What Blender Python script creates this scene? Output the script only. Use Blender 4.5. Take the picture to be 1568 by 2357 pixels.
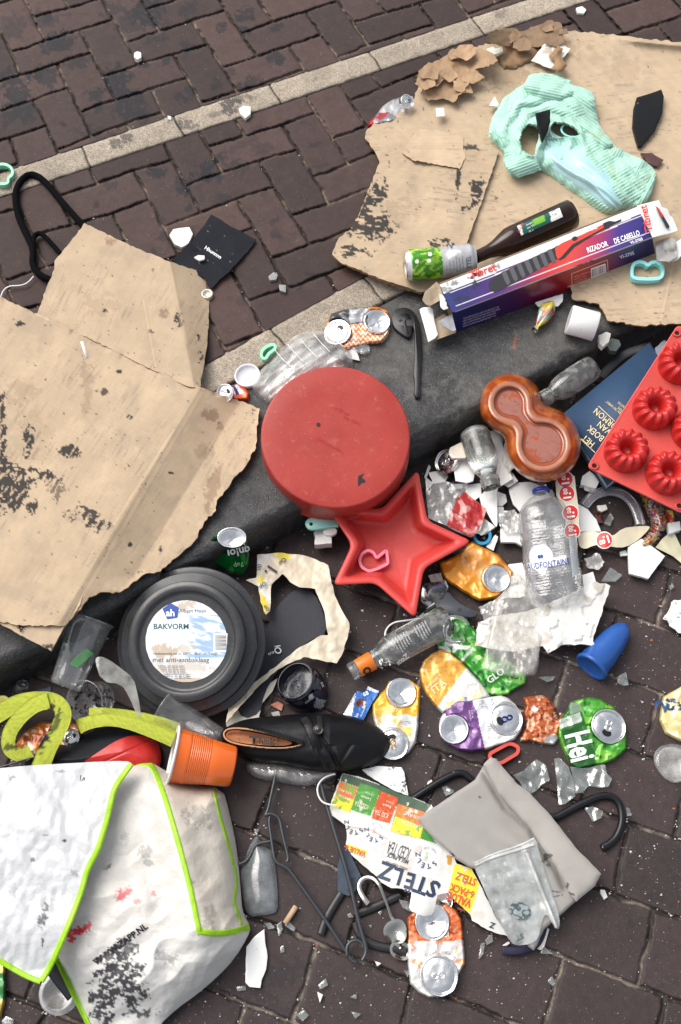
import bpy, math, random
import numpy as np
from mathutils import Vector
random.seed(7)
PI = math.pi
for o in list(bpy.data.objects): bpy.data.objects.remove(o)
scn = bpy.context.scene
COL = scn.collection
# ---------------------------------------------------------------- camera
TH = math.radians(26.0); DIST = 1.90; LENS = 35.0
CAM = np.array([0.0, -DIST*math.sin(TH), DIST*math.cos(TH)])
cd = bpy.data.cameras.new('camera'); cam = bpy.data.objects.new('camera', cd); COL.objects.link(cam)
cam.location = CAM; cam.rotation_euler = (TH, 0, 0)
cd.sensor_fit = 'VERTICAL'; cd.sensor_height = 36; cd.lens = LENS
cd.clip_start = 0.02; cd.clip_end = 300
cd.dof.use_dof = False
scn.camera = cam
# ---------------------------------------------------------------- sky and sun: bright, thinly overcast
SUN_EL = math.radians(52); SUN_AZ = math.radians(-50)      # azimuth from +Y towards +X
w = bpy.data.worlds.new('World'); scn.world = w; w.use_nodes = True
nt = w.node_tree; bg = nt.nodes['Background']
sky = nt.nodes.new('ShaderNodeTexSky'); sky.sky_type = 'NISHITA'; sky.sun_disc = False
sky.sun_elevation = SUN_EL; sky.sun_rotation = SUN_AZ; sky.air_density = 1.0; sky.dust_density = 4.0; sky.ozone_density = 1.0
hs = nt.nodes.new('ShaderNodeHueSaturation'); hs.inputs['Saturation'].default_value = 0.32
nt.links.new(sky.outputs[0], hs.inputs['Color']); nt.links.new(hs.outputs[0], bg.inputs[0])
bg.inputs[1].default_value = 0.15
sl = bpy.data.lights.new('sun', 'SUN'); sl.energy = 1.6; sl.angle = math.radians(48); sl.color = (1.0, 0.94, 0.86)
so = bpy.data.objects.new('sun', sl); COL.objects.link(so)
sdir = Vector((math.sin(SUN_AZ)*math.cos(SUN_EL), math.cos(SUN_AZ)*math.cos(SUN_EL), math.sin(SUN_EL)))
so.rotation_euler = sdir.to_track_quat('Z', 'Y').to_euler(); so.location = (-2, 2, 4)
scn.view_settings.view_transform = 'Standard'; scn.view_settings.look = 'None'
scn.view_settings.exposure = 0.46; scn.view_settings.gamma = 1
scn.render.engine = 'CYCLES'
scn.cycles.max_bounces = 10; scn.cycles.transparent_max_bounces = 24; scn.cycles.transmission_bounces = 8
scn.render.resolution_x = 681; scn.render.resolution_y = 1024

# ---------------------------------------------------------------- geometry helpers
W0, H0 = 1568.0, 2356.5
FP = H0*LENS/36.0
RIGHT = np.array([1.0, 0, 0]); UP = np.array([0, math.cos(TH), math.sin(TH)]); FWD = np.array([0, math.sin(TH), -math.cos(TH)])
RZ = -0.10                                      # level of the road below the pavement
def rays(x, y):
    x = np.asarray(x, float); y = np.asarray(y, float)
    u = (x-W0/2)/FP; v = -(y-H0/2)/FP
    return u[..., None]*RIGHT+v[..., None]*UP+FWD
def P(x, y, z=0.0):
    "point at height z seen at photo position (x, y)"
    d = rays(x, y); z = np.asarray(z, float)
    t = (z-CAM[2])/d[..., 2]
    return CAM+d*t[..., None]
def PX(p):
    q = np.asarray(p, float)-CAM
    dz = q@FWD
    return (q@RIGHT)/dz*FP+W0/2, -(q@UP)/dz*FP+H0/2
def scale_at(x, y, z=0.0):
    a = P(x, y, z); return FP/((a-CAM)@FWD)      # photo px per metre
def flat(z): return lambda x, y: P(x, y, z)
def plane3(A, B, C):
    A, B, C = map(np.asarray, (A, B, C)); n = np.cross(B-A, C-A)
    def f(x, y):
        d = rays(x, y); t = ((A-CAM)@n)/(d@n); return CAM+d*t[..., None]
    return f
def cylsurf(A, B, r):
    A = np.asarray(A, float); ax = np.asarray(B, float)-A; ax = ax/np.linalg.norm(ax)
    def f(x, y):
        d = rays(x, y); o = CAM-A
        d2 = d-(d@ax)[..., None]*ax; o2 = o-(o@ax)*ax
        a = (d2*d2).sum(-1); b = 2*(d2@o2); c = o2@o2-r*r
        disc = np.maximum(b*b-4*a*c, 0)
        t = (-b-np.sqrt(disc))/(2*a)
        return CAM+d*t[..., None]
    return f
def lift(surf, e=0.0007):
    def f(x, y):
        p = surf(x, y); q = CAM-p; q = q/np.linalg.norm(q, axis=-1)[..., None]
        return p+q*e
    return f
# noise
def _h(i, j, s):
    v = np.sin(i*127.1+j*311.7+s*74.7)*43758.5453
    return v-np.floor(v)
def vn(x, y, s=0):
    i = np.floor(x); j = np.floor(y); fx = x-i; fy = y-j
    fx = fx*fx*(3-2*fx); fy = fy*fy*(3-2*fy)
    a = _h(i, j, s); b = _h(i+1, j, s); c = _h(i, j+1, s); d = _h(i+1, j+1, s)
    return (a*(1-fx)+b*fx)*(1-fy)+(c*(1-fx)+d*fx)*fy
def fbm(x, y, sc, oc=3, s=0):
    x = np.asarray(x, float)/sc; y = np.asarray(y, float)/sc; t = 0; a = .5; n = 0
    for k in range(oc):
        t = t+a*vn(x, y, s+k*3.1); n += a; x = x*2.03+5.3; y = y*2.03+1.7; a *= .5
    return t/n                                   # 0..1 about .5
def facet(x, y, sc, s=0):
    "folded-sheet noise: flat facets with straight creases, 0..1"
    a = .6+s*.37; t = 0
    for k, (q, w_) in enumerate(((1.0, .62), (.47, .38))):
        u = (x*math.cos(a)+y*math.sin(a))/(sc*q); v = (-x*math.sin(a)+y*math.cos(a))/(sc*q*1.3); a += 1.1
        i = np.floor(u); j = np.floor(v); fx = u-i; fy = v-j
        A = _h(i, j, s+k); B = _h(i+1, j, s+k); C = _h(i, j+1, s+k); D = _h(i+1, j+1, s+k)
        lo = A+(B-A)*fx+(D-B)*fy; hi = A+(C-A)*fy+(D-C)*fx
        t = t+w_*np.where(fx > fy, lo, hi)
    return t
def ridge(x, y, sc, oc=2, s=0): return 1-np.abs(2*fbm(x, y, sc, oc, s)-1)*2.2
def sm(a, b, x):
    t = np.clip((x-a)/(b-a+1e-9), 0, 1); return t*t*(3-2*t)
def srgb(h):
    if isinstance(h, str):
        h = h.lstrip('#'); c = [int(h[i:i+2], 16)/255 for i in (0, 2, 4)]
    else: c = [v/255 for v in h]
    return tuple(((v+.055)/1.055)**2.4 if v > .04045 else v/12.92 for v in c)
# polygons in photo px
def inside(x, y, pts):
    r = np.zeros(np.shape(x), bool); n = len(pts)
    for k in range(n):
        x1, y1 = pts[k]; x2, y2 = pts[(k+1) % n]
        if y1 == y2: continue
        c = (y1 > y) != (y2 > y)
        r ^= c & (x < (x2-x1)*(y-y1)/(y2-y1)+x1)
    return r
def segd(x, y, pts, closed=True):
    best = np.full(np.shape(x), 1e9); bx = np.zeros(np.shape(x)); by = np.zeros(np.shape(x)); n = len(pts)
    for k in range(n if closed else n-1):
        x1, y1 = pts[k]; x2, y2 = pts[(k+1) % n]; dx, dy = x2-x1, y2-y1; L = dx*dx+dy*dy+1e-9
        t = np.clip(((x-x1)*dx+(y-y1)*dy)/L, 0, 1); qx = x1+t*dx; qy = y1+t*dy
        d = (x-qx)**2+(y-qy)**2; m = d < best
        best = np.where(m, d, best); bx = np.where(m, qx, bx); by = np.where(m, qy, by)
    return np.sqrt(best), bx, by
def rough(pts, amp=2.0, step=8.0, s=0, closed=True):
    rnd = random.Random(s+11); out = []; n = len(pts)
    for k in range(n if closed else n-1):
        x1, y1 = pts[k]; x2, y2 = pts[(k+1) % n]; L = math.hypot(x2-x1, y2-y1); m = max(1, int(L/step))
        for i in range(m):
            t = i/m; j = amp if i else amp*.4
            out.append((x1+(x2-x1)*t+rnd.uniform(-j, j), y1+(y2-y1)*t+rnd.uniform(-j, j)))
    if not closed: out.append(pts[-1])
    return out
def chaikin(pts, n=2, closed=True):
    for _ in range(n):
        q = []; L = len(pts)
        if not closed: q.append(pts[0])
        for k in range(L if closed else L-1):
            a = pts[k]; b = pts[(k+1) % L]
            q.append(tuple(.75*u+.25*v for u, v in zip(a, b))); q.append(tuple(.25*u+.75*v for u, v in zip(a, b)))
        if not closed: q.append(pts[-1])
        pts = q
    return pts
def ell(cx, cy, rx, ry, ang=0, n=40, a0=0, a1=360):
    c, s = math.cos(math.radians(ang)), math.sin(math.radians(ang)); out = []
    full = abs(a1-a0-360) < 1e-6
    for k in range(n):
        t = math.radians(a0+(a1-a0)*k/(n if full else n-1)); x = rx*math.cos(t); y = ry*math.sin(t)
        out.append((cx+x*c-y*s, cy+x*s+y*c))
    return out
class Geo:
    def __init__(s): s.v = []; s.f = []; s.c = []; s.n = 0; s.flat = []
    def add(s, v, f, col=None, flat=False):
        v = np.asarray(v, float).reshape(-1, 3)
        s.v.append(v); s.f += [tuple(int(i)+s.n for i in q) for q in f]; s.flat += [flat]*len(f)
        if col is not None:
            c = np.asarray(col, float)
            if c.ndim == 1: c = np.tile(c, (len(v), 1))
            s.c.append(c)
        else: s.c.append(np.full((len(v), 3), .5))
        s.n += len(v); return s
def link(name, me, parent=None, loc=None):
    o = bpy.data.objects.new(name, me); COL.objects.link(o)
    if loc is not None: o.location = loc
    if parent is not None: o.parent = parent
    return o
def absloc(o):
    p = np.array(o.location)
    while o.parent: o = o.parent; p = p+np.array(o.location)
    return p
def mesh(name, V, F, mat, parent=None, C=None, smooth=True, flats=None):
    V = np.asarray(V, float)
    if parent is not None: org = absloc(parent); loc = (0, 0, 0)
    else: org = np.array([V[:, 0].mean(), V[:, 1].mean(), V[:, 2].min()]); loc = tuple(org)
    me = bpy.data.meshes.new(name)
    n = len(V); me.vertices.add(n); me.vertices.foreach_set('co', (V-org).ravel())
    if isinstance(F, np.ndarray):
        k = F.shape[1]; tot = F.size; starts = np.arange(0, tot, k); idx = F.ravel(); npoly = len(F)
    else:
        ln = np.array([len(q) for q in F]); starts = np.concatenate([[0], np.cumsum(ln)[:-1]]); tot = int(ln.sum()); npoly = len(F)
        idx = np.fromiter((i for q in F for i in q), dtype=np.int32, count=tot)
    me.loops.add(tot); me.loops.foreach_set('vertex_index', idx.astype(np.int32))
    me.polygons.add(npoly); me.polygons.foreach_set('loop_start', starts.astype(np.int32))
    if smooth:
        arr = np.ones(npoly, bool)
        if flats is not None: arr &= ~np.asarray(flats, bool)
        me.polygons.foreach_set('use_smooth', arr)
    me.update(calc_edges=True); me.validate()
    if C is not None:
        at = me.color_attributes.new('Col', 'FLOAT_COLOR', 'POINT')
        c4 = np.ones((n, 4)); c4[:, :3] = np.clip(C, 0, 1); at.data.foreach_set('color', c4.ravel())
    me.materials.append(mat)
    return link(name, me, parent, loc)
def gobj(name, g, mat, parent=None, smooth=True):
    return mesh(name, np.concatenate(g.v), g.f, mat, parent, np.concatenate(g.c), smooth, g.flat)
def tag(o, label, cat, group=None):
    o['label'] = label; o['category'] = cat
    if group: o['group'] = group
    return o
def struct(o, kind='structure'): o['kind'] = kind; return o
def T(name, label, cat, x, y, z=0, group=None):
    o = bpy.data.objects.new(name, None); COL.objects.link(o); o.empty_display_size = .02
    o.location = tuple(P(x, y, z)); return tag(o, label, cat, group)
# a thin sheet with its outline given in photo px, lying at height z0 + H(x, y, d)
def sheet(pts, z0=0.0, step=3.0, th=0.001, H=None, paint=None, side=None, hmax=None):
    pts = [tuple(p) for p in pts]
    xs = [p[0] for p in pts]; ys = [p[1] for p in pts]
    x0, x1, y0, y1 = min(xs), max(xs), min(ys), max(ys)
    nx = max(2, int((x1-x0)/step)+1); ny = max(2, int((y1-y0)/step)+1)
    gx = np.linspace(x0, x1, nx+1); gy = np.linspace(y0, y1, ny+1)
    cx, cy = np.meshgrid((gx[:-1]+gx[1:])/2, (gy[:-1]+gy[1:])/2)
    keep = inside(cx, cy, pts)
    VX, VY = np.meshgrid(gx, gy)
    deg = np.zeros(VX.shape, int)
    for a in (0, 1):
        for b in (0, 1): deg[a:a+ny, b:b+nx] += keep
    used = deg > 0; bd = used & (deg < 4)
    X = VX.copy(); Y = VY.copy()
    _, bx, by = segd(VX[bd], VY[bd], pts); X[bd] = bx; Y[bd] = by
    idx = -np.ones(VX.shape, int); idx[used] = np.arange(used.sum())
    x = X[used]; y = Y[used]
    d = np.zeros(len(x)); 
    if H is not None:
        inn = ~bd[used]; dd, _, _ = segd(x[inn], y[inn], pts); d[inn] = dd
    z = z0+(H(x, y, d) if H is not None else 0*x)
    V = P(x, y, z)
    j, i = np.nonzero(keep)
    F = np.stack([idx[j, i], idx[j+1, i], idx[j+1, i+1], idx[j, i+1]], 1)     # counter-clockwise from above
    C = None
    if paint is not None: C = np.clip(paint(x, y), 0, 1)
    n = len(V); Vs = [V]; Fs = [F]; fl = [np.zeros(len(F), bool)]
    if th:
        Vb = V.copy(); Vb[:, 2] -= th
        Vs.append(Vb); Fs.append(F[:, ::-1]+n); fl.append(np.zeros(len(F), bool))
        # border edges
        E = np.concatenate([F[:, [0, 1]], F[:, [1, 2]], F[:, [2, 3]], F[:, [3, 0]]])
        key = np.sort(E, 1); k = key[:, 0].astype(np.int64)*n+key[:, 1]
        _, inv, cnt = np.unique(k, return_inverse=True, return_counts=True)
        B = E[cnt[inv] == 1]
        m = len(B); o = 2*n
        q = np.concatenate([V[B[:, 0]], V[B[:, 1]], Vb[B[:, 1]], Vb[B[:, 0]]])
        Vs.append(q); a = np.arange(m)+o
        Fs.append(np.stack([a, a+3*m, a+2*m, a+m], 1)); fl.append(np.ones(m, bool))
        if C is not None:
            sc = C[np.concatenate([B[:, 0], B[:, 1], B[:, 1], B[:, 0]])] if side is None else np.tile(np.asarray(side, float), (4*m, 1))
            C = np.concatenate([C, C, sc])
    return np.concatenate(Vs), np.concatenate(Fs), C, np.concatenate(fl)
def sheet_obj(name, pts, mat, parent=None, **k):
    V, F, C, fl = sheet(pts, **k)
    return mesh(name, V, F, mat, parent, C, True, fl)
# a decal: patch on any surface function
def patch(name, pts, surf, mat, parent, step=4, e=0.0006, paint=None):
    xs = [p[0] for p in pts]; ys = [p[1] for p in pts]
    V, F, C, fl = sheet(pts, step=step, th=0, paint=paint)
    x, y = PX(V)
    return mesh(name, lift(surf, e)(x, y), F, mat, parent, C)
_tc = {}
def text_raw(s, bold=0.0):
    k = (s, bold)
    if k not in _tc:
        cu = bpy.data.curves.new('glyphs', 'FONT'); cu.body = s; cu.size = 1; cu.offset = bold; cu.resolution_u = 2
        ob = bpy.data.objects.new('glyphs', cu)
        me = bpy.data.meshes.new_from_object(ob)
        v = np.array([q.co for q in me.vertices]).reshape(-1, 3)[:, :2]; f = [tuple(p.vertices) for p in me.polygons]
        bpy.data.objects.remove(ob); bpy.data.curves.remove(cu); bpy.data.meshes.remove(me)
        _tc[k] = (v, f)
    return _tc[k]
def texts(items, surf, mat, parent, name='lettering', e=0.0009):
    "items: (string, x, y, size px, angle deg (+ = counter-clockwise), bold, width factor)"
    vs = []; fs = []; n = 0
    for it in items:
        s, x, y, size, ang = it[:5]; bold = it[5] if len(it) > 5 else 0.0; wf = it[6] if len(it) > 6 else 1.0
        v, f = text_raw(s, bold)
        if not len(v): continue
        a = math.radians(ang); u = v[:, 0]*size*wf; w_ = v[:, 1]*size
        vs.append(np.stack([x+u*math.cos(a)-w_*math.sin(a), y-u*math.sin(a)-w_*math.cos(a)], 1))
        fs += [tuple(i+n for i in q) for q in f]; n += len(v)
    vs = np.concatenate(vs)
    return mesh(name, lift(surf, e)(vs[:, 0], vs[:, 1]), fs, mat, parent, None, False)
def arc_text(s, cx, cy, r, a0, da, size, out=True, bold=0):
    "letters along an arc; a0 start angle (deg, ccw from +x), da step; out: tops point outward"
    items = []
    for k, ch in enumerate(s):
        a = a0+da*k; t = math.radians(a)
        items.append((ch, cx+r*math.cos(t), cy-r*math.sin(t), size, a-90 if out else a+90, bold))
    return items
def frame(x, y, z, yaw=0, tx=0, ty=0):
    "origin and axes of a tilted frame; tx tips the top towards the camera, ty towards the right"
    ny = math.radians(tx); nx = math.radians(ty)
    n = np.array([math.sin(nx), -math.sin(ny), 1.0]); n[2] = math.sqrt(max(0.05, 1-n[0]**2-n[1]**2)); n /= np.linalg.norm(n)
    a = math.radians(yaw); ex = np.array([math.cos(a), math.sin(a), 0]); ex = ex-n*(ex@n); ex /= np.linalg.norm(ex)
    return P(x, y, z), ex, np.cross(n, ex), n
def loc2w(fr, q):
    q = np.asarray(q, float); return fr[0]+q[..., 0:1]*fr[1]+q[..., 1:2]*fr[2]+q[..., 2:3]*fr[3]
def lathe(prof, fr, n=48, sx=1, sy=1, closed=False, mod=None, a0=0, a1=360, cap=(False, False)):
    "profile [(r, z)] turned round the frame's z axis"
    full = abs(a1-a0-360) < 1e-6
    m = n if full else n+1
    ph = np.radians(a0+(a1-a0)*np.arange(m)/n)
    pr = np.array(prof, float)
    R = np.repeat(pr[:, 0:1], m, 1); Z = np.repeat(pr[:, 1:2], m, 1); PH = np.repeat(ph[None, :], len(pr), 0)
    if mod is not None: R, Z, PH = mod(R, Z, PH)
    q = np.stack([R*np.cos(PH)*sx, R*np.sin(PH)*sy, Z], -1)
    V = loc2w(fr, q).reshape(-1, 3); F = []
    for a in range(len(pr)-1):
        for b in range(n):
            b2 = (b+1) % m
            F.append((a*m+b, a*m+b2, (a+1)*m+b2, (a+1)*m+b))
    if cap[0]: F.append(tuple(range(m))[::-1])
    if cap[1]: F.append(tuple((len(pr)-1)*m+k for k in range(m)))
    return V, F, PH.ravel(), np.repeat(np.arange(len(pr)), m)
def axis_frame(A, B):
    "frame whose z axis runs A->B, x axis as far up as possible"
    A = np.asarray(A, float); z = np.asarray(B, float)-A; L = np.linalg.norm(z); z = z/L
    u = np.array([0, 0, 1.0]); x = u-z*(u@z)
    if np.linalg.norm(x) < 1e-3: x = np.array([1.0, 0, 0])
    x /= np.linalg.norm(x); return (A, x, np.cross(z, x), z), L
def tube(path, r, n=10, closed=False, flatz=1.0, caps=True):
    p = np.asarray(path, float); m = len(p)
    r = np.full(m, r) if np.isscalar(r) else np.asarray(r, float)
    if closed: tn = np.roll(p, -1, 0)-np.roll(p, 1, 0)
    else:
        tn = np.gradient(p, axis=0)
    tn /= np.linalg.norm(tn, axis=1)[:, None]+1e-12
    up = np.array([0, 0, 1.0]); V = []
    for k in range(m):
        b = up-tn[k]*(up@tn[k]); b = b/(np.linalg.norm(b)+1e-9) if np.linalg.norm(b) > .05 else np.array([0, 1.0, 0])
        s = np.cross(tn[k], b)
        for j in range(n):
            a = 2*PI*j/n; V.append(p[k]+s*r[k]*math.cos(a)+b*r[k]*flatz*math.sin(a))
    F = []
    for k in range(m if closed else m-1):
        k2 = (k+1) % m
        for j in range(n):
            j2 = (j+1) % n; F.append((k*n+j, k*n+j2, k2*n+j2, k2*n+j))
    if not closed and caps: F.append(tuple(range(n))[::-1]); F.append(tuple((m-1)*n+j for j in range(n)))
    return np.array(V), F
def pth(pts, z, sub=2, closed=False):
    "smooth path through photo px points at height z (number or list)"
    if np.isscalar(z): q = [(a, b, z) for a, b in pts]
    else: q = [(a, b, c) for (a, b), c in zip(pts, z)]
    q = chaikin(q, sub, closed) if sub else q; q = np.array(q)
    return P(q[:, 0], q[:, 1], q[:, 2])
def prism(P2, z0, z1, bev=0.0, g=None, col=None):
    "solid from a world-xy polygon between two heights, top edge bevelled"
    g = g or Geo(); P2 = np.asarray(P2, float); n = len(P2)
    ar = 0.5*np.sum(P2[:, 0]*np.roll(P2[:, 1], -1)-np.roll(P2[:, 0], -1)*P2[:, 1])
    if ar < 0: P2 = P2[::-1]
    z0 = np.broadcast_to(z0, (n,)); z1 = np.broadcast_to(z1, (n,))
    rings = [np.column_stack([P2, z0]), np.column_stack([P2, z1-bev])]
    if bev:
        e = np.roll(P2, -1, 0)-P2; nrm = np.column_stack([-e[:, 1], e[:, 0]]); nrm /= np.linalg.norm(nrm, axis=1)[:, None]+1e-9
        vn_ = nrm+np.roll(nrm, 1, 0); vn_ /= np.linalg.norm(vn_, axis=1)[:, None]+1e-9
        rings.append(np.column_stack([P2+vn_*bev, z1]))
    V = np.concatenate(rings); F = []
    for k in range(len(rings)-1):
        for i in range(n): F.append((k*n+i, k*n+(i+1) % n, (k+1)*n+(i+1) % n, (k+1)*n+i))
    F.append(tuple(range(n))[::-1]); F.append(tuple((len(rings)-1)*n+i for i in range(n)))
    g.add(V, F, col, True); return g
def wallring(pts, z0, h, th_px, closed=True, foot=0, g=None):
    "thin upright wall (cookie cutter) along a px outline"
    p = np.asarray(pts, float); n = len(p)
    if closed: t = np.roll(p, -1, 0)-np.roll(p, 1, 0)
    else: t = np.gradient(p, axis=0)
    t /= np.linalg.norm(t, axis=1)[:, None]+1e-9; nr = np.column_stack([-t[:, 1], t[:, 0]])
    def ring(off, z): q = p+nr*off; return P(q[:, 0], q[:, 1], z)
    base = P(p[:, 0], p[:, 1], z0)
    def ringw(off, z):
        q = p+nr*off; b = P(q[:, 0], q[:, 1], z0); b = b.copy(); b[:, 2] = z; return b
    a = th_px/2; f = foot
    R = [ringw(-a-f, z0+h), ringw(-a-f, z0+h-.0018), ringw(-a, z0+h-.0018), ringw(-a*.7, z0), ringw(a*.7, z0), ringw(a, z0+h-.0018), ringw(a+f, z0+h-.0018), ringw(a+f, z0+h)]
    if not f: R = [R[0], R[3], R[4], R[7]]
    V = np.concatenate(R); m = len(R); F = []
    for k in range(m):
        k2 = (k+1) % m
        for i in range(n if closed else n-1): F.append((k*n+i, k*n+(i+1) % n, k2*n+(i+1) % n, k2*n+i))
    if not closed:
        F.append(tuple(k*n for k in range(m))); F.append(tuple(k*n+n-1 for k in range(m))[::-1])
    g = g or Geo(); g.add(V, F, None, True); return g

# ---------------------------------------------------------------- materials
def M(name, col=None, rough=.5, metal=0, bump=None, bump2=None, var=None, dirt=None, dirt2=None, specks=None, coat=0, spec=.5, rvar=None, wave=None, sub=0, trans=0, ior=1.45):
    m = bpy.data.materials.new(name); m.use_nodes = True; nt = m.node_tree; N = nt.nodes; L = nt.links
    b = N['Principled BSDF']
    tc = N.new('ShaderNodeTexCoord')
    def noise(sc, det=4, ro=.6):
        n = N.new('ShaderNodeTexNoise'); n.inputs['Scale'].default_value = sc; n.inputs['Detail'].default_value = det; n.inputs['Roughness'].default_value = ro
        L.new(tc.outputs['Object'], n.inputs['Vector']); return n.outputs['Fac']
    if col is None:
        a = N.new('ShaderNodeAttribute'); a.attribute_name = 'Col'; c = a.outputs['Color']
    else:
        r = N.new('ShaderNodeRGB'); r.outputs[0].default_value = (*col, 1); c = r.outputs[0]
    def mixc(fac, A, Bc, mode='MIX'):
        x = N.new('ShaderNodeMix'); x.data_type = 'RGBA'; x.blend_type = mode
        if isinstance(fac, (int, float)): x.inputs[0].default_value = fac
        else: L.new(fac, x.inputs[0])
        L.new(A, x.inputs[6])
        if isinstance(Bc, tuple): x.inputs[7].default_value = (*Bc, 1)
        else: L.new(Bc, x.inputs[7])
        return x.outputs[2]
    def ramp(f, a, bb, lo=0, hi=1):
        x = N.new('ShaderNodeMapRange'); x.inputs[1].default_value = a; x.inputs[2].default_value = bb; x.inputs[3].default_value = lo; x.inputs[4].default_value = hi
        L.new(f, x.inputs[0]); return x.outputs[0]
    if var:
        f = noise(var[0], 5, .65); g = ramp(f, .3, .7, 1-var[1], 1+var[1])
        cc = N.new('ShaderNodeCombineColor')
        for k in range(3): L.new(g, cc.inputs[k])
        c = mixc(1.0, c, cc.outputs[0], 'MULTIPLY')
    for dd in (dirt, dirt2):
        if dd:
            f = noise(dd[0], 6, .7); g = ramp(f, dd[1], dd[1]+dd[3], 0, dd[4] if len(dd) > 4 else 1); c = mixc(g, c, dd[2])
    if specks:
        for sp in (specks if isinstance(specks, list) else [specks]):
            f = noise(sp[0], 2, .5); g = ramp(f, sp[1], sp[1]+.03, 0, sp[3] if len(sp) > 3 else 1); c = mixc(g, c, sp[2])
    L.new(c, b.inputs['Base Color'])
    b.inputs['Roughness'].default_value = rough; b.inputs['Metallic'].default_value = metal
    b.inputs['Coat Weight'].default_value = coat; b.inputs['Coat Roughness'].default_value = .08
    b.inputs['Specular IOR Level'].default_value = spec; b.inputs['Transmission Weight'].default_value = trans; b.inputs['IOR'].default_value = ior
    if rvar: L.new(ramp(noise(rvar[0]), .35, .65, rvar[1], rvar[2]), b.inputs['Roughness'])
    if sub: b.inputs['Subsurface Weight'].default_value = sub; b.inputs['Subsurface Scale'].default_value = .01
    last = None
    for bb in (bump, bump2):
        if bb:
            bn = N.new('ShaderNodeBump'); bn.inputs['Strength'].default_value = bb[1]; bn.inputs['Distance'].default_value = bb[2] if len(bb) > 2 else .002
            L.new(noise(bb[0], 5, .65), bn.inputs['Height'])
            if last: L.new(last, bn.inputs['Normal'])
            last = bn.outputs[0]
    if wave:
        mp = N.new('ShaderNodeMapping'); mp.inputs['Rotation'].default_value = (0, 0, math.radians(wave[0])); L.new(tc.outputs['Object'], mp.inputs[0])
        wv = N.new('ShaderNodeTexWave'); wv.inputs['Scale'].default_value = wave[1]; wv.inputs['Distortion'].default_value = wave[3] if len(wave) > 3 else 1.0
        L.new(mp.outputs[0], wv.inputs['Vector'])
        bn = N.new('ShaderNodeBump'); bn.inputs['Strength'].default_value = wave[2]; bn.inputs['Distance'].default_value = .001
        L.new(wv.outputs['Fac'], bn.inputs['Height'])
        if last: L.new(last, bn.inputs['Normal'])
        last = bn.outputs[0]
    if last: L.new(last, b.inputs['Normal'])
    return m
def clear(name, tint=(1, 1, 1), haze=.12, rough=.12, hcol=(.75, .77, .76), bump=None, fres=.9, wr=None):
    "thin clear film or wall: passes light, reflects at its skin, a little milky"
    m = bpy.data.materials.new(name); m.use_nodes = True; nt = m.node_tree; N = nt.nodes; L = nt.links
    N.remove(N['Principled BSDF']); out = N['Material Output']
    tr = N.new('ShaderNodeBsdfTransparent'); tr.inputs[0].default_value = (*tint, 1)
    df = N.new('ShaderNodeBsdfDiffuse'); df.inputs[0].default_value = (*hcol, 1)
    gl = N.new('ShaderNodeBsdfGlossy'); gl.inputs['Roughness'].default_value = rough; gl.inputs['Color'].default_value = (1, 1, 1, 1)
    tc = N.new('ShaderNodeTexCoord')
    m1 = N.new('ShaderNodeMixShader'); L.new(tr.outputs[0], m1.inputs[1]); L.new(df.outputs[0], m1.inputs[2])
    n = N.new('ShaderNodeTexNoise'); n.inputs['Scale'].default_value = 45; n.inputs['Detail'].default_value = 6; L.new(tc.outputs['Object'], n.inputs['Vector'])
    mr = N.new('ShaderNodeMapRange'); mr.inputs[1].default_value = .3; mr.inputs[2].default_value = .75; mr.inputs[3].default_value = haze*.5; mr.inputs[4].default_value = min(1, haze*1.6)
    L.new(n.outputs['Fac'], mr.inputs[0]); L.new(mr.outputs[0], m1.inputs[0])
    lw = N.new('ShaderNodeLayerWeight'); lw.inputs['Blend'].default_value = .35
    m2 = N.new('ShaderNodeMixShader')
    mm = N.new('ShaderNodeMapRange'); mm.inputs[1].default_value = 0; mm.inputs[2].default_value = 1; mm.inputs[3].default_value = .05; mm.inputs[4].default_value = fres*.55
    L.new(lw.outputs['Fresnel'], mm.inputs[0]); L.new(mm.outputs[0], m2.inputs[0]); L.new(m1.outputs[0], m2.inputs[1]); L.new(gl.outputs[0], m2.inputs[2])
    if bump:
        nb = N.new('ShaderNodeTexNoise'); nb.inputs['Scale'].default_value = bump[0]; nb.inputs['Detail'].default_value = 4
        L.new(tc.outputs['Object'], nb.inputs['Vector'])
        bn = N.new('ShaderNodeBump'); bn.inputs['Strength'].default_value = bump[1]; bn.inputs['Distance'].default_value = .002
        L.new(nb.outputs['Fac'], bn.inputs['Height'])
        for x in (gl, df, lw): L.new(bn.outputs[0], x.inputs['Normal'])
    L.new(m2.outputs[0], out.inputs['Surface'])
    return m
def glassy(name, col=(1, 1, 1), rough=.0, dirt=.06, bump=None, ior=1.45):
    "solid refracting glass with a faint film of dust"
    m = M(name, col, rough, trans=1, ior=ior, spec=.5, bump=bump); nt = m.node_tree; N = nt.nodes; L = nt.links
    b = N['Principled BSDF']; out = N['Material Output']; df = N.new('ShaderNodeBsdfDiffuse'); df.inputs[0].default_value = (.6, .6, .57, 1)
    mx = N.new('ShaderNodeMixShader'); mx.inputs[0].default_value = dirt; tc = N.new('ShaderNodeTexCoord'); n = N.new('ShaderNodeTexNoise'); n.inputs['Scale'].default_value = 70; n.inputs['Detail'].default_value = 6
    L.new(tc.outputs['Object'], n.inputs['Vector']); mr = N.new('ShaderNodeMapRange'); mr.inputs[1].default_value = .45; mr.inputs[2].default_value = .75; mr.inputs[3].default_value = dirt*.4; mr.inputs[4].default_value = dirt*3
    L.new(n.outputs['Fac'], mr.inputs[0]); L.new(mr.outputs[0], mx.inputs[0]); L.new(b.outputs[0], mx.inputs[1]); L.new(df.outputs[0], mx.inputs[2]); L.new(mx.outputs[0], out.inputs['Surface'])
    return m
INK = {}
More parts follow.
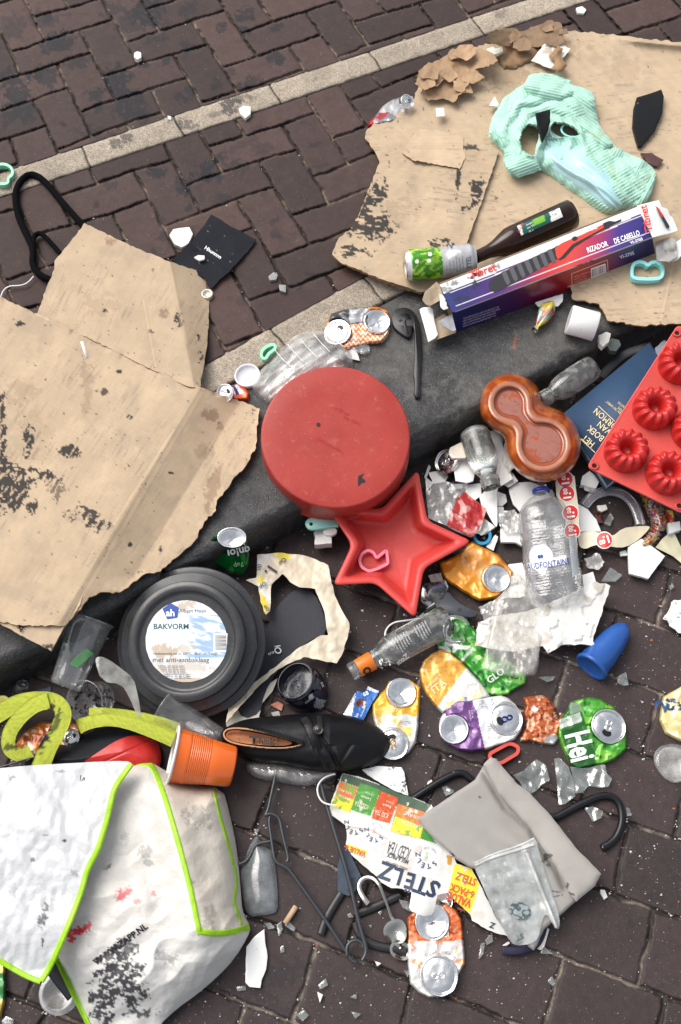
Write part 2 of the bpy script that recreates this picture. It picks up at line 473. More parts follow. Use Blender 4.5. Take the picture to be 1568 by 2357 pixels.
def ink(h, rough=.5):
    if h not in INK: INK[h] = M('ink_'+h.strip('#'), srgb(h), rough)
    return INK[h]
K = dict(
 card=M('cardboard', None, .85, bump=(900, .12), bump2=(35, .35, .004), var=(22, .07), wave=None),
 paper=M('paper', None, .7, bump=(60, .5, .004), var=(30, .06)),
 gloss_print=M('printed_card', None, .34, bump=(70, .2, .002), dirt=(300, .68, (.75, .73, .7), .05, .4), var=(20, .06)),
 can=M('printed_metal', None, .28, metal=.2, bump=(90, .25, .002), dirt=(200, .68, (.2, .18, .16), .08, .5), coat=.35),
 alu=M('bare_aluminium', (.84, .84, .83), .2, metal=1, rvar=(90, .10, .30), bump=(120, .25, .0015), dirt=(180, .66, (.3, .27, .24), .1, .5)),
 steel=M('stainless_steel', (.46, .44, .40), .12, metal=1, rvar=(60, .05, .2)),
 cloth=M('cloth', None, .9, bump=(1500, .5, .0006), bump2=(60, .3, .003), var=(25, .06)),
 ceramic=M('white_glazed_ceramic', (.82, .82, .80), .2, coat=.4, dirt=(90, .6, (.42, .38, .33), .12, .5), bump=(40, .15)),
 redsil=M('red_silicone', (.56, .050, .042), .42, var=(15, .05), specks=[(700, .71, (.9, .55, .5), .6)], bump=(700, .12, .0006), sub=0),
 redpan=M('red_enamel', (.37, .036, .027), .45, var=(9, .10), dirt=(28, .56, (.46, .10, .07), .2, .6), dirt2=(60, .60, (.50, .17, .13), .12, .45), specks=[(420, .72, (.75, .5, .45), .6)], bump=(300, .1, .0008), rvar=(14, .32, .6)),
 blackpl=M('black_plastic', (.018, .018, .02), .38, bump=(300, .15), dirt=(60, .6, (.12, .12, .12), .2, .35)),
 blackmat=M('black_rubber', (.012, .013, .017), .6, bump=(400, .2)),
 wire=M('black_coated_wire', (.03, .035, .04), .3, coat=.3),
 whitewire=M('white_wire', (.75, .75, .74), .3),
 mint=M('mint_plastic', srgb('8fdcb4'), .35), aqua=M('aqua_plastic', srgb('93dfdf'), .35), pink=M('pink_plastic', srgb('f08098'), .35),
 film=clear('clear_film', (.95, .95, .94), .30, .16, (.80, .79, .76), bump=(60, .6)),
 pet=clear('clear_bottle_plastic', (.95, .96, .96), .16, .07, (.8, .82, .82), bump=(80, .45), fres=1),
 glass=glassy('clear_glass', (.97, .99, .98), .0, .10, bump=(25, .1)),
 vcp=M('painted_plastic', None, .4, bump=(80, .2)),
)
# ================================================================ SETTING
m_brick = M('brick_paving', None, .72, bump=(420, .45, .0012), bump2=(110, .35, .002), var=(60, .16), dirt=(38, .60, (.022, .019, .02), .10, .45), specks=[(900, .70, (.30, .26, .22), .5), (330, .735, (.45, .42, .38), .7)], spec=.35)
m_road = M('road_paving', None, .62, bump=(420, .45, .0012), bump2=(90, .3, .002), var=(70, .2), dirt=(26, .60, (.018, .017, .021), .12, .5), specks=[(700, .705, (.38, .34, .33), .6), (260, .72, (.6, .56, .52), .8)], spec=.45)
m_conc = M('exposed_aggregate', None, .85, bump=(480, .8, .002), var=(300, .42), specks=[(430, .6, (.08, .07, .06), .8), (560, .64, (.62, .58, .50), .8)])
m_kerb = M('bluestone', None, .42, bump=(340, .9, .0018), bump2=(70, .6, .003), var=(50, .45), dirt=(85, .54, (.055, .053, .05), .16, .6), dirt2=(300, .60, (.11, .105, .10), .08, .6), specks=[(500, .66, (.34, .32, .29), .7)], rvar=(20, .28, .6), spec=.6)
m_far = M('far_ground', srgb('4a3c38'), .9, var=(3, .2))
g = Geo(); g.add([(-30, -30, -.14), (30, -30, -.14), (30, 30, -.14), (-30, 30, -.14)], [(0, 1, 2, 3)])
struct(gobj('ground', g, m_far, smooth=False))

def lineY(m, c): return lambda x: m*x+c
L1u = lineY(-.330, 398); L1l = lineY(-.3346, 457); L2u = lineY(-.551, 834+.551*480); L2l = lineY(-.53, 704+.53*869)
KF = lineY(-.541, 1535); KB = lineY(-.549, 1590)
XA, XB, YA, YB = -260, 1830, -240, 2620
def wdir(f, x0=200, x1=1300, z=0):
    a = P(x0, f(x0), z); b = P(x1, f(x1), z); d = (b-a)[:2]; return a[:2], d/np.linalg.norm(d)
def blot(x, y, spots, s=0, sc=9, z=1.0):
    "soft-edged broken stains: spots = (x, y, rx, ry, strength[, angle])"
    r = 0*x
    n = fbm(x, y, sc, 4, s); n2 = fbm(x, y, sc*.35, 2, s+9)
    for sp in spots:
        cx, cy, rx, ry, st = sp[:5]; a = math.radians(sp[5] if len(sp) > 5 else 0)
        u = (x-cx)*math.cos(a)+(y-cy)*math.sin(a); v = -(x-cx)*math.sin(a)+(y-cy)*math.cos(a)
        q = 1-np.sqrt((u/rx)**2+(v/ry)**2)
        r = np.maximum(r, np.clip((q*.9+(n-.5)*1.9+(n2-.5)*.9)*4*z, 0, 1)*st*(q > -.25))
    return r
def mixp(c, col, f): return c*(1-f[:, None])+np.asarray(col)[None, :]*f[:, None]

SPOTS_A = [(40, 220, 34, 60, .9, -20), (65, 260, 22, 40, .8), (110, 175, 26, 36, .8), (135, 95, 42, 24, .95, -15), (180, 140, 40, 16, .7, -18), (270, 190, 32, 40, 1, 0), (295, 240, 38, 38, .95), (320, 262, 26, 22, .8), (335, 25, 34, 36, .95), (350, 8, 40, 26, .8), (255, 20, 30, 20, .6), (300, 60, 36, 22, .6), (435, 20, 24, 20, .6),
           (430, 105, 18, 16, .7), (335, 148, 18, 8, .8), (355, 90, 30, 12, .6), (497, 190, 14, 20, .8), (440, 215, 16, 16, .8), (205, 300, 30, 14, .6), (230, 318, 20, 10, .5), (20, 270, 20, 30, .7), (90, 40, 50, 22, .5), (30, 60, 40, 30, .4), (385, 60, 20, 14, .5)]
_r = random.Random(4)
SPOTS_A += [(_r.uniform(0, 640), _r.uniform(0, 330), _r.uniform(8, 26), _r.uniform(6, 18), _r.uniform(.4, .95), _r.uniform(-40, 40)) for _ in range(34)]
SPOTS_B = [(_r.uniform(150, 860), _r.uniform(250, 720), _r.uniform(5, 20), _r.uniform(4, 12), _r.uniform(.3, .8), _r.uniform(-40, 40)) for _ in range(26)]+[(365, 395, 24, 14, .9), (420, 430, 16, 26, .9), (475, 395, 34, 24, 1, -25), (500, 370, 30, 14, .8, -30), (545, 385, 24, 18, .6), (515, 460, 16, 16, .7), (600, 445, 20, 12, .4), (223, 475, 7, 14, .7), (435, 480, 8, 10, .8), (690, 660, 10, 9, .7), (355, 600-20, 12, 14, .6), (255, 425, 20, 12, .5), (600, 340, 30, 14, .4), (745, 380, 16, 8, .5), (560, 330, 50, 12, .35, -30)]
SPOTS_R = [(1000+10, 2205, 60, 22, .0), (1000, 2140, 4, 4, 0), (650, 2240, 50, 30, .55, -20), (600, 2290, 40, 22, .5), (640, 2330, 30, 26, .4), (1450, 2130, 12, 12, .5), (1400, 1480, 26, 18, .4), (1310, 2090, 9, 8, .5), (1455, 1990, 9, 9, .5)]
def herring(p, W, n, o, d):
    "brick id and distance (m) to the joint, for world xy"
    q = p-o; a = (q@d)/W; b = (q@np.array([-d[1], d[0]]))/W
    i = np.floor(a); j = np.floor(b); r = np.mod(i-j, 2*n)
    Hh = r < n
    lx = np.where(Hh, a-(i-r), a-i); ly = np.where(Hh, b-j, b-j+(2*n-1-r))
    w_ = np.where(Hh, n, 1.0); h_ = np.where(Hh, 1.0, n)
    ida = np.where(Hh, i-r, i); idb = np.where(Hh, j, j-(2*n-1-r))
    e = np.minimum(np.minimum(lx, w_-lx), np.minimum(ly, h_-ly))*W
    return e, ida*1.37+idb*7.71+Hh*3.3
def running(p, W, L, o, d, seed=0):
    q = p-o; a = q@d; b = q@np.array([-d[1], d[0]])
    row = np.floor(b/W); sh = _h(row, 0*row+seed, 5)*.35+np.mod(row, 2)*.5
    a2 = a/L+sh+(_h(row, row*0, 8))*.1; c = np.floor(a2); la = (a2-c)*L; lb = b-row*W
    e = np.minimum(np.minimum(la, L-la), np.minimum(lb, W-lb))
    return e, row*5.13+c*2.7
def paving(kind, o, d, z0, cols, joint, spots, **kw):
    def ev(x, y):
        p = P(x, y, z0)[:, :2]
        w1 = (fbm(p[:, 0], p[:, 1], .03, 3, 3)-.5)*.008; w2 = (fbm(p[:, 0], p[:, 1], .03, 3, 13)-.5)*.008
        w3 = (fbm(p[:, 0], p[:, 1], .25, 2, 23)-.5)*.02
        pp = p+np.column_stack([w1+w3, w2-w3])
        if kind == 'h': e, k = herring(pp, kw['W'], kw['n'], o, d)
        else: e, k = running(pp, kw['W'], kw['L'], o, d)
        e = e+(fbm(p[:, 0], p[:, 1], .012, 2, 4)-.5)*.004
        return p, e, k
    jw = kw.get('jw', .0027)
    def Hf(x, y, dd):
        p, e, k = ev(x, y)
        top = sm(jw*.5, jw*1.7, e)
        tilt = (_h(k, k*0, 2)-.5)*.0035
        fill = (fbm(p[:, 0], p[:, 1], .01, 2, 7)-.5)*.003-.0045-.004*fbm(p[:, 0], p[:, 1], .09, 2, 8)
        return top*(tilt)+(1-top)*fill-.003*np.exp(-e/.006)*kw.get('round', .2)
    def pa(x, y):
        p, e, k = ev(x, y)
        b = _h(k, k*0, 1)[:, None]; c = np.array(cols[0])*(1-b)+np.array(cols[1])*b
        c = c*(.86+.28*fbm(p[:, 0], p[:, 1], .02, 3, 31))[:, None]
        c = mixp(c, joint, .13*np.exp(-np.maximum(e, 0)/.005))           # dust that has settled along the edges
        jn = fbm(p[:, 0], p[:, 1], .007, 3, 17); jn2 = fbm(p[:, 0], p[:, 1], .05, 2, 19)
        jc = np.array(joint)[None, :]*(.35+1.3*jn)[:, None]
        jc = jc*(.16+1.0*sm(.42, .62, jn2))[:, None]
        f = 1-sm(jw*.55, jw*1.35, e)
        c = c*(1-f[:, None])+jc*f[:, None]
        c = mixp(c, (.012, .012, .016), blot(x, y, spots, 5, 11)*.95)
        return c
    return Hf, pa
brick_c = (srgb('352927'), srgb('4c3a36')); joint_c = srgb('665a4d')
oA, dA = wdir(L1u); oB, dB = wdir(L1l)
HA, pA = paving('h', oA+np.array([.013, .02]), dA, 0, brick_c, joint_c, SPOTS_A, W=.090, n=2)
V, F, C, fl = sheet([(XA, YA), (XB, YA), (XB, L1u(XB)), (XA, L1u(XA))], 0, 2.8, 0, HA, pA)
struct(mesh('brick_pavement', V, F, m_brick, None, C))
HB, pB = paving('h', oB+np.array([.03, -.045]), dB, 0, brick_c, joint_c, SPOTS_B, W=.090, n=2)
V, F, C, fl = sheet([(XA, L1l(XA)), (XB, L1l(XB)), (XB, L2u(XB)), (XA, L2u(XA))], 0, 2.8, 0, HB, pB)
struct(mesh('brick_pavement', V, F, m_brick, None, C))
# two runs of pale concrete edging blocks
def strip(fu, fl_, joints, spots, tone=1.0):
    o, d = wdir(fu); ja = np.array([(P(x, fu(x))[:2]-o)@d for x in joints])
    def ev(x, y):
        p = P(x, y, 0)[:, :2]; a = (p-o)@d
        e = np.abs(a[:, None]-ja[None, :]+(fbm(p[:, 0], p[:, 1], .03, 2, 5)[:, None]-.5)*.006).min(1)
        return p, e, np.searchsorted(ja, a)
    def Hf(x, y, dd):
        p, e, k = ev(x, y); ed = np.minimum(e, dd/1000)
        return .003-.007*np.exp(-e/.0022)-.007*np.exp(-dd/3.2)+(fbm(p[:, 0], p[:, 1], .004, 2, 3)-.5)*.0016
    def pa(x, y):
        p, e, k = ev(x, y)
        c = np.tile(np.array(srgb('9d9181'))*tone, (len(x), 1))*(.9+.2*_h(k, k*0, 4))[:, None]*(.72+.56*fbm(p[:, 0], p[:, 1], .0045, 2, 8))[:, None]*(.75+.5*fbm(p[:, 0], p[:, 1], .06, 3, 9))[:, None]
        c = mixp(c, (.05, .042, .035), (1-sm(.0012, .0032, e))*.85)
        return mixp(c, (.02, .02, .024), blot(x, y, spots, 3, 8)*.85)
    pts = rough([(XA, fu(XA)), (XB, fu(XB)), (XB, fl_(XB)), (XA, fl_(XA))], 1.0, 9, 4)
    V, F, C, fl = sheet(pts, 0, 2.6, .02, Hf, pa); return struct(mesh('kerb_strip', V, F, m_conc, None, C))
strip(L1u, L1l, [-250, -30, 187, 398, 620, 848, 1084, 1325, 1580], [(265, 332, 18, 16, .8, -30), (292, 318, 14, 16, .8, -40), (425, 288, 34, 14, .75, 20), (530, 240, 22, 24, .95, 40), (545, 225, 20, 16, .7), (500, 262, 24, 8, .6, -20), (1152, 30, 14, 12, .5), (575, 222, 16, 8, .5)])
strip(L2u, L2l, [-200, 60, 300, 622, 835, 1050, 1300, 1560], [(640, 800, 20, 14, .3)], .96)
# dark bluestone kerb: flat top, rounded worn nose, upright face
def kerb(xa, xb, dz=0, back=0, seed=0, nose=.022):
    na = int((xb-xa)/3.2); xs = np.linspace(xa, xb, na)
    Bk = P(xs, L2l(xs)+2, 0); Ft = P(xs, KF(xs)-back, 0)
    o = (Ft-Bk)[:, :2]; d = (Ft[-1]-Ft[0])[:2]; d /= np.linalg.norm(d); nrm = np.array([d[1], -d[0]])
    rows = []; nt_ = 120
    ts = [('t', t) for t in np.linspace(0, 1, nt_)]+[('r', a) for a in np.linspace(0, 90, 12)[1:]]+[('f', t) for t in np.linspace(0, 1, 12)[1:]]
    Wd = (o@nrm)
    for kind, t in ts:
        if kind == 't': off = (Wd-nose)*t; z = 0*xs-.004+.004*min(1, t*14)
        elif kind == 'r': a = math.radians(t); off = Wd-nose+nose*math.sin(a); z = -nose*(1-math.cos(a))+0*xs
        else: off = Wd+.004*t; z = -nose-(.10-nose+.03)*t+0*xs
        xy = Bk[:, :2]+nrm[None, :]*np.asarray(off).reshape(-1, 1)
        n1 = fbm(xy[:, 0]+z*3, xy[:, 1], .10, 3, 31+seed)-.5; n2 = fbm(xy[:, 0], xy[:, 1]+z*7, .018, 3, 41)-.5
        z = z+n1*.0030+n2*.0014+dz
        ends = np.minimum(xs-xa, xb-xs); z = z-.01*np.exp(-ends/4)
        xy = xy+nrm[None, :]*(n1*.006+n2*.003)[:, None]*(1 if kind != 't' else t**4)
        rows.append(np.column_stack([xy, z]))
    V = np.concatenate(rows); R = len(rows)
    j, i = np.meshgrid(np.arange(R-1), np.arange(na-1), indexing='ij'); a = (j*na+i).ravel()
    F = np.stack([a, a+na, a+na+1, a+1], 1)
    x, y = PX(V)
    c = np.tile(np.array([.027, .028, .030]), (len(V), 1))*(.55+.9*fbm(V[:, 0], V[:, 1]+V[:, 2], .05, 4, 2))[:, None]
    grey = sm(.48, .62, fbm(V[:, 0], V[:, 1], .13, 3, 61))*sm(760, 900, x); c = mixp(c, (.075, .072, .067), grey*.7)
    c = mixp(c, (.006, .006, .008), blot(x, y, [(1015, 930, 40, 75, .9, 20), (985, 985, 40, 40, .85), (1000, 880, 20, 30, .7), (960, 1010, 30, 26, .8), (1250, 860, 90, 16, .8, -35), (580, 1160, 60, 30, .5, -20)], 8, 16)*.9)
    c = mixp(c, (.16, .15, .14), np.clip(ridge(x, y, 60, 2, 77)-.93, 0, 1)*9*.5*sm(800, 900, x))
    c = mixp(c, (.30, .07, .02), blot(x, y, [(1185, 790, 3.5, 16, .8, 8)], 2, 5))
    return struct(mesh('kerb', V, F, m_kerb, None, C=c))
kerb(XA, 222, 0, 0, 0); kerb(226, 1408, 0, 0, 1); kerb(1414, XB, -.018, 26, 2)
# road
oR, _ = None, None
a_ = P(1289, 2183, RZ)[:2]; b_ = P(1568, 2291, RZ)[:2]; dR = (b_-a_)/np.linalg.norm(b_-a_)
HR, pR = paving('r', P(1289, 2183, RZ)[:2]-np.array([.02, 0]), dR, RZ, (srgb('302626'), srgb('3a2d2d')), srgb('6e655c'), SPOTS_R, W=.124, L=.168, jw=.0032)
V, F, C, fl = sheet([(XA, KB(XA)-30), (XB, KB(XB)-30), (XB, YB), (XA, YB)], RZ, 2.8, 0, HR, pR)
struct(mesh('road', V, F, m_road, None, C))
for q in ([(XB, KB(XB)-30), (3000, KB(3000)-30), (3000, 3300), (XB, 3300)], [(-1300, KB(-1300)-30), (XA, KB(XA)-30), (XA, 3300), (-1300, 3300)], [(XA, YB), (XB, YB), (XB, 3300), (XA, 3300)]):
    V, F, C, fl = sheet(q, RZ, 8, 0, HR, pR); struct(mesh('road', V, F, m_road, None, C))
for q, Hq, pq in (([(XB, L1l(XB)), (3000, L1l(3000)), (3000, L2u(3000)), (XB, L2u(XB))], HB, pB), ([(-1300, L1l(-1300)), (XA, L1l(XA)), (XA, L2u(XA)), (-1300, L2u(-1300))], HB, pB), ([(-1300, -500), (XA, -500), (XA, L1u(XA)), (-1300, L1u(-1300))], HA, pA), ([(XB, -700), (3000, -700), (3000, L1u(3000)), (XB, L1u(XB))], HA, pA)):
    V, F, C, fl = sheet(q, 0, 8, 0, Hq, pq); struct(mesh('brick_pavement', V, F, m_brick, None, C))
# ================================================================ CARDBOARD
CB = np.array(srgb('c4ad90'))*.84
def cardpaint(ang, spots=(), brown=(), s=0, tone=1.0, ridges=True, creases=()):
    ca, sa = math.cos(math.radians(ang)), math.sin(math.radians(ang))
    def f(x, y):
        u = x*ca+y*sa; v = -x*sa+y*ca
        c = np.tile(CB*tone, (len(x), 1))*(.94+.12*fbm(u*.15, v, 5, 3, s))[:, None]*(.92+.16*fbm(x, y, 60, 3, s+1))[:, None]
        # scuffs that follow the flutes
        sc = sm(.62, .74, fbm(u*.10, v*1.3, 3.6, 3, s+2))*sm(.42, .62, fbm(x, y, 70, 2, s+3)); c = mixp(c, np.array([.20, .16, .12]), sc*.5)
        c = c*(1-.06*(np.mod(v, 6.2) < 1.6))[:, None]; c = mixp(c, np.array([.30, .24, .18]), sm(.55, .75, fbm(x, y, 34, 4, s+13))*.28)
        if len(brown): c = mixp(c, (.17, .09, .05), blot(x, y, brown, s+4, 12)*.6)
        if len(spots):
            m = blot(x, y, spots, s+5, 12)*sm(.40, .50, fbm(u*.25, v, 4.5, 3, s+6)+.08)
            c = mixp(c, (.010, .010, .013), sm(.18, .45, m)*.93)
        for (a, b, wd) in creases:
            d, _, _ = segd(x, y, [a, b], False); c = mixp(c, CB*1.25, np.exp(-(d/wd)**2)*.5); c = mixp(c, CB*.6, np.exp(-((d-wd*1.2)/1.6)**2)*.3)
        # small dark flecks
        fl_ = sm(.865, .89, fbm(x, y, 7, 2, s+8)); c = mixp(c, (.02, .02, .02), fl_*.8)
        return c
    return f
EDGE = np.array(srgb('8d6d4b'))
def flute(ang, amp=.0003, per=6.2):
    ca, sa = math.cos(math.radians(ang)), math.sin(math.radians(ang))
    return lambda x, y: amp*np.sin((-x*sa+y*ca)/per*2*PI)
# small cardboard piece on the left, right corner folded down
fA = [(195, 513), (300, 565), (392, 603), (484, 632), (481, 700), (478, 790), (460, 893), (420, 885), (250, 800), (86, 722), (104, 672), (125, 620), (126, 600), (160, 560)]
def HcA(x, y, d):
    # fold line (390,602)->(432,800)->(470,880)
    q = (x-(390+(y-602)*.20))
    return .046-.00062*np.maximum(q, 0)+flute(-62)(x, y)+(fbm(x, y, 90, 2, 4)-.5)*.010-.012*sm(160, 60, x)
sheet_obj('cardboard_piece', rough(fA, 1.6, 7, 3), K['card'], z0=0.002, step=2.8, th=.004, H=HcA, side=EDGE,
          paint=cardpaint(-62, [(412, 735, 10, 16, .9), (465, 822, 10, 14, .8), (350, 762, 8, 4, .8), (242, 716, 6, 5, .8), (458, 780, 5, 10, .6)], [(380, 720, 14, 12, 1), (256, 555, 14, 10, .9), (230, 700, 40, 24, .35)], 11, 1.0, creases=[((390, 602), (430, 790), 4), ((330, 690), (360, 850), 3)]))
tag(bpy.data.objects['cardboard_piece'], 'flat brown cardboard flap with a folded corner on the bricks, over the black hanger', 'cardboard', 'flattened cardboard')
# large sheet
fB = [(-60, 640), (0, 682), (50, 706), (86, 722), (250, 800), (440, 885), (470, 893), (598, 940), (592, 990), (590, 1030), (560, 1080), (538, 1098), (528, 1120), (500, 1150), (497, 1175), (470, 1200), (455, 1235), (430, 1262), (405, 1285), (370, 1315), (330, 1322), (300, 1345), (275, 1364), (240, 1362), (205, 1374), (190, 1395), (150, 1440), (60, 1440), (-60, 1420)]
def HcB(x, y, d):
    l = (y-(893-(x-470)*-.30))   # below the upper edge
    q = (x*.85+y*.53)-(470*.85+893*.53)    # towards the lower right
    f = np.maximum((x-470)*.87+(y-893)*.49-((y-893)*.87-(x-470)*.49)*0, 0)
    fold = np.maximum(((x-462)*.86+(y-893)*.52), 0)
    return .042-np.minimum(fold*.00036, .034)+flute(-57)(x, y)+(fbm(x, y, 120, 2, 9)-.5)*.014+.004*sm(.5, .7, fbm(x, y, 30, 2, 3))*np.exp(-d/10)
sheet_obj('cardboard_sheet', rough(fB, 2.2, 7, 5), K['card'], z0=.006, step=2.8, th=.004, H=HcB, side=EDGE,
          paint=cardpaint(-57, [(8, 1120, 34, 60, 1, 0), (40, 1110, 36, 40, 1, 20), (68, 1020, 12, 34, .9, 10), (62, 1000, 9, 30, .7), (6, 1010, 10, 40, .9), (5, 940, 8, 40, .8), (160, 1038, 26, 14, 1, 20), (108, 1095, 30, 12, .8, 20), (75, 1165, 12, 16, 1), (130, 1125, 24, 30, .35), (25, 1150, 30, 20, .7), (195, 1190, 42, 20, .42, 10), (232, 1205, 26, 18, .5), (300, 1255, 5, 6, .9), (370, 1262, 5, 7, .9), (395, 1088, 7, 6, .9), (272, 855, 8, 5, .9), (240, 900, 16, 12, .4), (50, 745, 16, 6, .7), (300, 960, 6, 6, .8)],
                          [(490, 955, 26, 12, 1, 10), (510, 985, 12, 16, .8), (490, 1120, 14, 60, .8, 15), (470, 1040, 20, 18, .5), (200, 890, 14, 60, .5), (50, 900, 40, 30, .35), (80, 1000, 40, 60, .2)], 23, 1.0,
                          creases=[((470, 893), (180, 1390), 5), ((86, 722), (470, 893), 5), ((400, 990), (260, 1210), 4)]))
tag(bpy.data.objects['cardboard_sheet'], 'largest cardboard sheet with black smears, spreading over pavement and kerb at the left', 'cardboard', 'flattened cardboard')
fC = [(-60, 1118), (0, 1152), (100, 1205), (216, 1266), (207, 1320), (195, 1352), (185, 1392), (150, 1440), (118, 1498), (60, 1468), (0, 1435), (-60, 1400)]
sheet_obj('corner_cardboard', rough(fC, 1.2, 7, 8), K['card'], z0=.006, step=2.8, th=.004, H=lambda x, y, d: .034+flute(-55)(x, y)+(fbm(x, y, 120, 2, 19)-.5)*.01+.002, side=EDGE,
          paint=cardpaint(-55, [(110, 1218, 60, 10, .7, 29), (60, 1195, 50, 12, .6, 29), (20, 1255, 30, 16, .5), (180, 1262, 30, 10, .5, 30), (50, 1435, 12, 10, .9), (105, 1432, 5, 6, 1), (178, 1373, 6, 5, 1), (70, 1160+226, 5, 5, 1), (55, 1450, 9, 6, .9), (112, 1490, 14, 8, .6)], [(60, 1400, 40, 20, .2)], 37, 1.06, creases=[((110, 1260), (20, 1420), 4)]))
tag(bpy.data.objects['corner_cardboard'], 'lower cardboard panel lying on the largest sheet, its corner reaching over the dark kerb', 'cardboard', 'flattened cardboard')
# upper right sheet
fD = [(1299, 70), (1389, 77), (1430, 82), (1484, 90), (1568, 96), (1680, 104), (1680, 760), (1568, 744), (1474, 749), (1399, 738), (1380, 700), (1318, 688), (1314, 660), (1250, 640), (1060, 650), (969, 676), (884, 650), (800, 612), (774, 590), (778, 548), (804, 532), (824, 500), (842, 455), (855, 420), (874, 375), (862, 345), (839, 318), (846, 296), (870, 276), (925, 258), (949, 235), (964, 200), (984, 150), (1056, 115), (1111, 104), (1160, 90), (1230, 72)]
def HcD(x, y, d):
    return .008+flute(-8, .0002)(x, y)+(fbm(x, y, 160, 2, 29)-.5)*.012+.016*np.exp(-np.maximum(y-80-(x-1300)*.10, 0)/9)*sm(1400, 1480, x)
sheet_obj('clean_cardboard', rough(fD, 2.4, 7, 15), K['card'], z0=.006, step=2.8, th=.004, H=HcD, side=EDGE,
          paint=cardpaint(-6, [(1135, 455, 10, 4, .8, 10), (1160, 600, 6, 5, .7)], [(1230, 115, 120, 26, .5, 0), (1170, 170, 60, 30, .5), (1440, 160, 60, 30, .25), (1360, 130, 40, 20, .2)], 43, 1.03, creases=[((1560, 560), (1520, 740), 4)]))
tag(bpy.data.objects['clean_cardboard'], 'broad clean cardboard sheet at the upper right carrying the mint knit top', 'cardboard', 'flattened cardboard')
fE = [(959, 300), (1010, 302), (1069, 315), (1149, 345), (1128, 410), (1100, 490), (1074, 560), (1050, 600), (1040, 660), (969, 672), (884, 644), (784, 604), (765, 585), (778, 552), (804, 530), (824, 500), (842, 455), (855, 420), (874, 380), (905, 360), (925, 345)]
sheet_obj('cardboard_flap', rough(fE, 1.6, 7, 25), K['card'], z0=.006, step=2.8, th=.004, H=lambda x, y, d: .022+flute(8, .0004)(x, y)+(fbm(x, y, 80, 2, 39)-.5)*.010, side=EDGE,
          paint=cardpaint(6, [(860, 460, 26, 50, .75, 25), (830, 520, 40, 26, .6), (870, 520, 40, 36, .5), (1095, 440, 18, 30, .9, 20), (1055, 410, 6, 50, .85, 4), (1070, 480, 16, 12, .8), (820, 580, 40, 14, .5), (910, 480, 50, 40, .25), (1010, 560, 26, 12, .5), (1040, 585, 20, 26, .5), (1075, 340, 30, 8, .4)], [(1100, 380, 20, 30, .2)], 53, 1.0))
tag(bpy.data.objects['cardboard_flap'], 'ragged cardboard flap with rows of black scuffs, left of the beer bottle and knit top', 'cardboard', 'flattened cardboard')
fE2 = [(962, 298), (1010, 300), (1068, 316), (1066, 345), (1071, 360), (1058, 388), (1000, 378), (950, 368), (926, 352), (945, 320)]
e2 = sheet_obj('cardboard_patch', rough(fE2, 1.8, 6, 27), K['card'], z0=.006, step=2.8, th=.002, H=lambda x, y, d: .0275+(fbm(x, y, 60, 2, 39)-.5)*.008, side=EDGE, paint=cardpaint(0, [], [], 57, 1.12))
tag(e2, 'pale peeled cardboard layer stuck on the ragged flap', 'cardboard')
# torn wads of brown paper along the edge
def wad(name, pts, z, h, s, tone, label, col=None):
    base = np.array(srgb('a88560'))*tone if col is None else np.array(col)
    def Hw(x, y, d): return .003+h*.7*(1-np.exp(-d/10))*(.4+.9*facet(x, y, 34, s))+.010*facet(x, y, 17, s+1)*(1-np.exp(-d/5))
    def pw(x, y): return base[None, :]*(.82+.36*fbm(x, y, 20, 3, s+2))[:, None]
    o = sheet_obj(name, rough(pts, 2.6, 6, s), K['paper'], z0=z, step=2.6, th=.0012, H=Hw, paint=pw); tag(o, label, 'torn paper'); return o
def tornstack(label, n, zone, z, tone, s, size, spread=1.0):
    "one torn-off ply of the board, broken into curled leaves that overlap"
    rs = random.Random(s); t = T('torn_paper', label, 'torn paper', sum(p[0] for p in zone)/len(zone), sum(p[1] for p in zone)/len(zone), z)
    xs = [p[0] for p in zone]; ys = [p[1] for p in zone]; k = 0
    base = zone; tn = tone
    def lay(pts, zz, sd, tn_):
        an = rs.uniform(0, 6.28); ca, sa = math.cos(an), math.sin(an); mx = sum(p[0] for p in pts)/len(pts); my = sum(p[1] for p in pts)/len(pts); cu = rs.uniform(.4, 1.0)
        def Hw(x, y, d):
            u = (x-mx)*ca+(y-my)*sa
            return .002+cu*.000012*np.maximum(u, 0)**2+.007*facet(x, y, 24, sd)+.003*facet(x, y, 10, sd+2)
        sheet_obj('paper_leaf', rough(pts, 2.2, 6, sd), K['paper'], t, z0=zz, step=2.3, th=.0008, H=Hw, paint=lambda x, y: (np.array(srgb('b39270'))*tn_)[None, :]*(.86+.28*fbm(x, y, 14, 3, sd))[:, None])
    lay(base, z, s, tn*.9)
    while k < n:
        cx, cy = rs.uniform(min(xs), max(xs)), rs.uniform(min(ys), max(ys))
        if not inside(np.array([cx]), np.array([cy]), zone)[0]: continue
        k += 1; r = size*rs.uniform(.6, 1.2); a0 = rs.uniform(0, 6.28); m = rs.choice([4, 5, 6])
        lay([(cx+r*rs.uniform(.5, 1.2)*math.cos(a0+2*PI*q/m)*1.3, cy+r*rs.uniform(.5, 1.1)*math.sin(a0+2*PI*q/m)) for q in range(m)], z+.004+.0022*k, s+k, tn*rs.uniform(.85, 1.15))
    return t
tornstack('dark brown torn paper layers at the top edge of the clean cardboard sheet', 6, [(1118, 93), (1125, 75), (1165, 66), (1200, 72), (1240, 58), (1262, 46), (1290, 52), (1294, 72), (1280, 98), (1235, 108), (1190, 104), (1150, 106)], .018, .56, 61, 20)
tornstack('crumpled brown paper layers left of the knit top on the cardboard', 8, [(985, 150), (1005, 140), (1040, 120), (1090, 110), (1130, 120), (1146, 140), (1125, 152), (1095, 160), (1080, 190), (1066, 212), (1042, 236), (1020, 226), (985, 232), (968, 215), (975, 195), (968, 180)], .018, .80, 67, 24)
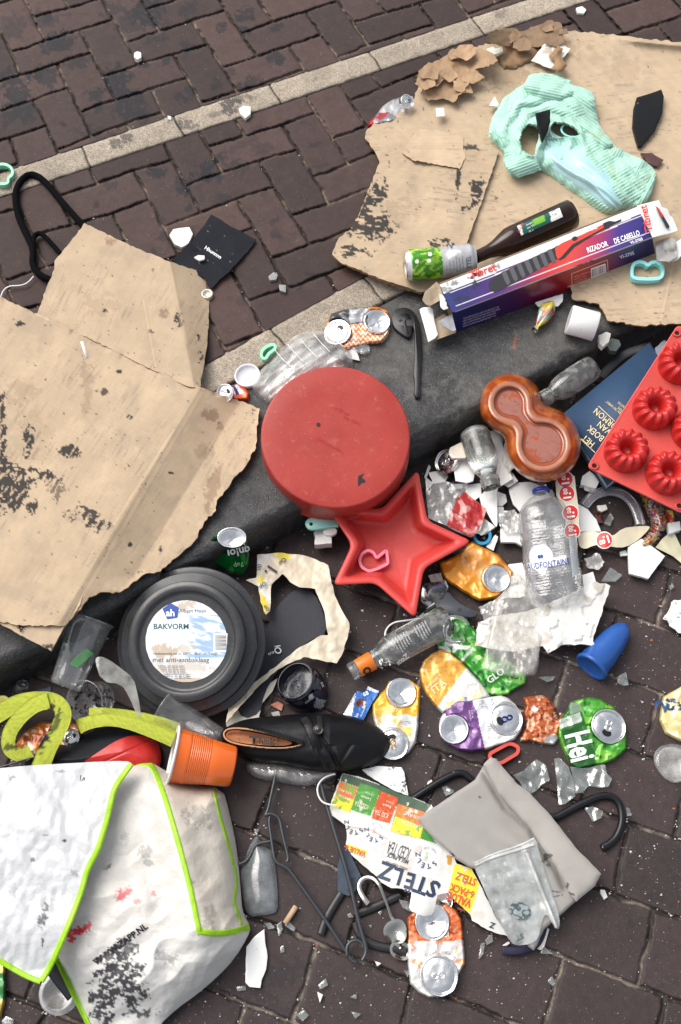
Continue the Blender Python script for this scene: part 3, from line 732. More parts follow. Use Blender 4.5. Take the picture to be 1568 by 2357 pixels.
wad('torn_paper', [(1145, 108), (1230, 104), (1240, 130), (1200, 152), (1160, 158), (1140, 130)], .016, .004, 69, .62, 'flat damp brown paper scrap under the torn layers at the top')
o = sheet_obj('paper_label', rough([(1262, 88), (1313, 112), (1300, 130), (1268, 158), (1222, 140), (1245, 112)], 1.2, 6, 3), K['paper'], z0=.024, th=.001, H=lambda x, y, d: .006*fbm(x, y, 30, 2, 5), paint=lambda x, y: mixp(np.tile(np.array([.75, .72, .64]), (len(x), 1)), (.3, .2, .12), blot(x, y, [(1260, 118, 20, 8, .6), (1295, 140, 14, 6, .7)], 4)))
tag(o, 'creased off-white paper label near the top, right of the brown paper layers', 'paper scrap')
wad('torn_paper', [(1262, 128), (1285, 104), (1298, 112), (1290, 128), (1306, 150), (1290, 166), (1270, 160), (1278, 140)], .033, .006, 71, .7, 'small brown paper curl lying on the off-white label')

# ================================================================ ROUND TINS AND MOULDS
fr = frame(770, 1035, -.018, 0, 12, 2)
t = T('cake_tin', 'round red upside-down cake tin with a scuffed base, resting across the kerb', 'cake tin', 778, 1012, -.005)
R = .146
V, F, _, _ = lathe([(.139, .0), (R, .000), (R+.003, .003), (R, .006), (.1445, .007), (.1435, .02), (.1425, .081), (.1418, .0855), (.1405, .0872), (.138, .0878), (.10, .0878), (.06, .0874), (.028, .0874), (.003, .0872), (.0, .0872)], fr, 120)
mesh('tin_body', V, F, K['redpan'], t)
dmp = M('tar_spot', (.012, .012, .014), .5)
def tinsurf(x, y):
    A = fr[0]+fr[3]*.0878; n = fr[3]; d = rays(x, y); tt = ((A-CAM)@n)/(d@n); return CAM+d*tt[..., None]
patch('tar_spot', rough(ell(733, 977, 4.5, 5, 0, 12), .6, 4), tinsurf, dmp, t, 1.5)
patch('tar_smear', rough([(825, 1095), (838, 1088), (834, 1100), (842, 1108), (833, 1112), (826, 1120), (824, 1106)], 1.5, 4), tinsurf, dmp, t, 1.5)
texts([('ø 28 cm', 770, 940, 11, -28, 0), ('max 230 C', 790, 960, 10, -28, 0), ('[ SINGLE LAYER ]', 730, 1010, 9, -30, 0)], tinsurf, M('embossed_red', (.42, .03, .028), .4), t, 'embossing', .0008)

fr2 = frame(440, 1478, -.035, 0, 15, -7)
t = T('cake_tin', 'round black stepped cake tin with a paper label, lying below the cardboard', 'cake tin', 440, 1478, -.045)
m_tin = M('black_coated_tin', (.028, .029, .031), .30, rvar=(30, .24, .42), dirt=(40, .58, (.10, .10, .10), .2, .4), specks=[(600, .71, (.4, .38, .35), .5)], coat=.2)
pr = [(.134, -.002), (.139, 0), (.1392, .003), (.137, .005), (.1268, .0052), (.1262, .0065), (.1258, .0190), (.1248, .0202), (.1092, .0205), (.1084, .0216), (.1080, .0350), (.1068, .0364), (.0922, .0366), (.0908, .0358), (.0900, .0315), (.084, .031), (.05, .031), (.0, .031)]
V, F, _, _ = lathe(pr, fr2, 128); mesh('tin_body', V, F, m_tin, t)
def pl2(z, f): 
    def s(x, y):
        A = f[0]+f[3]*z; n = f[3]; d = rays(x, y); tt = ((A-CAM)@n)/(d@n); return CAM+d*tt[..., None]
    return s
ls = pl2(.0314, fr2)
lc = PX((fr2[0]+fr2[3]*.0314)[None, :]); LX, LY = float(lc[0][0]), float(lc[1][0])
def lp(x, y):
    u = x-LX; v = y-LY
    c = np.tile(np.array([.72, .76, .80]), (len(x), 1))
    blue = sm(.45, .62, fbm(u*.4+v*.3, v*1.6-u*.5, 13, 3, 4))*sm(-8, 20, u)*(v < 38)*(v > -60)
    c = mixp(c, (.16, .33, .55), blue*.75)
    c = mixp(c, (.25, .42, .62), sm(26, 34, v)*sm(40, 34, v)*sm(-10, 10, u))
    c = mixp(c, (.48, .38, .27), blot(x, y, [(LX-50, LY+22, 32, 16, .9), (LX-10, LY+60, 70, 26, .6), (LX, LY+20, 20, 14, .6), (LX-5, LY-80, 26, 14, .8), (LX-60, LY+60, 20, 34, .5), (LX, LY+90, 40, 10, .9)], 4, 9))
    return c
lab = patch('paper_label', rough(ell(LX, LY, 94, 94, 0, 60), 1.2, 6, 4), ls, M('tin_label', None, .45, var=(40, .05)), t, 2.2, .0006, lp)
lab['label'] = 'round white and blue paper label, muddy at the bottom'
it = [('Albert Heijn', LX-17, LY-66, 12.5, 0, 0), ('hittebestendig tot ca. 220°C   Ø 27 cm, 3-laags', LX-77, LY+31, 7.8, 0, 0), ('met anti-aanbaklaag', LX-78, LY+48, 16.5, 0, 0)]
for k in range(8): it.append(('nederlands  tekst  gebruik  wassen  droog'[k % 5:34+k % 3], LX-66+k*3, LY+58+k*4, 4.4, 0, 0))
texts(it, ls, ink('#2a3c50'), t, 'lettering')
texts([('BAKVORM', LX-76, LY-28, 17.5, 0, .02)], ls, ink('#15505a'), t, 'lettering')
patch('printed_mark', [(LX-55, LY-75), (LX-36, LY-88), (LX-17, LY-77), (LX-20, LY-54), (LX-44, LY-50)], ls, ink('#3450a0'), t, 2, .0009)
texts([('ah', LX-47, LY-58, 22, 0, .03)], ls, ink('#f4f6fa'), t, 'lettering', .0013)
bars = []
rb = random.Random(3)
g = Geo()
for k in range(18):
    y0 = LY-15+k*2.0; x0 = LX+66
    q = lift(ls, .0012)(np.array([x0, x0+26, x0+26, x0]), np.array([y0, y0, y0+rb.choice([.7, 1.3]), y0+.7])); g.add(q, [(3, 2, 1, 0)])
patch('barcode_panel', [(LX+62, LY-18), (LX+95, LY-18), (LX+91, LY+25), (LX+62, LY+25)], ls, ink('#f0f0ee'), t, 3, .0009)
gobj('barcode', g, ink('#22262c'), t, False)

# star mould
star = [(962, 1080), (984, 1198), (1087, 1246), (976, 1308), (956, 1424), (864, 1342), (766, 1347), (810, 1254), (748, 1160), (878, 1172)]
def starring(shr, corner, n=3):
    c = (905, 1255); return None
def offset(pts, d):
    p = np.array(pts, float); n = len(p); e = np.roll(p, -1, 0)-p; e /= np.linalg.norm(e, axis=1)[:, None]
    nr = np.column_stack([-e[:, 1], e[:, 0]]); a = nr; b = np.roll(nr, 1, 0); m = a+b; m = m/(np.sum(m*a, 1)[:, None]+1e-9)
    return p+m*d
def roundc(pts, r, k=6):
    out = []; n = len(pts)
    for i in range(n):
        p0 = np.array(pts[i-1]); p1 = np.array(pts[i]); p2 = np.array(pts[(i+1) % n])
        a = p0-p1; b = p2-p1; la, lb = np.linalg.norm(a), np.linalg.norm(b); rr = min(r, la*.45, lb*.45)
        s = p1+a/la*rr; e = p1+b/lb*rr
        for j in range(k+1):
            u = j/k; out.append(tuple((1-u)**2*s+2*u*(1-u)*p1+u*u*e))
    return out
def vessel(pts, zt, zb, rim, slope, name, mat, t, rc=16):
    "open mould: outer wall, rolled rim, sloping inner wall, floor"
    area = sum(pts[i-1][0]*pts[i][1]-pts[i][0]*pts[i-1][1] for i in range(len(pts))); sg = 1 if area > 0 else -1
    L = [(0, zb, slope*.6), (0, zt-.004, 0), (0, zt-.0012, 1.0), (0, zt, 3), (0, zt+.0005, rim*.6), (0, zt-.0010, rim), (0, zt-.006, rim+2.0), (0, (zt+zb)/2, rim+slope*.45), (0, zb+.008, rim+slope*.85), (0, zb+.004, rim+slope)]
    rings = []
    for _, z, off in L:
        q = np.array(roundc([tuple(v) for v in offset(pts, off*sg)], rc*(1-off/70)))
        rings.append(P(q[:, 0], q[:, 1], z))
    n = len(rings[0]); V = np.concatenate(rings); F = []
    for k in range(len(rings)-1):
        for i in range(n): F.append((k*n+i, k*n+(i+1) % n, (k+1)*n+(i+1) % n, (k+1)*n+i))
    cx, cy = np.mean([p[0] for p in pts]), np.mean([p[1] for p in pts])
    # floor as concentric rings towards the centre
    last = rings[-1]; cpt = P(cx, cy, L[-1][1]-.002); base = (len(rings)-1)*n
    for u in (.8, .5, .2):
        ring = cpt+(last-cpt)*u; V = np.concatenate([V, ring]); nb = len(V)-n
        for i in range(n): F.append((base+i, base+(i+1) % n, nb+(i+1) % n, nb+i))
        base = nb
    V = np.concatenate([V, cpt[None, :]])
    for i in range(n): F.append((base+i, base+(i+1) % n, len(V)-1))
    return mesh(name, V, F, mat, t)
o = vessel(star, RZ+.075, RZ+.030, 15, 16, 'star_mould', K['redsil'], None, 17)
tag(o, 'red star-shaped silicone baking mould, open side up with a pink cutter in it', 'baking mould')

# bundt mould: a sheet of six fluted rings, upside down
A0 = P(1350, 1075, RZ+.085); B0 = P(1572, 1182, RZ+.085); C0 = P(1557, 752, .035)
ex = B0-A0; ex[2] *= 1; exn = ex/np.linalg.norm(ex); up0 = C0-A0; nn = np.cross(exn, up0); nn /= np.linalg.norm(nn); eyn = np.cross(nn, exn)
LW = .205; LH = (up0@eyn)+.006; FB = (A0, exn, eyn, nn)
t = bpy.data.objects.new('baking_mould', None); COL.objects.link(t); t.location = tuple(A0); tag(t, 'red silicone mould with six fluted ring cups, lying on the dark blue book', 'baking mould')
def rrect(w_, h_, r, k=6):
    return roundc([(0, 0), (w_, 0), (w_, h_), (0, h_)], r, k)
skew = (up0@exn)/LH
def FBp(u, v, z): return A0+exn*(np.asarray(u)+skew*np.asarray(v))[..., None]+eyn*np.asarray(v)[..., None]+nn*np.asarray(z)[..., None]
rr = np.array(rrect(LW, LH, .012)); n = len(rr); cc = np.array([LW/2, LH/2]); rings = []
for off, z in ((0, -.004), (0, .0), (.0012, .0014), (.003, .0008), (.0045, -.0002)):
    q = rr.copy(); q[:, 0] += np.sign(cc[0]-q[:, 0])*off; q[:, 1] += np.sign(cc[1]-q[:, 1])*off; rings.append(FBp(q[:, 0], q[:, 1], np.full(n, z)))
V = np.concatenate(rings); F = []
for k in range(len(rings)-1):
    for i in range(n): F.append((k*n+i, k*n+(i+1) % n, (k+1)*n+(i+1) % n, (k+1)*n+i))
F.append(tuple((len(rings)-1)*n+i for i in range(n))); F.append(tuple(range(n))[::-1])
mesh('base_sheet', V, F, M('red_silicone_flat', (.62, .085, .07), .5, var=(12, .06), specks=[(800, .68, (.95, .6, .55), .6)], bump=(600, .12, .0006), sub=0), t)
def swirl(Rr, Z, PHI):
    h = Z/.034
    f = np.clip(h*1.6, 0, 1)*np.clip((Rr-.010)/.01, 0, 1)
    tw = PHI*13+ (Rr-.03)*150*1.0
    b = np.cos(tw); b = np.sign(b)*np.abs(b)**.7
    return Rr+.0016*b*f*(Rr > .015), Z+.0018*b*f, PHI
m_cupr = M('red_silicone_gloss', (.50, .022, .020), .3, bump=(700, .1, .0006), specks=[(500, .72, (.8, .4, .36), .5)])
rng = [(1444, 1034), (1509, 936), (1568, 832), (1541, 1085), (1600, 985)]
for cx, cy in rng:
    d = rays(cx, cy); tt = ((A0+nn*.02-CAM)@nn)/(d@nn); p = CAM+d*tt-nn*.02
    f = (p, exn, eyn, nn)
    prf = [(1.1*a_, 1.15*b_) for a_, b_ in [(.0385, -.0005), (.0385, .004), (.0382, .012), (.037, .020), (.034, .027), (.030, .0315), (.026, .0335), (.022, .0335), (.018, .031), (.0145, .026), (.012, .018), (.0105, .008), (.009, .004), (.0, .004)]]
    V, F, _, _ = lathe(prf, f, 156, mod=swirl); mesh('ring_cup', V, F, m_cupr, t)
for cx, cy in ((1368, 1073), (1558, 768), (1563, 1165)):
    d = rays(cx, cy); tt = ((A0-CAM)@nn)/(d@nn); p = CAM+d*tt; f = (p, exn, eyn, nn)
    V, F, _, _ = lathe([(.0085, .0012), (.0085, .003), (.0065, .0035), (.0048, .003), (.0048, .0012), (.0047, .0010)], f, 28); mesh('eyelet', V, F, K['redsil'], t)
    V, F, _, _ = lathe([(.0047, .0013), (.0, .0013)], f, 28); mesh('eyelet_hole', V, F, M('hole_dark', (.01, .01, .015), .9) if 'hole_dark' not in bpy.data.materials else bpy.data.materials['hole_dark'], t)

# book under it
t = T('book', 'dark blue hardback book with gold lettering, half under the red ring mould', 'book', 1380, 1000, RZ+.03)
zb = RZ+.075
q = [(1494, 789), (1560, 850), (1560, 1010), (1400, 1118), (1292, 953)]
TL, L_, BT = P(1494, 789, -.005), P(1294, 954, RZ+.06), P(1398, 1117, RZ+.055)
bs = plane3(TL, L_, BT); RT = TL+(BT-L_)
m_book = M('blue_book_cloth', srgb('24405f'), .6, bump=(350, .5, .001), var=(18, .12), dirt=(70, .62, (.09, .12, .16), .1, .4))
def slab(c4, th, off=0):
    c4 = np.array(c4); n = np.cross(c4[1]-c4[0], c4[3]-c4[0]); n /= np.linalg.norm(n)
    if n[2] < 0: n = -n
    V = np.concatenate([c4+n*off, c4+n*(off-th)]); return V, [(0, 1, 2, 3), (7, 6, 5, 4)]+[(k+4, (k+1) % 4+4, (k+1) % 4, k) for k in range(4)]
V, F = slab([TL, L_, BT, RT], .0028); o = mesh('front_cover', V, F, m_book, t, smooth=False)
cen = (TL+L_+BT+RT)/4; ins = [c+(cen-c)*.03 for c in (TL, L_, BT, RT)]
V, F = slab(ins, .026, -.0032); mesh('pages', V, F, M('page_edges', (.62, .60, .55), .8, wave=(0, 300, .3)), t, smooth=False)
V, F = slab([TL, L_, BT, RT], .0028, -.0296); mesh('back_cover', V, F, m_book, t, smooth=False)
gold = M('gold_foil', (.80, .66, .36), .4, metal=.4)
def bk(cx, cy): return 1254.4+cx*.2, 752.6+cy*.2
def endtext(s, cx, cy, size, ang=140, bold=.0):
    v, f = text_raw(s, bold); wd = v[:, 0].max()*size*.82; a = math.radians(ang); x, y = bk(cx, cy)
    return (s, x-wd*math.cos(a), y+wd*math.sin(a), size, ang, bold, .82)
texts([endtext('HET', 462, 1236, 21), endtext('BOEK', 525, 1128, 21), endtext('VAN', 640, 1082, 21), endtext('MORMON', 600, 930, 21),
       endtext('EEN TESTAMENT', 712, 842, 7.5), endtext('AANGAANDE', 850, 915, 7.5), endtext('JEZUS CHRISTUS', 850, 855, 7.5)], bs, gold, t)
g = Geo()
for a, b in (((405, 1285), (575, 1448)), ((613, 910), (800, 1085))):
    a, b = bk(*a), bk(*b); g.add(lift(bs, .0009)(np.array([a[0], b[0], b[0]+1.0, a[0]+1.0]), np.array([a[1], b[1], b[1]-1.0, a[1]-1.0])), [(0, 1, 2, 3)])
gobj('gold_rule', g, gold, t, False)
# ================================================================ HELPERS FOR LITTER
def AL(h, f=.6): return tuple(v*f for v in srgb(h))
WHITE = (.80, .80, .78)
def layers(base, *L, n=.14, s=0, sc=30):
    base = np.asarray(base, float)
    def f(x, y):
        c = np.tile(base, (len(x), 1)) if base.ndim == 1 else base
        for m, col in L:
            if callable(m): k = np.clip(m(x, y), 0, 1)*1.0
            else: k = inside(x, y, m)*1.0
            c = mixp(c, col, k)
        return c*(1-n/2+n*fbm(x, y, sc, 3, s))[:, None]
    return f
def NT(sc, a, b, s=0, poly=None, rg=False):
    def f(x, y):
        v = (ridge(x, y, sc, 2, s) if rg else fbm(x, y, sc, 3, s)); v = sm(a, b, v)
        return v*inside(x, y, poly) if poly is not None else v
    return f
def side(x1, y1, x2, y2):
    "everything on the left of the line when walking from 1 to 2 (photo coordinates)"
    return lambda x, y: (((x2-x1)*(y-y1)-(y2-y1)*(x-x1)) < 0)*1.0
def prismpx(name, pts, z0, z1, mat, parent=None, bev=.0008, tilt=(0, 0), col=None):
    pts = np.asarray(pts, float); cx, cy = pts.mean(0)
    dz = (pts[:, 0]-cx)*tilt[0]*.001+(pts[:, 1]-cy)*tilt[1]*.001
    A = P(pts[:, 0], pts[:, 1], z1+dz)
    g = prism(A[:, :2], z0+dz, z1+dz, bev, None, col); return gobj(name, g, mat, parent, False)
def can_end(t, x, y, z, rpx, kind='bottom', tx=0, ty=0, sq=1.0, yaw=0, s=0, mat=None, tabc=None, taba=30, hole=True):
    r = rpx/float(scale_at(x, y, z)); fr = frame(x, y, z, yaw, tx, ty)
    def dent(Rr, Z, PH):
        q = fbm(Rr*np.cos(PH)*100+s*9, Rr*np.sin(PH)*100, 1.1, 2, s)-.5
        return Rr*(1+.06*q), Z+q*.010*(1-Rr/r)*(1 if kind == 'bottom' else .35), PH
    if kind == 'bottom':
        pr = [(r*.93, -.009), (r*.99, -.004), (r, -.001), (r*.97, .0012), (r*.92, .0014), (r*.87, .0), (r*.80, -.0018), (r*.6, -.0045), (r*.35, -.006), (r*.12, -.0066), (0.0, -.0067)]
    else:
        pr = [(r*.95, -.008), (r*.97, -.003), (r*1.0, .0), (r*.985, .0018), (r*.945, .0020), (r*.92, .0005), (r*.905, -.0028), (r*.87, -.003), (r*.85, -.0012), (r*.835, -.0008), (r*.5, -.0006), (r*.25, -.0005), (0.0, -.0005)]
    V, F, _, _ = lathe(pr, fr, 64, sx=1, sy=sq, mod=dent)
    e = mesh('can_base' if kind == 'bottom' else 'can_lid', V, F, mat or K['alu'], t)
    if kind == 'top':
        a = math.radians(taba); c, sn = math.cos(a), math.sin(a)
        def pt(u, v, zz): return loc2w(fr, np.array([[(u*c-v*sn), (u*sn+v*c)*sq, zz]]))[0]
        if hole:
            q = [pt(r*(.42+.20*math.cos(k*2*PI/24)), r*.27*math.sin(k*2*PI/24), .0002) for k in range(24)]
            g = Geo(); g.add(q, [tuple(range(24))]); gobj('opening', g, ink('#141312'), e, False)
        g = Geo()
        for (cu, ru, rv) in ((.13, .17, .15), (-.20, .16, .13)):
            q = [pt(r*(cu+ru*math.cos(k*2*PI/20)), r*rv*math.sin(k*2*PI/20), .0018) for k in range(20)]
            v, f = tube(q, r*.045, 6, True, .5); g.add(v, f)
        gobj('pull_tab', g, M('tab', tabc, .25, metal=.7) if tabc else (mat or K['alu']), e)
    return e
def crushed(label, group, pts, paint, ends, z0, h=.022, s=1, mat=None, letters=(), cr=.006, name='crushed_can', sc=26, tip=None):
    sc = sc*1.5
    cx = sum(p[0] for p in pts)/len(pts); cy = sum(p[1] for p in pts)/len(pts)
    t = T(name, label, 'drink can', cx, cy, z0, group)
    def H(x, y, d):
        q = np.clip(d/3.5, 0, 1)
        hh = .0012+h*.22*q+.0052*q*facet(x, y, sc, s)+.0030*q*facet(x, y, sc*.42, s+4)+.0022*q*(1-np.abs(2*fbm(x, y, sc*.9, 2, s+9)-1)*3.0)
        for e in ends:
            r_ = np.hypot(x-e['x'], (y-e['y'])/e.get('sq', 1))/e['rpx']; k = sm(1.08, .84, r_); hh = hh*(1-k)+np.minimum(hh, .0015+h*.05)*k
        if tip: hh = hh+(tip[0]-y)*tip[1]
        return hh
    sheet_obj('can_wall', rough(pts, 1.0, 14, s), mat or K['can'], t, z0=z0, step=1.9, th=.004, H=H, paint=paint)
    def surf(x, y):
        x = np.asarray(x, float); y = np.asarray(y, float); d, _, _ = segd(x, y, pts); return P(x, y, z0+H(x, y, d))
    for items, hx in letters: texts(items, surf, ink(hx), t, 'lettering', .0022)
    for e in ends:
        if tip: e = {**e, 'z': e.get('z', z0+h*.25+.0085)+(tip[0]-e['y'])*tip[1]}
        can_end(t, **{**dict(z=z0+h*.25+.0085), **e})
    return t, surf
def lying(name, A, B, prof, mat, t, n=40, mod=None, cap=(False, False), sx=1):
    "turned shape with its axis from A (t=0) to B (t=1); prof = [(t, r)]"
    fr, L = axis_frame(A, B)
    V, F, ph, k = lathe([(r, tt*L) for tt, r in prof], fr, n, mod=mod, cap=cap, sx=sx); return mesh(name, V, F, mat, t)
def shard(label, pts, z, th=.004, mat=None, cat='ceramic shard', name='ceramic_shard', tilt=(0, 0), group=None, jag=1.0):
    cx = sum(p[0] for p in pts)/len(pts); cy = sum(p[1] for p in pts)/len(pts); R_ = max(math.hypot(p[0]-cx, p[1]-cy) for p in pts); an = cx*.37+cy
    def H(x, y, d):
        u = ((x-cx)*math.cos(an)+(y-cy)*math.sin(an))/R_
        return th+(x-cx)*tilt[0]*.0006+(y-cy)*tilt[1]*.0006+.0035*u*u*min(1, R_/40)+.0012*(fbm(x, y, R_*.6, 2, 3)-.5)*min(1, R_/30)-.0006*np.exp(-d/2)
    o = sheet_obj(name, rough(pts, jag*.7, 9, int(pts[0][0])), mat or K['ceramic'], z0=z, step=min(2.2, max(1.0, R_/6)), th=th, H=H); return tag(o, label, cat, group)
glass_m = clear('broken_glass', (.93, .95, .94), .12, .05, (.7, .75, .72), bump=(60, .6), fres=1)

# ================================================================ UPPER LEFT
m_velvet = M('black_flocking', (.004, .004, .005), .95, spec=.08, bump=(900, .6, .0008))
t = T('clothes_hanger', 'black flocked hanger lying on the bricks, its lower half under the cardboard flap', 'clothes hanger', 80, 540, 0, 'clothes hangers')
v, f = tube(pth([(215, 545), (185, 512), (140, 462), (100, 412), (70, 398), (45, 418), (34, 450), (42, 500), (66, 548), (78, 575), (74, 610), (92, 635), (120, 645), (150, 660)], .010, 3), .0075, 10); g = Geo(); g.add(v, f); gobj('shoulder_bar', g, m_velvet, t)
v, f = tube(pth([(78, 575), (76, 545), (92, 534), (110, 550), (140, 585), (165, 615)], .010, 3), .0055, 10); g = Geo(); g.add(v, f); gobj('inner_bar', g, m_velvet, t)
v, f = tube(pth([(78, 636), (64, 652), (46, 658), (22, 658), (8, 668), (2, 684)], .008, 3), .0016, 8); g = Geo(); g.add(v, f); gobj('hook', g, K['whitewire'], t)
o = gobj('cookie_cutter', wallring(chaikin([(-14, 392), (14, 386), (32, 396), (34, 412), (22, 420), (24, 432), (2, 434), (-16, 424)], 2), .001, .014, 3, True, 1.4), K['mint']); tag(o, 'mint green cookie cutter at the left edge beside the pale edging blocks', 'cookie cutter')
# navy pouch
pts = [(486, 494), (530, 520), (589, 551), (570, 580), (545, 606), (508, 642), (487, 664), (470, 640), (430, 625), (394, 598), (412, 585), (436, 562), (462, 528)]
o = tag(sheet_obj('fabric_pouch', rough(pts, 1.5, 12, 4), K['cloth'], z0=0, step=2.6, th=.004, H=lambda x, y, d: .004+.010*facet(x, y, 46, 3)+.004*np.exp(-((x-440)*.55-(y-560)*.83)**2/60),
    paint=layers((.004, .005, .011), (NT(4, .83, .86, 3), (.2, .2, .2)))), 'small dark navy fabric pouch on the bricks with white script on it', 'pouch')
V_ = texts([('Hhunnnn', 470, 572, 12, -33, .02)], lambda x, y: P(x, y, .012), ink('#e8e8e8'), o); V_.location = tuple(-np.array(o.location)) if False else V_.location
# small white shards on the paving
SH = [('rounded white ceramic shard beside the navy pouch', [(390, 541), (399, 527), (436, 522), (444, 538), (434, 560), (418, 569), (402, 562)], .001, .008),
      ('small white chip lying on the navy pouch', [(447, 592), (456, 587), (471, 588), (471, 596), (458, 600)], .014, .004),
      ('white chip lying across the upper pale edging blocks', [(550, 250), (560, 243), (577, 246), (577, 262), (565, 272), (554, 262)], .003, .008),
      ('small white lump on the stained bricks at the top left', [(309, 122), (316, 118), (325, 121), (325, 132), (317, 137), (309, 132)], .001, .009),
      ('white square chip on the cardboard left of the knit top', [(1003, 249), (1022, 248), (1024, 267), (1005, 269)], .028, .002),
      ('small white triangle on the cardboard touching the knit top', [(1126, 243), (1139, 221), (1148, 238), (1147, 245)], .028, .005),
      ('white crumb on the brown paper scraps at the top', [(1120, 112), (1135, 107), (1140, 112), (1156, 108), (1158, 117), (1143, 124), (1124, 126)], .034, .007),
      ('tiny off-white chip on the paving left of the pale edging', [(386, 266), (394, 268), (394, 275), (387, 274)], .001, .005),
      ('grey stone chip in a brick joint below the navy pouch', [(618, 636), (630, 626), (640, 632), (636, 643), (622, 645)], .001, .006),
      ('grey stone chip in a joint just above the edging blocks', [(642, 655), (658, 656), (658, 672), (644, 668)], .001, .006),
      ('pale stone at the top edge of the paving by the edging', [(1326, 18), (1340, 14), (1350, 22), (1344, 31), (1330, 30)], .001, .006)]
m_chip = M('pale_chip', (.70, .68, .62), .45, var=(200, .1), bump=(300, .3))
for lb, pts, z, th in SH: shard(lb, pts, z, th, m_chip if 'grey' not in lb else M('grey_chip', (.25, .25, .24), .5), cat='chip', name='ceramic_shard' if 'stone' not in lb else 'stone_chip', jag=.8)
# filter tip on the big sheet
A, B = P(189, 787, .046), P(201, 825, .043)
o = lying('filter_tip', A, B, [(0, 0), (0, .0035), (1, .0035), (1, 0)], M('filter_paper', (.72, .70, .66), .8), None, 14); tag(o, 'white filter tip lying on the largest cardboard sheet', 'filter tip')
# jar lid ring peeping from under the flap
t = T('round_lid', 'pale metal lid edge showing beneath the folded cardboard corner', 'lid', 478, 682, 0)
V, F, _, _ = lathe([(.012, 0), (.0125, .008), (.012, .010), (.009, .010), (.008, .006), (0, .006)], frame(478, 682, 0), 30); mesh('lid_shell', V, F, M('cream_metal', (.6, .58, .5), .35, metal=.3), t)

# ================================================================ UPPER RIGHT
# red and white can behind the cardboard
crushed('crushed red and white can behind the left edge of the clean cardboard', 'crushed drink cans', [(868, 262), (880, 245), (905, 228), (935, 219), (950, 222), (960, 240), (940, 262), (900, 282), (858, 290), (846, 290), (850, 280)],
        layers(AL('d6d6d8'), ([(840, 300), (850, 278), (868, 260), (895, 258), (900, 262), (880, 276), (860, 300)], AL('b01624', .8)), (NT(14, .58, .66, 3), AL('9a9aa0'))), [dict(x=937, y=234, rpx=17, kind='top', tx=20, ty=30, z=.034)], .002, .026, 3)
# knit top: a ribbed loop of cloth with a satin cup
knit_o = [(1214, 178), (1222, 170), (1234, 172), (1240, 180), (1247, 165), (1262, 170), (1290, 172), (1302, 182), (1314, 184), (1316, 195), (1345, 203), (1362, 210), (1368, 222), (1370, 250), (1378, 285), (1392, 312), (1410, 330), (1428, 348), (1455, 358), (1480, 368), (1500, 382), (1510, 396), (1508, 420), (1500, 445), (1484, 468), (1440, 480), (1410, 492), (1392, 490), (1375, 482), (1350, 462), (1320, 440), (1290, 420), (1262, 400), (1245, 390), (1225, 398), (1205, 402), (1195, 408), (1178, 404), (1165, 385), (1158, 370), (1160, 350), (1140, 330), (1126, 312), (1126, 290), (1138, 262), (1145, 245), (1165, 220), (1190, 202), (1206, 196)]
HOLE1 = [(1197, 322), (1203, 300), (1218, 284), (1232, 290), (1242, 300), (1240, 320), (1234, 335), (1232, 356), (1215, 356), (1202, 345)]
HOLE2 = [(1268, 292), (1276, 282), (1300, 284), (1322, 294), (1334, 308), (1330, 316), (1300, 314), (1278, 318), (1270, 306)]
def knitH(x, y, d):
    cx, cy = 1260, 318
    ang = np.arctan2(y-cy, x-cx); rad = np.hypot(x-cx, y-cy)
    d1, _, _ = segd(x, y, HOLE1); d2, _, _ = segd(x, y, HOLE2); i1 = inside(x, y, HOLE1); i2 = inside(x, y, HOLE2)
    q = (1-np.exp(-d/14))
    fold = .010*np.maximum(0, ridge(ang*30+rad*.15, rad*1.0, 34, 2, 11)-.1)+.010*np.maximum(0, np.sin(ang*5+rad*.035+1.2*fbm(x, y, 60, 2, 5)*3))**1.5+.016*fbm(x, y, 38, 3, 6)
    ribd = np.where(x > 1350, (x*.5+y*.86), np.where(y < 270, (x*.35+y*.94), (x*.85-y*.5)))
    dp_, _, _ = segd(x, y, [(1150, 345), (1150, 285), (1190, 228), (1260, 200), (1328, 225), (1362, 270), (1384, 335), (1440, 400), (1475, 440)], False); dp_ = dp_+18*(fbm(x, y, 40, 2, 31)-.5)
    fold = fold*.5+.011*np.abs(np.sin(dp_/8.5))*q
    rib = .0010*np.sin(ribd*2*PI/7.2)
    h = .006+.009*q+fold*.75*q+.015*facet(x, y, 58, 9)*q+.005*facet(x, y, 22, 4)*q+rib+.008*np.exp(-np.minimum(d1, d2)/10)
    h = np.where(i1 | i2, .001-.0*x, h)
    return h
def knitP(x, y):
    c = np.tile(np.array(AL('bfeeda', .78)), (len(x), 1))*(.92+.16*fbm(x, y, 24, 3, 8))[:, None]
    ribd = np.where(x > 1350, (x*.5+y*.86), np.where(y < 270, (x*.35+y*.94), (x*.85-y*.5)))
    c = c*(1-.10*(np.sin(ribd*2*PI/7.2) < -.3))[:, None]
    c = mixp(c, (.38, .45, .26), sm(.62, .75, fbm(x, y, 30, 3, 10))*.4*(x > 1340))
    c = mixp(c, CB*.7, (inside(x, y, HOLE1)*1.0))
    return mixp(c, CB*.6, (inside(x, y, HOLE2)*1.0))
t = T('knit_top', 'crumpled mint green ribbed knit top with a pale satin cup, on the clean cardboard', 'garment', 1300, 330, .02)
t['label'] = 'crumpled mint green ribbed knit top with a satin cup, lying on clean cardboard'
K['knit'] = M('mint_knit', None, .95, bump=(500, .6, .001), bump2=(70, .35, .004))
sheet_obj('knit_body', chaikin(rough(knit_o, 2, 10, 4), 1), K['knit'], t, z0=.014, step=2.0, th=.003, H=knitH, paint=knitP)
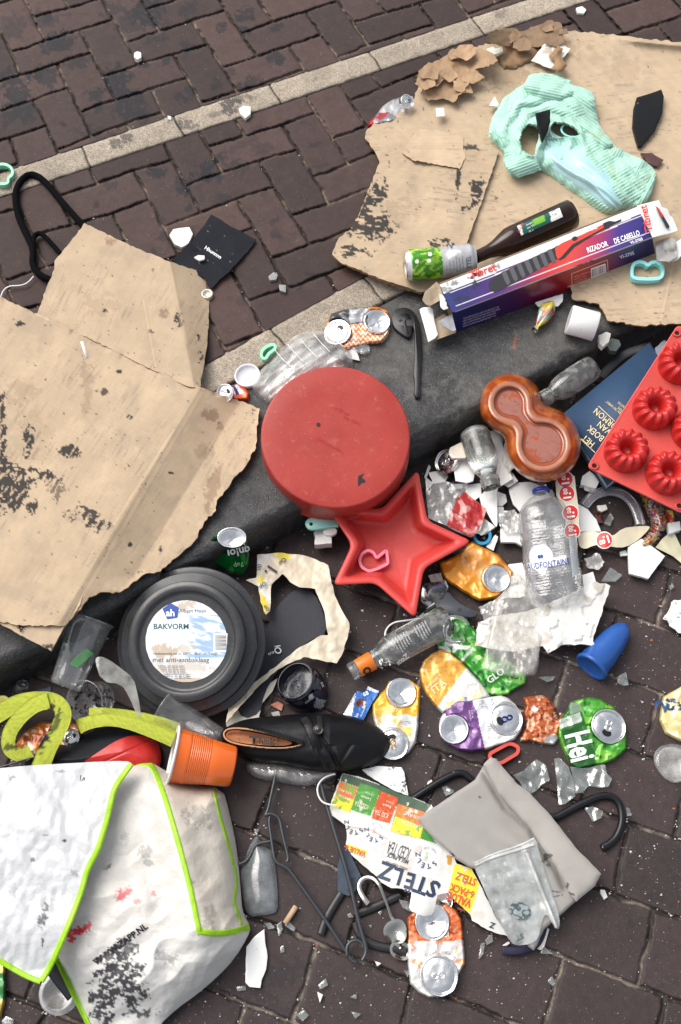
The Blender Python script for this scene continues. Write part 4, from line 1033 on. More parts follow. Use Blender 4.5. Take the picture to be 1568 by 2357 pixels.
def fold_leaf(pts, ra, z, s, lift_=.010):
    c_, s_ = math.cos(math.radians(ra)), math.sin(math.radians(ra)); mx = sum(p[0] for p in pts)/len(pts); my = sum(p[1] for p in pts)/len(pts)
    def H(x, y, d):
        u = (x-mx)*c_+(y-my)*s_; v = -(x-mx)*s_+(y-my)*c_
        return z+lift_*(1-np.exp(-d/7))+.010*facet(x, y, 40, s)+.006*np.sin(v/9+2.5*fbm(x, y, 50, 2, s))+.0011*np.sin(v*2*PI/6.5)
    def pt(x, y):
        v = -(x-mx)*s_+(y-my)*c_
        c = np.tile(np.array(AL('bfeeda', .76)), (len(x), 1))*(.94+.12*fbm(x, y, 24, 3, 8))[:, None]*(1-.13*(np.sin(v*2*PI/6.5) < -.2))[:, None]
        return mixp(c, (.38, .45, .26), sm(.62, .75, fbm(x, y, 26, 3, 10))*.45*(x > 1340))
    sheet_obj('knit_fold', rough(pts, 1.6, 7, s), K['knit'], t, z0=.014, step=1.8, th=.002, H=H, paint=pt)
fold_leaf([(1138, 262), (1165, 222), (1206, 198), (1228, 222), (1206, 250), (1192, 290), (1196, 330), (1210, 362), (1226, 398), (1205, 402), (1178, 404), (1165, 385), (1160, 350), (1126, 305)], 70, .014, 3)
fold_leaf([(1316, 196), (1345, 203), (1368, 222), (1378, 285), (1412, 332), (1388, 352), (1352, 318), (1330, 292), (1290, 276), (1252, 280), (1236, 262), (1236, 240), (1285, 222)], 35, .018, 5)
fold_leaf([(1206, 198), (1222, 171), (1247, 166), (1302, 183), (1316, 196), (1330, 212), (1285, 236), (1245, 246), (1218, 232)], 12, .024, 7)
fold_leaf([(1405, 330), (1455, 358), (1484, 370), (1510, 397), (1500, 445), (1484, 468), (1445, 480), (1440, 430), (1410, 385), (1378, 350)], -62, .010, 9)
fold_leaf([(1158, 352), (1196, 340), (1228, 362), (1246, 390), (1222, 399), (1195, 408), (1166, 386)], -20, .022, 12, .006)
cup = [(1232, 345), (1238, 328), (1252, 318), (1262, 302), (1268, 297), (1278, 310), (1300, 318), (1330, 328), (1355, 335), (1378, 352), (1395, 375), (1412, 400), (1428, 425), (1434, 455), (1430, 480), (1405, 482), (1385, 472), (1355, 450), (1320, 425), (1290, 405), (1262, 388), (1245, 374)]
def cupH(x, y, d):
    u = ((x-1250)*.78+(y-330)*.62); v = (-(x-1250)*.62+(y-330)*.78)
    return .016+.022*(1-np.exp(-d/18))+.009*np.exp(-((v-4-8*np.sin(u/40))/6)**2)*sm(20, 60, u)+.009*facet(x, y, 50, 3)+.006*np.exp(-((v+10-u*.1)/4)**2)*sm(80, 150, u)+.008*np.exp(-((v+22)/9)**2)*sm(60, 110, u)
m_satin = M('satin', None, .38, coat=.1, bump=(40, .3, .004))
sheet_obj('satin_cup', chaikin(cup, 2), m_satin, t, z0=.014, step=2.2, th=.003, H=cupH, paint=layers(AL('bfeaf0', .8)))
v, f = tube(pth(ell(1316, 300, 24, 15, 10, 22, 20, 215), .046, 0), .0026, 8, False, .7); g = Geo(); g.add(v, f); gobj('strap_ring', g, K['aqua'], t)
m_blk = M('black_glazed', (.004, .004, .005), .22, spec=.25, specks=[(60, .74, (.2, .2, .2), .4)])
shard('black pointed shard standing on the knit top', [(1232, 261), (1266, 252), (1267, 280), (1262, 300), (1248, 328), (1240, 300)], .075, .004, m_blk, 'shard', 'black_shard', (0, -.3))
shard('large black glossy curved shard at the right on the clean cardboard', [(1466, 224), (1500, 214), (1522, 206), (1528, 222), (1524, 262), (1508, 300), (1478, 336), (1468, 338), (1455, 292), (1458, 250)], .020, .005, m_blk, 'shard', 'black_shard', (.2, 0), jag=.7)
m_amber = M('brown_glass', (.06, .012, .006), .08, coat=.6, spec=.8)
shard('small dark brown shard below the large black shard', [(1475, 352), (1500, 352), (1512, 360), (1528, 368), (1514, 383), (1494, 376)], .020, .005, m_amber, 'shard', 'brown_shard')
# beer bottle
t = T('beer_bottle', 'brown glass beer bottle with a green and white label, lying on the cardboard', 'bottle', 1215, 545, .03, 'glass bottles')
A, B = P(1316, 492, .052), P(1096, 592, .045)
m_beer = M('brown_bottle_glass', (.018, .005, .002), .10, spec=.5, var=(20, .5))
rb_ = .0318
prof = [(0, 0), (0, rb_*.8), (.012, rb_), (.08, rb_), (.60, rb_), (.66, rb_*.96), (.74, rb_*.74), (.81, rb_*.54), (.88, rb_*.45), (.98, rb_*.42), (1.0, rb_*.42)]
lying('glass_body', A, B, prof, m_beer, t, 48)
cs = cylsurf(A, B, rb_)
patch('paper_label', [(1190, 520), (1288, 478), (1296, 499), (1200, 542)], cs, M('beer_label', None, .4), t, 2, .0006, layers(AL('155a50', .9), ([(1258, 460), (1300, 460), (1304, 510), (1270, 515)], (.72, .72, .68)), ([(1180, 515), (1196, 505), (1206, 545), (1190, 552)], (.72, .7, .66)), ([(1226, 506), (1252, 494), (1256, 508), (1230, 520)], AL('7fbf3a', .8))))
texts([('GUUM', 1196, 536, 8, 66, .02)], cs, ink('#c03020'), t)
texts([('lorum', 1212, 520, 7, 25, 0), ('bier 5%', 1214, 527, 6, 25, 0), ('30 cl', 1218, 535, 6, 25, 0)], cs, ink('#e8eee0'), t); texts([('8 716', 1266, 501, 8, 25, 0), ('ceres', 1268, 490, 6, 25, 0)], cs, ink('#2a3030'), t)
# intact can
t = T('drink_can', 'dented green and white hard seltzer can lying on the ragged cardboard flap', 'drink can', 1010, 605, .03, 'drink cans')
A, B = P(934, 612, .062), P(1092, 596, .060)
fr, L = axis_frame(A, B); rc = .0325
prof = [(0, rc*.80, 0), (.015, rc*.84, 0), (.03, rc*.84, 0), (.07, rc, 0), (.3, rc, 0), (.55, rc, 0), (.93, rc, 0), (.97, rc*.86, 0), (1, rc*.82, 0)]
pr = []
for a in np.linspace(0, 1, 60): pr.append((float(np.interp(a, [p[0] for p in prof], [p[1] for p in prof])), float(a*L)))
def cdent(Rr, Z, PH):
    q = np.exp(-((Z-.078)/.02)**2)*np.exp(-((np.mod(PH+PI, 2*PI)-PI)/.8)**2)*.006+(fbm(Z*100+9, PH*2, 1.2, 2, 4)-.5)*.002; return Rr-q, Z, PH
V, F, ph, kk = lathe(pr, fr, 72, mod=cdent)
tt = kk/59.0; un = ph*3
leaf = sm(.55, .62, ridge(tt*26+un*2, un*3-tt*7, 3.2, 2, 5))
C = np.tile(np.array(AL('dcdde0')), (len(V), 1)); gm = (tt < .50)*1.0; bg_ = mixp(np.tile(np.array(AL('4c9a1c', .8)), (len(V), 1)), np.array(AL('b6e84a', .9)), leaf); bg_ = mixp(bg_, np.array(AL('2f7a12', .7)), sm(.5, .56, fbm(tt*30, un*3, 4, 2, 8))*.5)
C = C*(1-gm[:, None])+bg_*gm[:, None]; C = mixp(C, (.6, .6, .6), (tt < .055)*1.0)
mesh('can_wall', V, F, K['can'], t, C)
V, F, _, _ = lathe([(rc*.80, 0), (rc*.82, -.0015), (rc*.74, -.002), (rc*.68, .002), (rc*.4, .006), (0, .008)], fr, 40); mesh('can_base', V, F, K['alu'], t)
V, F, _, _ = lathe([(rc*.82, L), (rc*.76, L), (rc*.74, L-.004), (0, L-.003)], fr, 40); mesh('can_lid', V, F, K['alu'], t)
cs = cylsurf(A, B, rc)
texts([('STËL', 1086, 618, 15, 94, 0)], cs, ink('#4a5260'), t); texts([('hard seltzer', 1077, 618, 5, 94), ('a crisp refreshing', 1068, 624, 5, 94), ('sparkling seltzer', 1061, 624, 5, 94), ('lime and mint 4,5%', 1054, 626, 5, 94), ('made in EU', 1047, 622, 5, 94), ('best before', 1038, 622, 5, 94), ('33 cl', 1031, 622, 5, 94)], cs, ink('#555b66'), t)
texts([('Z', 1040, 572, 18, 75, .01)], cs, ink('#33406a'), t)
for a, b in ((960, 602), (988, 600), (990, 585)):
    patch('printed_mark', ell(a, b, 5, 5, 0, 12), cs, ink('#dfead8'), t, 1.5, .0009)

# curling iron box
t = T('product_box', 'long purple and red hair curler box printed with a black and red curling iron', 'box', 1270, 600, .02)
zt = .075; zb = .016
TLf, TRf, BRf, BLf = P(1012, 655, zt), P(1466, 476, zt+.004), P(1501, 545, zt), P(1041, 719, zt-.004)
S1, S2 = P(1051, 763, zb-.012), P(1511, 601, zb); BK1, BK2 = TLf+(S1-BLf), TRf+(S2-BRf)
Fs_ = plane3(TLf, BLf, TRf)
BRf = Fs_(np.array([1501.]), np.array([545.]))[0]
Ss_ = plane3(BLf, S1, BRf); S2 = Ss_(np.array([1511.]), np.array([601.]))[0]
K['box'] = M('box_print', None, .3, coat=.3, bump=(90, .25, .002), dirt=(70, .72, (.55, .5, .48), .04, .6))
def quadgrid(a, b, c, d, nu, nv, col=None, dz=0):
    "a-b along u at v=0, d-c along u at v=1"
    u, v = np.meshgrid(np.linspace(0, 1, nu+1), np.linspace(0, 1, nv+1)); u = u.ravel()[:, None]; v = v.ravel()[:, None]
    V = (a*(1-u)+b*u)*(1-v)+(d*(1-u)+c*u)*v
    j, i = np.meshgrid(np.arange(nv), np.arange(nu), indexing='ij'); q = (j*(nu+1)+i).ravel(); F = np.stack([q, q+nu+1, q+nu+2, q+1], 1)
    return V, F, u[:, 0], v[:, 0]
def grad(u, v, side_=False):
    n = len(u); stops = [(0, '1e2a6e'), (.10, '2b2570'), (.28, '55287c'), (.42, '8f2a5a'), (.52, 'cf3238'), (.62, 'e2493c'), (.74, 'b8305a'), (.86, '4a3288'), (1, '2a2d7c')]
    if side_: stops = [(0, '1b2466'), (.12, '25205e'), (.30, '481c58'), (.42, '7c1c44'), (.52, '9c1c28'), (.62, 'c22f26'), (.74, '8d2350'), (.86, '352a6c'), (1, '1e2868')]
    xs = [s for s, _ in stops]; cs_ = np.array([srgb(h) for _, h in stops])
    return np.stack([np.interp(u, xs, cs_[:, k]) for k in range(3)], 1)*.78
V, F, u, v = quadgrid(TLf, TRf, BRf, BLf, 200, 40)
C = grad(u+.10*(v-.5), v); wline = .30-.08*(u > .0)+.0*u
wf = (v < np.interp(u, [0, .12, .95, 1], [.33, .31, .25, .25]))*1.0; C = mixp(C, (.74, .73, .72), wf)
for lv, hw in ((np.interp(u, [0, 1], [.385, .30]), .014), (.86+0*u, .014)): C = mixp(C, (.74, .73, .74), (np.abs(v-lv) < hw)*(u > .01)*1.0)
C = mixp(C, srgb('202a6a'), ((u > .0) & (u < .03) & (v > .36))*1.0)
x_, y_ = PX(V)
C = mixp(C, (.01, .01, .012), blot(x_, y_, [(1095, 632, 18, 7, 1, -15), (1045, 652, 14, 7, .7), (1140, 612, 14, 8, .6), (1096, 655, 10, 10, .9), (1066, 690, 18, 8, .7), (1020, 665, 20, 8, .6)], 5, 7))
mesh('front_panel', V, F, K['box'], t, C)
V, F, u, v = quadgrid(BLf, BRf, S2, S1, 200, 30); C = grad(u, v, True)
C = mixp(C, (.70, .7, .72), ((v < .05))*1.0*(u > .01)*.8); x_, y_ = PX(V); C = mixp(C, (.04, .01, .02), blot(x_, y_, [(1340, 605, 20, 5, .8, -20), (1360, 600, 10, 6, .7)], 4, 6))
mesh('side_panel', V, F, K['box'], t, C)
g = Geo(); g.add([TLf, TRf, BK2, BK1], [(0, 1, 2, 3), (3, 2, 1, 0)]); g.add([BK1, BK2, S2, S1], [(0, 1, 2, 3)]); gobj('rear_panel', g, M('raw_card', tuple(CB*.8), .85), t, False)
v, f = tube([TLf+np.array([0, .003, -.001]), TRf+np.array([0, .003, -.001])], .0016, 6); g = Geo(); g.add(v, f); gobj('board_edge', g, M('board_edge', tuple(CB*.65), .9), t, False)
wl = lambda *a: a
blk = M('print_black', (.022, .022, .026), .35); gry = M('print_grey', (.09, .09, .10), .35); redp = M('print_red', AL('e04436', .9), .35)
# printed curling iron
body = [(1125, 656), (1128, 645), (1140, 636), (1165, 622), (1200, 605), (1245, 584), (1280, 568), (1293, 572), (1300, 586), (1260, 608), (1225, 628), (1190, 648), (1160, 664), (1140, 673), (1128, 668)]
patch('printed_barrel', body, Fs_, blk, t, 3, .0008)
for k in range(8):
    cx = 1160+k*17.5; cy = 640-k*8.3
    patch('printed_band', [(cx-6, cy-14), (cx+4, cy-18), (cx+15, cy+10), (cx+9, cy+17), (cx+3, cy+8)], Fs_, gry, t, 2.5, .0011)
patch('printed_handle', [(1278, 572), (1292, 560), (1310, 552), (1340, 540), (1392, 514), (1398, 518), (1392, 530), (1350, 546), (1320, 562), (1296, 590), (1284, 596), (1280, 588)], Fs_, redp, t, 3, .0013)
patch('printed_cable', [(1388, 514), (1402, 508), (1416, 510), (1430, 504), (1430, 509), (1412, 517), (1398, 524), (1350, 550), (1322, 568), (1300, 592), (1284, 600), (1298, 584), (1318, 562), (1345, 548), (1390, 524)], Fs_, blk, t, 2.5, .0016)
patch('printed_button', ell(1323, 549, 7, 5, -20, 14), Fs_, blk, t, 2, .0019)
texts([('RIZADOR', 1353, 582, 17.5, 19, .02, .66), ('DE CABELLO', 1415, 561, 17.5, 19, .02, .62), ('VI-3705', 1452, 562, 9.5, 19, .02, 1.0)], Fs_, ink('#f6f3f6'), t, 'lettering', .0011)
texts([('Tibret', 1354, 533, 9, 19, .02)], Fs_, ink('#f6f3f6'), t, 'lettering', .0017)
texts([('Tibret', 1084, 642, 25, 19, .02)], Fs_, ink('#d8322a'), t, 'lettering', .0011)
texts([('VI-3705', 1428, 596, 11, 18, .02, 1.0), ('CE', 1403, 632, 10, 17, .01), ('TÜV/GS  RoHS', 1418, 626, 8, 17, .01), ('IPX0', 1484, 604, 7, 17, .01)], Ss_, ink('#e9e4ee'), t, 'lettering', .0008)
g = Geo()
def ss(pts, e=.0008): q = np.array(pts); return lift(Ss_, e)(q[:, 0], q[:, 1])
for a, b, c, d in (((1315, 629), (1398, 597), (1399, 599), (1316, 631)), ((1316, 660), (1400, 630), (1400, 628), (1316, 658)), ((1315, 629), (1317, 629), (1318, 660), (1316, 660)), ((1397, 598), (1399, 598), (1401, 629), (1399, 629))): g.add(ss([a, b, c, d]), [(3, 2, 1, 0)])
gobj('printed_frame', g, ink('#e0a090'), t, False)
texts([('IBERICA IMPORTS S.L', 1322, 639, 4.4, 19), ('MODEL VI-3705', 1322, 645, 4.4, 19), ('POLIGONO IND. 23', 1322, 651, 4.4, 19), ('220-240V 50Hz 25W', 1323, 657, 4.4, 19)], Ss_, ink('#e8b0a0'), t, 'lettering', .0008)
patch('barcode_panel', [(1360, 618), (1394, 606), (1396, 630), (1361, 643)], Ss_, ink('#ece8e8'), t, 3, .0006)
g = Geo(); rb = random.Random(5)
for k in range(15):
    x0 = 1362.5+k*2.15; y0 = 620-k*.76; w0 = rb.choice([.6, 1.2]); g.add(ss([(x0, y0), (x0+w0, y0-.3), (x0+w0, y0+17), (x0, y0+17.3)], .001), [(3, 2, 1, 0)])
gobj('barcode', g, ink('#22262c'), t, False)
for k in range(5): pass
texts([('THIS APPLIANCE IS FOR HOUSEHOLD USE', 1067, 735+0, 4.6, 18.5), ('KEEP AWAY FROM WATER AND CHILDREN', 1066, 741, 4.6, 18.5), ('LIRE ATTENTIVEMENT LES CONSIGNES', 1066, 747, 4.6, 18.5), ('READ THE MANUAL BEFORE FIRST USE', 1066, 753, 4.6, 18.5)], Ss_, ink('#c9c4da'), t, 'lettering', .0008)
# hanging tab at the right end, flaps
m_wc = M('white_card', None, .45, bump=(50, .3, .003), var=(20, .05))
def flap(name, pts, z, lab=None, paint=None, H=None, mat=None, par=None, th=.0012, step=3):
    return sheet_obj(name, pts, mat or m_wc, par if par is not None else t, z0=z, step=step, th=th, H=H, paint=paint or layers(WHITE))
flap('hanging_tab', [(1464, 474), (1478, 470), (1517, 460), (1523, 476), (1536, 480), (1542, 496), (1548, 500), (1560, 530), (1548, 535), (1502, 546), (1488, 512)], .080, H=lambda x, y, d: -.02*sm(1500, 1560, x))
tf = lambda x, y: P(x, y, .078-.02*sm(1500, 1560, np.asarray(x, float)))
tf2 = lambda x, y: P(x, y, .084-.02*sm(1500, 1560, np.asarray(x, float)))
texts([('Tibret', 1503, 532, 25, 104, .02)], tf2, ink('#d8322a'), t, 'lettering', .001)
patch('printed_barrel', [(1510, 477), (1517, 480), (1528, 498), (1541, 520), (1540, 526), (1534, 524), (1524, 504)], tf2, blk, t, 2, .001); patch('printed_handle', [(1508, 474), (1513, 476), (1528, 496), (1524, 500)], tf2, redp, t, 2, .0014)
flap('end_flap', [(1509, 556), (1545, 545), (1556, 550), (1560, 590), (1540, 602), (1512, 600)], .05, paint=layers(AL('b8b6b2')), H=lambda x, y, d: .012*facet(x, y, 18, 3))
fl2 = flap('torn_flap', [(1528, 590), (1548, 562), (1575, 545), (1590, 560), (1560, 598), (1538, 604)], .045, H=lambda x, y, d: .004*facet(x, y, 22, 5))
texts([('4/26', 1535, 598, 13, 92), ('72L', 1548, 568, 13, 62)], lambda x, y: P(x, y, .052), ink('#4a4a4a'), t)
flap('end_flap', [(966, 712), (972, 708), (990, 706), (996, 712), (1000, 738), (1008, 770), (1002, 778), (986, 787), (978, 755)], .030, H=lambda x, y, d: .006*np.exp(-((x-985)/20)**2))
flap('raw_flap', [(1000, 735), (1022, 722), (1042, 738), (1050, 765), (1010, 780), (990, 788), (1004, 766)], .022, paint=layers(CB*.8), H=lambda x, y, d: .006*facet(x, y, 30, 3))
flap('raw_flap', [(978, 672), (1005, 648), (1014, 658), (1020, 680), (1015, 690), (990, 704), (980, 700), (972, 690)], .052, paint=layers(CB*.72), H=lambda x, y, d: .010*facet(x, y, 30, 8))
flap('end_flap', [(1012, 676), (1020, 680), (1036, 696), (1038, 706), (1022, 713), (1014, 706)], .066, paint=layers(WHITE, ([(1022, 676), (1040, 690), (1040, 712), (1030, 708)], AL('27306e'))))
flap('dust_flap', [(1008, 740), (1040, 722), (1050, 760), (1042, 762), (1020, 750)], .045, paint=layers(AL('b9bac2')), H=lambda x, y, d: .012*facet(x, y, 20, 4))
# aqua cutter, white tube, foil sweet, bottom right stones
hb = [(1452, 650), (1450, 636), (1453, 618), (1466, 611), (1480, 614), (1487, 621), (1495, 613), (1510, 612), (1521, 622), (1522, 640), (1516, 650), (1490, 652)]
o = gobj('cookie_cutter', wallring(chaikin(hb, 2), .018, .014, 4, True, 1.6), K['aqua']); tag(o, 'aqua heart-shaped cookie cutter on the cardboard below the hair curler box', 'cookie cutter')
A, B = P(1309, 735, .032), P(1372, 752, .028)
o = lying('porcelain_tube', A, B, [(0, .0), (0.02, .024), (0, .0285), (.04, .0305), (.5, .030), (.97, .0305), (1, .029), (1, .026), (.3, .024), (.2, 0)], K['ceramic'], None, 48); tag(o, 'short white porcelain tube on the dark kerb by the cardboard edge', 'tube')
m_foil = M('printed_foil', None, .22, metal=.25, bump=(60, .7, .004), coat=.4)
t = T('sweet_wrapper', 'twisted mint and red foil sweet wrapper on the kerb below the box', 'sweet wrapper', 1250, 720, .0, 'foil sweet wrappers')
A, B = P(1272, 694, .018), P(1238, 748, .014)
fr, L = axis_frame(A, B)
def tw(Rr, Z, PH): return Rr*(1+.16*np.cos(PH*4+Z*60)+.2*(fbm(Z*200, PH*3, 1.5, 2, 3)-.5)), Z, PH
V, F, ph, kk = lathe([(.003, 0), (.007, L*.08), (.012, L*.2), (.0145, L*.35), (.0145, L*.6), (.011, L*.8), (.006, L), (.004, L*1.08), (.007, L*1.2)], fr, 40, mod=tw)
n_ = fbm(V[:, 0]*900, V[:, 1]*900, 9, 2, 4); C = mixp(np.tile(np.array(AL('9ccfb8', .8)), (len(V), 1)), (.55, .04, .05), ((n_ > .56))*1.0); C = mixp(C, (.8, .6, .05), (n_ < .38)*1.0); C = mixp(C, (.02, .02, .05), ((n_ > .50) & (n_ < .53))*1.0)
mesh('wrapper_foil', V, F, m_foil, t, C)
shard('white torn paper showing under the purple box above the foil sweet', [(1232, 696), (1296, 676), (1296, 692), (1285, 704), (1262, 704), (1240, 706)], .010, .003, M('white_scrap', WHITE, .6), 'paper scrap', 'paper_scrap')
shard('cream stone chip at the broken end of the kerb', [(1378, 772), (1396, 763), (1406, 768), (1402, 786), (1388, 798), (1380, 790)], -.006, .014, m_chip, 'chip', 'stone_chip')
shard('greenish glass lump beside the cream stone at the kerb end', [(1396, 792), (1408, 778), (1425, 782), (1430, 794), (1418, 808), (1404, 806)], -.02, .012, M('green_glass_lump', (.07, .09, .08), .15, coat=.5), 'glass piece', 'glass_lump')
shard('pale grey strip between the book and the red ring mould', [(1508, 800), (1530, 782), (1540, 792), (1526, 830), (1514, 824)], -.03, .01, M('grey_strip', (.25, .28, .33), .5), 'plastic piece', 'plastic_piece')
# black strap beside the book
pp = pth([(1384, 868), (1402, 846), (1425, 824), (1452, 808), (1480, 800), (1500, 796)], [-.05, -.045, -.04, -.03, -.02, -.02], 3)
v, f = tube(pp, .010, 10, False, .22); g = Geo(); g.add(v, f); o = gobj('leather_strap', g, K['blackmat']); tag(o, 'black curved strap along the upper left side of the blue book', 'strap')
# black plastic hook
t = T('plastic_hook', 'black plastic hanger hook on the kerb below the hair curler box end', 'hook', 940, 800, 0)
pts = chaikin([(901, 735), (905, 716), (920, 707), (942, 708), (958, 722), (966, 745), (971, 790), (970, 830), (968, 868), (971, 874), (967, 880), (969, 914), (953, 914), (955, 876), (951, 860), (955, 820), (955, 765), (950, 745), (947, 775), (936, 775), (920, 765), (906, 752)], 1)
prismpx('hook_body', pts, .002, .010, K['blackpl'], t, .0012)
prismpx('hook_slot', chaikin([(914, 732), (922, 722), (938, 720), (946, 730), (946, 736), (934, 733), (938, 760), (944, 768), (934, 768), (930, 755), (928, 735), (920, 742)], 1), .006, .0106, ink('#060607'), t, .0003)
# ================================================================ KERB: litter round the red tin
m_or = K['can']
zig = lambda x, y: ((np.mod(y+9*np.abs(np.mod(x/11, 1)*2-1), 12) < 4.5) & inside(x, y, [(795, 745), (900, 735), (905, 800), (780, 805)]))*1.0
crushed('flattened orange can with white zigzags and two silver ends, between the edging and black hook', 'crushed drink cans',
        [(752, 745), (762, 722), (790, 712), (830, 708), (870, 706), (893, 715), (899, 745), (895, 770), (880, 787), (850, 790), (800, 804), (775, 795), (755, 775)],
        layers(AL('f08a28', .8), (zig, (.8, .78, .74)), ([(755, 740), (765, 715), (800, 708), (850, 706), (852, 740), (800, 748), (770, 752)], (.03, .032, .04)), ([(803, 712), (850, 708), (850, 738), (805, 744)], (.32, .33, .35)), (NT(3.2, .6, .66, 3, [(806, 712), (850, 708), (850, 725), (806, 728)]), (.7, .7, .7))),
        [dict(x=777, y=765, rpx=32, kind='top', tx=8, ty=-14, s=1, taba=60), dict(x=868, y=740, rpx=31, kind='bottom', tx=6, ty=6, s=2)], .002, .026, 5)
shard('dull clear glass piece leaning on the orange zigzag can', [(811, 800), (826, 792), (850, 796), (852, 806), (838, 812), (820, 808)], .004, .006, glass_m, 'glass piece', 'glass_shard')
tag(sheet_obj('paper_ring', [(795, 812), (812, 800), (824, 815), (828, 830), (810, 826), (800, 822)], m_wc, z0=.004, step=2.5, th=.001, paint=layers((.6, .6, .58)), H=lambda x, y, d: .003+0*x), 'pale can rim just above the red tin, below the zigzag can', 'can rim')
# collapsed clear bottle
pts = [(598, 915), (582, 900), (580, 880), (600, 850), (628, 828), (655, 795), (680, 770), (720, 758), (755, 765), (790, 790), (815, 820), (812, 850), (740, 860), (660, 900), (620, 930)]
def Hb(x, y, d): return .004+.040*(1-np.exp(-d/16))+.010*(facet(x, y, 40, 7)-.5)+.003*np.sin((x*.6+y*.8)*2*PI/34)
t = T('plastic_bottle', 'collapsed clear plastic bottle behind the upper left of the red tin', 'bottle', 700, 840, 0, 'plastic bottles')
sheet_obj('bottle_wall', chaikin(pts, 2), K['film'], t, z0=.002, step=2.5, th=.030, H=Hb)
g = Geo()
for k in range(5):
    a = (640+k*30, 838-k*12); v, f = tube(pth([(a[0]-8, a[1]-34), (a[0]+8, a[1]-14), (a[0]+30, a[1]+8)], .048, 2), .0011, 6); g.add(v, f)
gobj('ribs', g, clear('rib_clear', (.95, .96, .95), .5, .15), t)
t = T('round_lid', 'round white plastic lid on the edging left of the collapsed bottle', 'lid', 572, 868, 0)
V, F, _, _ = lathe([(.026, 0), (.0265, .008), (.0258, .0095), (.0235, .0098), (.0228, .004), (.0, .0036)], frame(571, 868, .002, 0, 6, -4), 48); mesh('lid_shell', V, F, M('white_lid', (.74, .75, .80), .3), t)
o = gobj('cookie_cutter', wallring(chaikin([(604, 832), (602, 818), (612, 806), (630, 799), (636, 806), (632, 812), (618, 822), (614, 832)], 1), .003, .012, 4, True, 1.2), K['mint']); tag(o, 'mint green cookie cutter poking out by the collapsed bottle and white lid', 'cookie cutter')
crushed('small crushed orange can poking out beside the round white lid', 'crushed drink cans', [(520, 892), (545, 884), (565, 893), (574, 905), (572, 920), (540, 922), (510, 912)], layers(AL('ea5a20', .8), ([(530, 888), (545, 886), (556, 905), (545, 910)], AL('26408e')), ([(540, 886), (546, 884), (560, 902), (552, 908)], (.7, .7, .7))), [dict(x=518, y=905, rpx=22, kind='top', tx=20, ty=-20, z=.026, s=4)], .002, .02, 7)

# ================================================================ ROAD: right side
ZR = RZ+.004
# clear square jar bottle
t = T('glass_jar', 'small clear glass jar lying on its side left of the blue book', 'jar', 1310, 880, -.02, 'glass bottles')
A, B = P(1366, 845, -.025), P(1246, 922, -.035)
pj = [(0, 0), (0, .020), (.02, .0265), (.10, .0275), (.55, .0275), (.68, .024), (.78, .017), (.84, .0155), (.86, .0175), (.94, .0175), (.96, .0165), (1, .0165)]
lying('glass_body', A, B, pj, K['glass'], t, 48)
lying('inner_wall', A, B, [(0.04, 0), (.05, .022), (.12, .0245), (.55, .0245), (.68, .021), (.78, .0145), (1, .0145)], K['glass'], t, 40)
# brown double dish, upside down
t = T('ceramic_dish', 'upside-down brown glazed double dish shaped like an eight', 'dish', 1225, 990, -.03)
def dish8(off, z, n=160):
    c1 = np.array([1173.0, 926.0]); c2 = np.array([1251.0, 1023.0]); cm = np.array([1211.0, 974.0]); out = []
    ab = c2-c1
    def sd(p):
        tt_ = min(1, max(0, float((p-c1)@ab/(ab@ab)))); D = (np.linalg.norm(p-c1)-73, np.linalg.norm(p-c2)-87, np.linalg.norm(p-(c1+ab*tt_))-max(50, 4-off))
        kk = .13; m_ = min(D); return m_-math.log(sum(math.exp(-kk*(v-m_)) for v in D))/kk+3
    wm = c1+ab*.46; ux = ab/np.linalg.norm(ab); pr_ = np.array([-ux[1], ux[0]])
    def reach(o_, d):
        lo, hi = 0, 260; q_ = (wm-o_)@ux; v_ = d@ux
        if abs(q_) > 1 and v_*q_ > 1e-6: hi = min(hi, q_/v_)
        for _ in range(20):
            m = (lo+hi)/2
            if sd(o_+d*m) < off: lo = m
            else: hi = m
        return o_+d*lo
    Wp, Wm = reach(wm, pr_), reach(wm, -pr_)
    for c_, A_, B_, away in ((c1, Wp, Wm, -ux), (c2, Wm, Wp, ux)):
        aa = math.atan2(*(A_-c_)[::-1]); bb = math.atan2(*(B_-c_)[::-1]); mm = math.atan2(away[1], away[0])
        while (aa-mm) % (2*PI) == 0: aa += 1e-6
        # sweep from A through 'away' to B
        d1 = (mm-aa) % (2*PI); d2 = (bb-mm) % (2*PI)
        if d1 > PI: d1 -= 2*PI; d2 = d2-2*PI if d2 > 0 else d2
        for k in range(n//2):
            u = k/(n//2); t_ = aa+(d1+d2)*u; out.append(tuple(reach(c_, np.array([math.cos(t_), math.sin(t_)]))))
    q = np.array(out); return P(q[:, 0], q[:, 1], z)
lv = [(0, -.075), (3, -.062), (2, -.05), (-2, -.035), (-8, -.022), (-14, -.015), (-18, -.013), (-19.5, -.008), (-22, -.006), (-28, -.0055), (-32, -.006), (-34.5, -.009), (-35.5, -.014), (-38, -.0155), (-41, -.0155), (-44, -.0158)]
rings = [dish8(o, z+.030) for o, z in lv]; n = 160; V = np.concatenate(rings); F = []
for k in range(len(rings)-1):
    for i in range(n): F.append((k*n+i, k*n+(i+1) % n, (k+1)*n+(i+1) % n, (k+1)*n+i))
F.append(tuple((len(rings)-1)*n+i for i in range(n))[::1])
C = np.tile(np.array([.27, .048, .006]), (len(V), 1)); lvl = np.repeat(np.arange(len(lv)), n); xx, yy = PX(V)
C = mixp(C, (.46, .12, .015), sm(.45, .65, fbm(xx, yy, 18, 3, 3))*(lvl < 9)*.8)
C = mixp(C, (.40, .20, .13), ((lvl >= 9) & (lvl <= 11))*.8*(.6+.5*fbm(xx, yy, 10, 2, 4)))
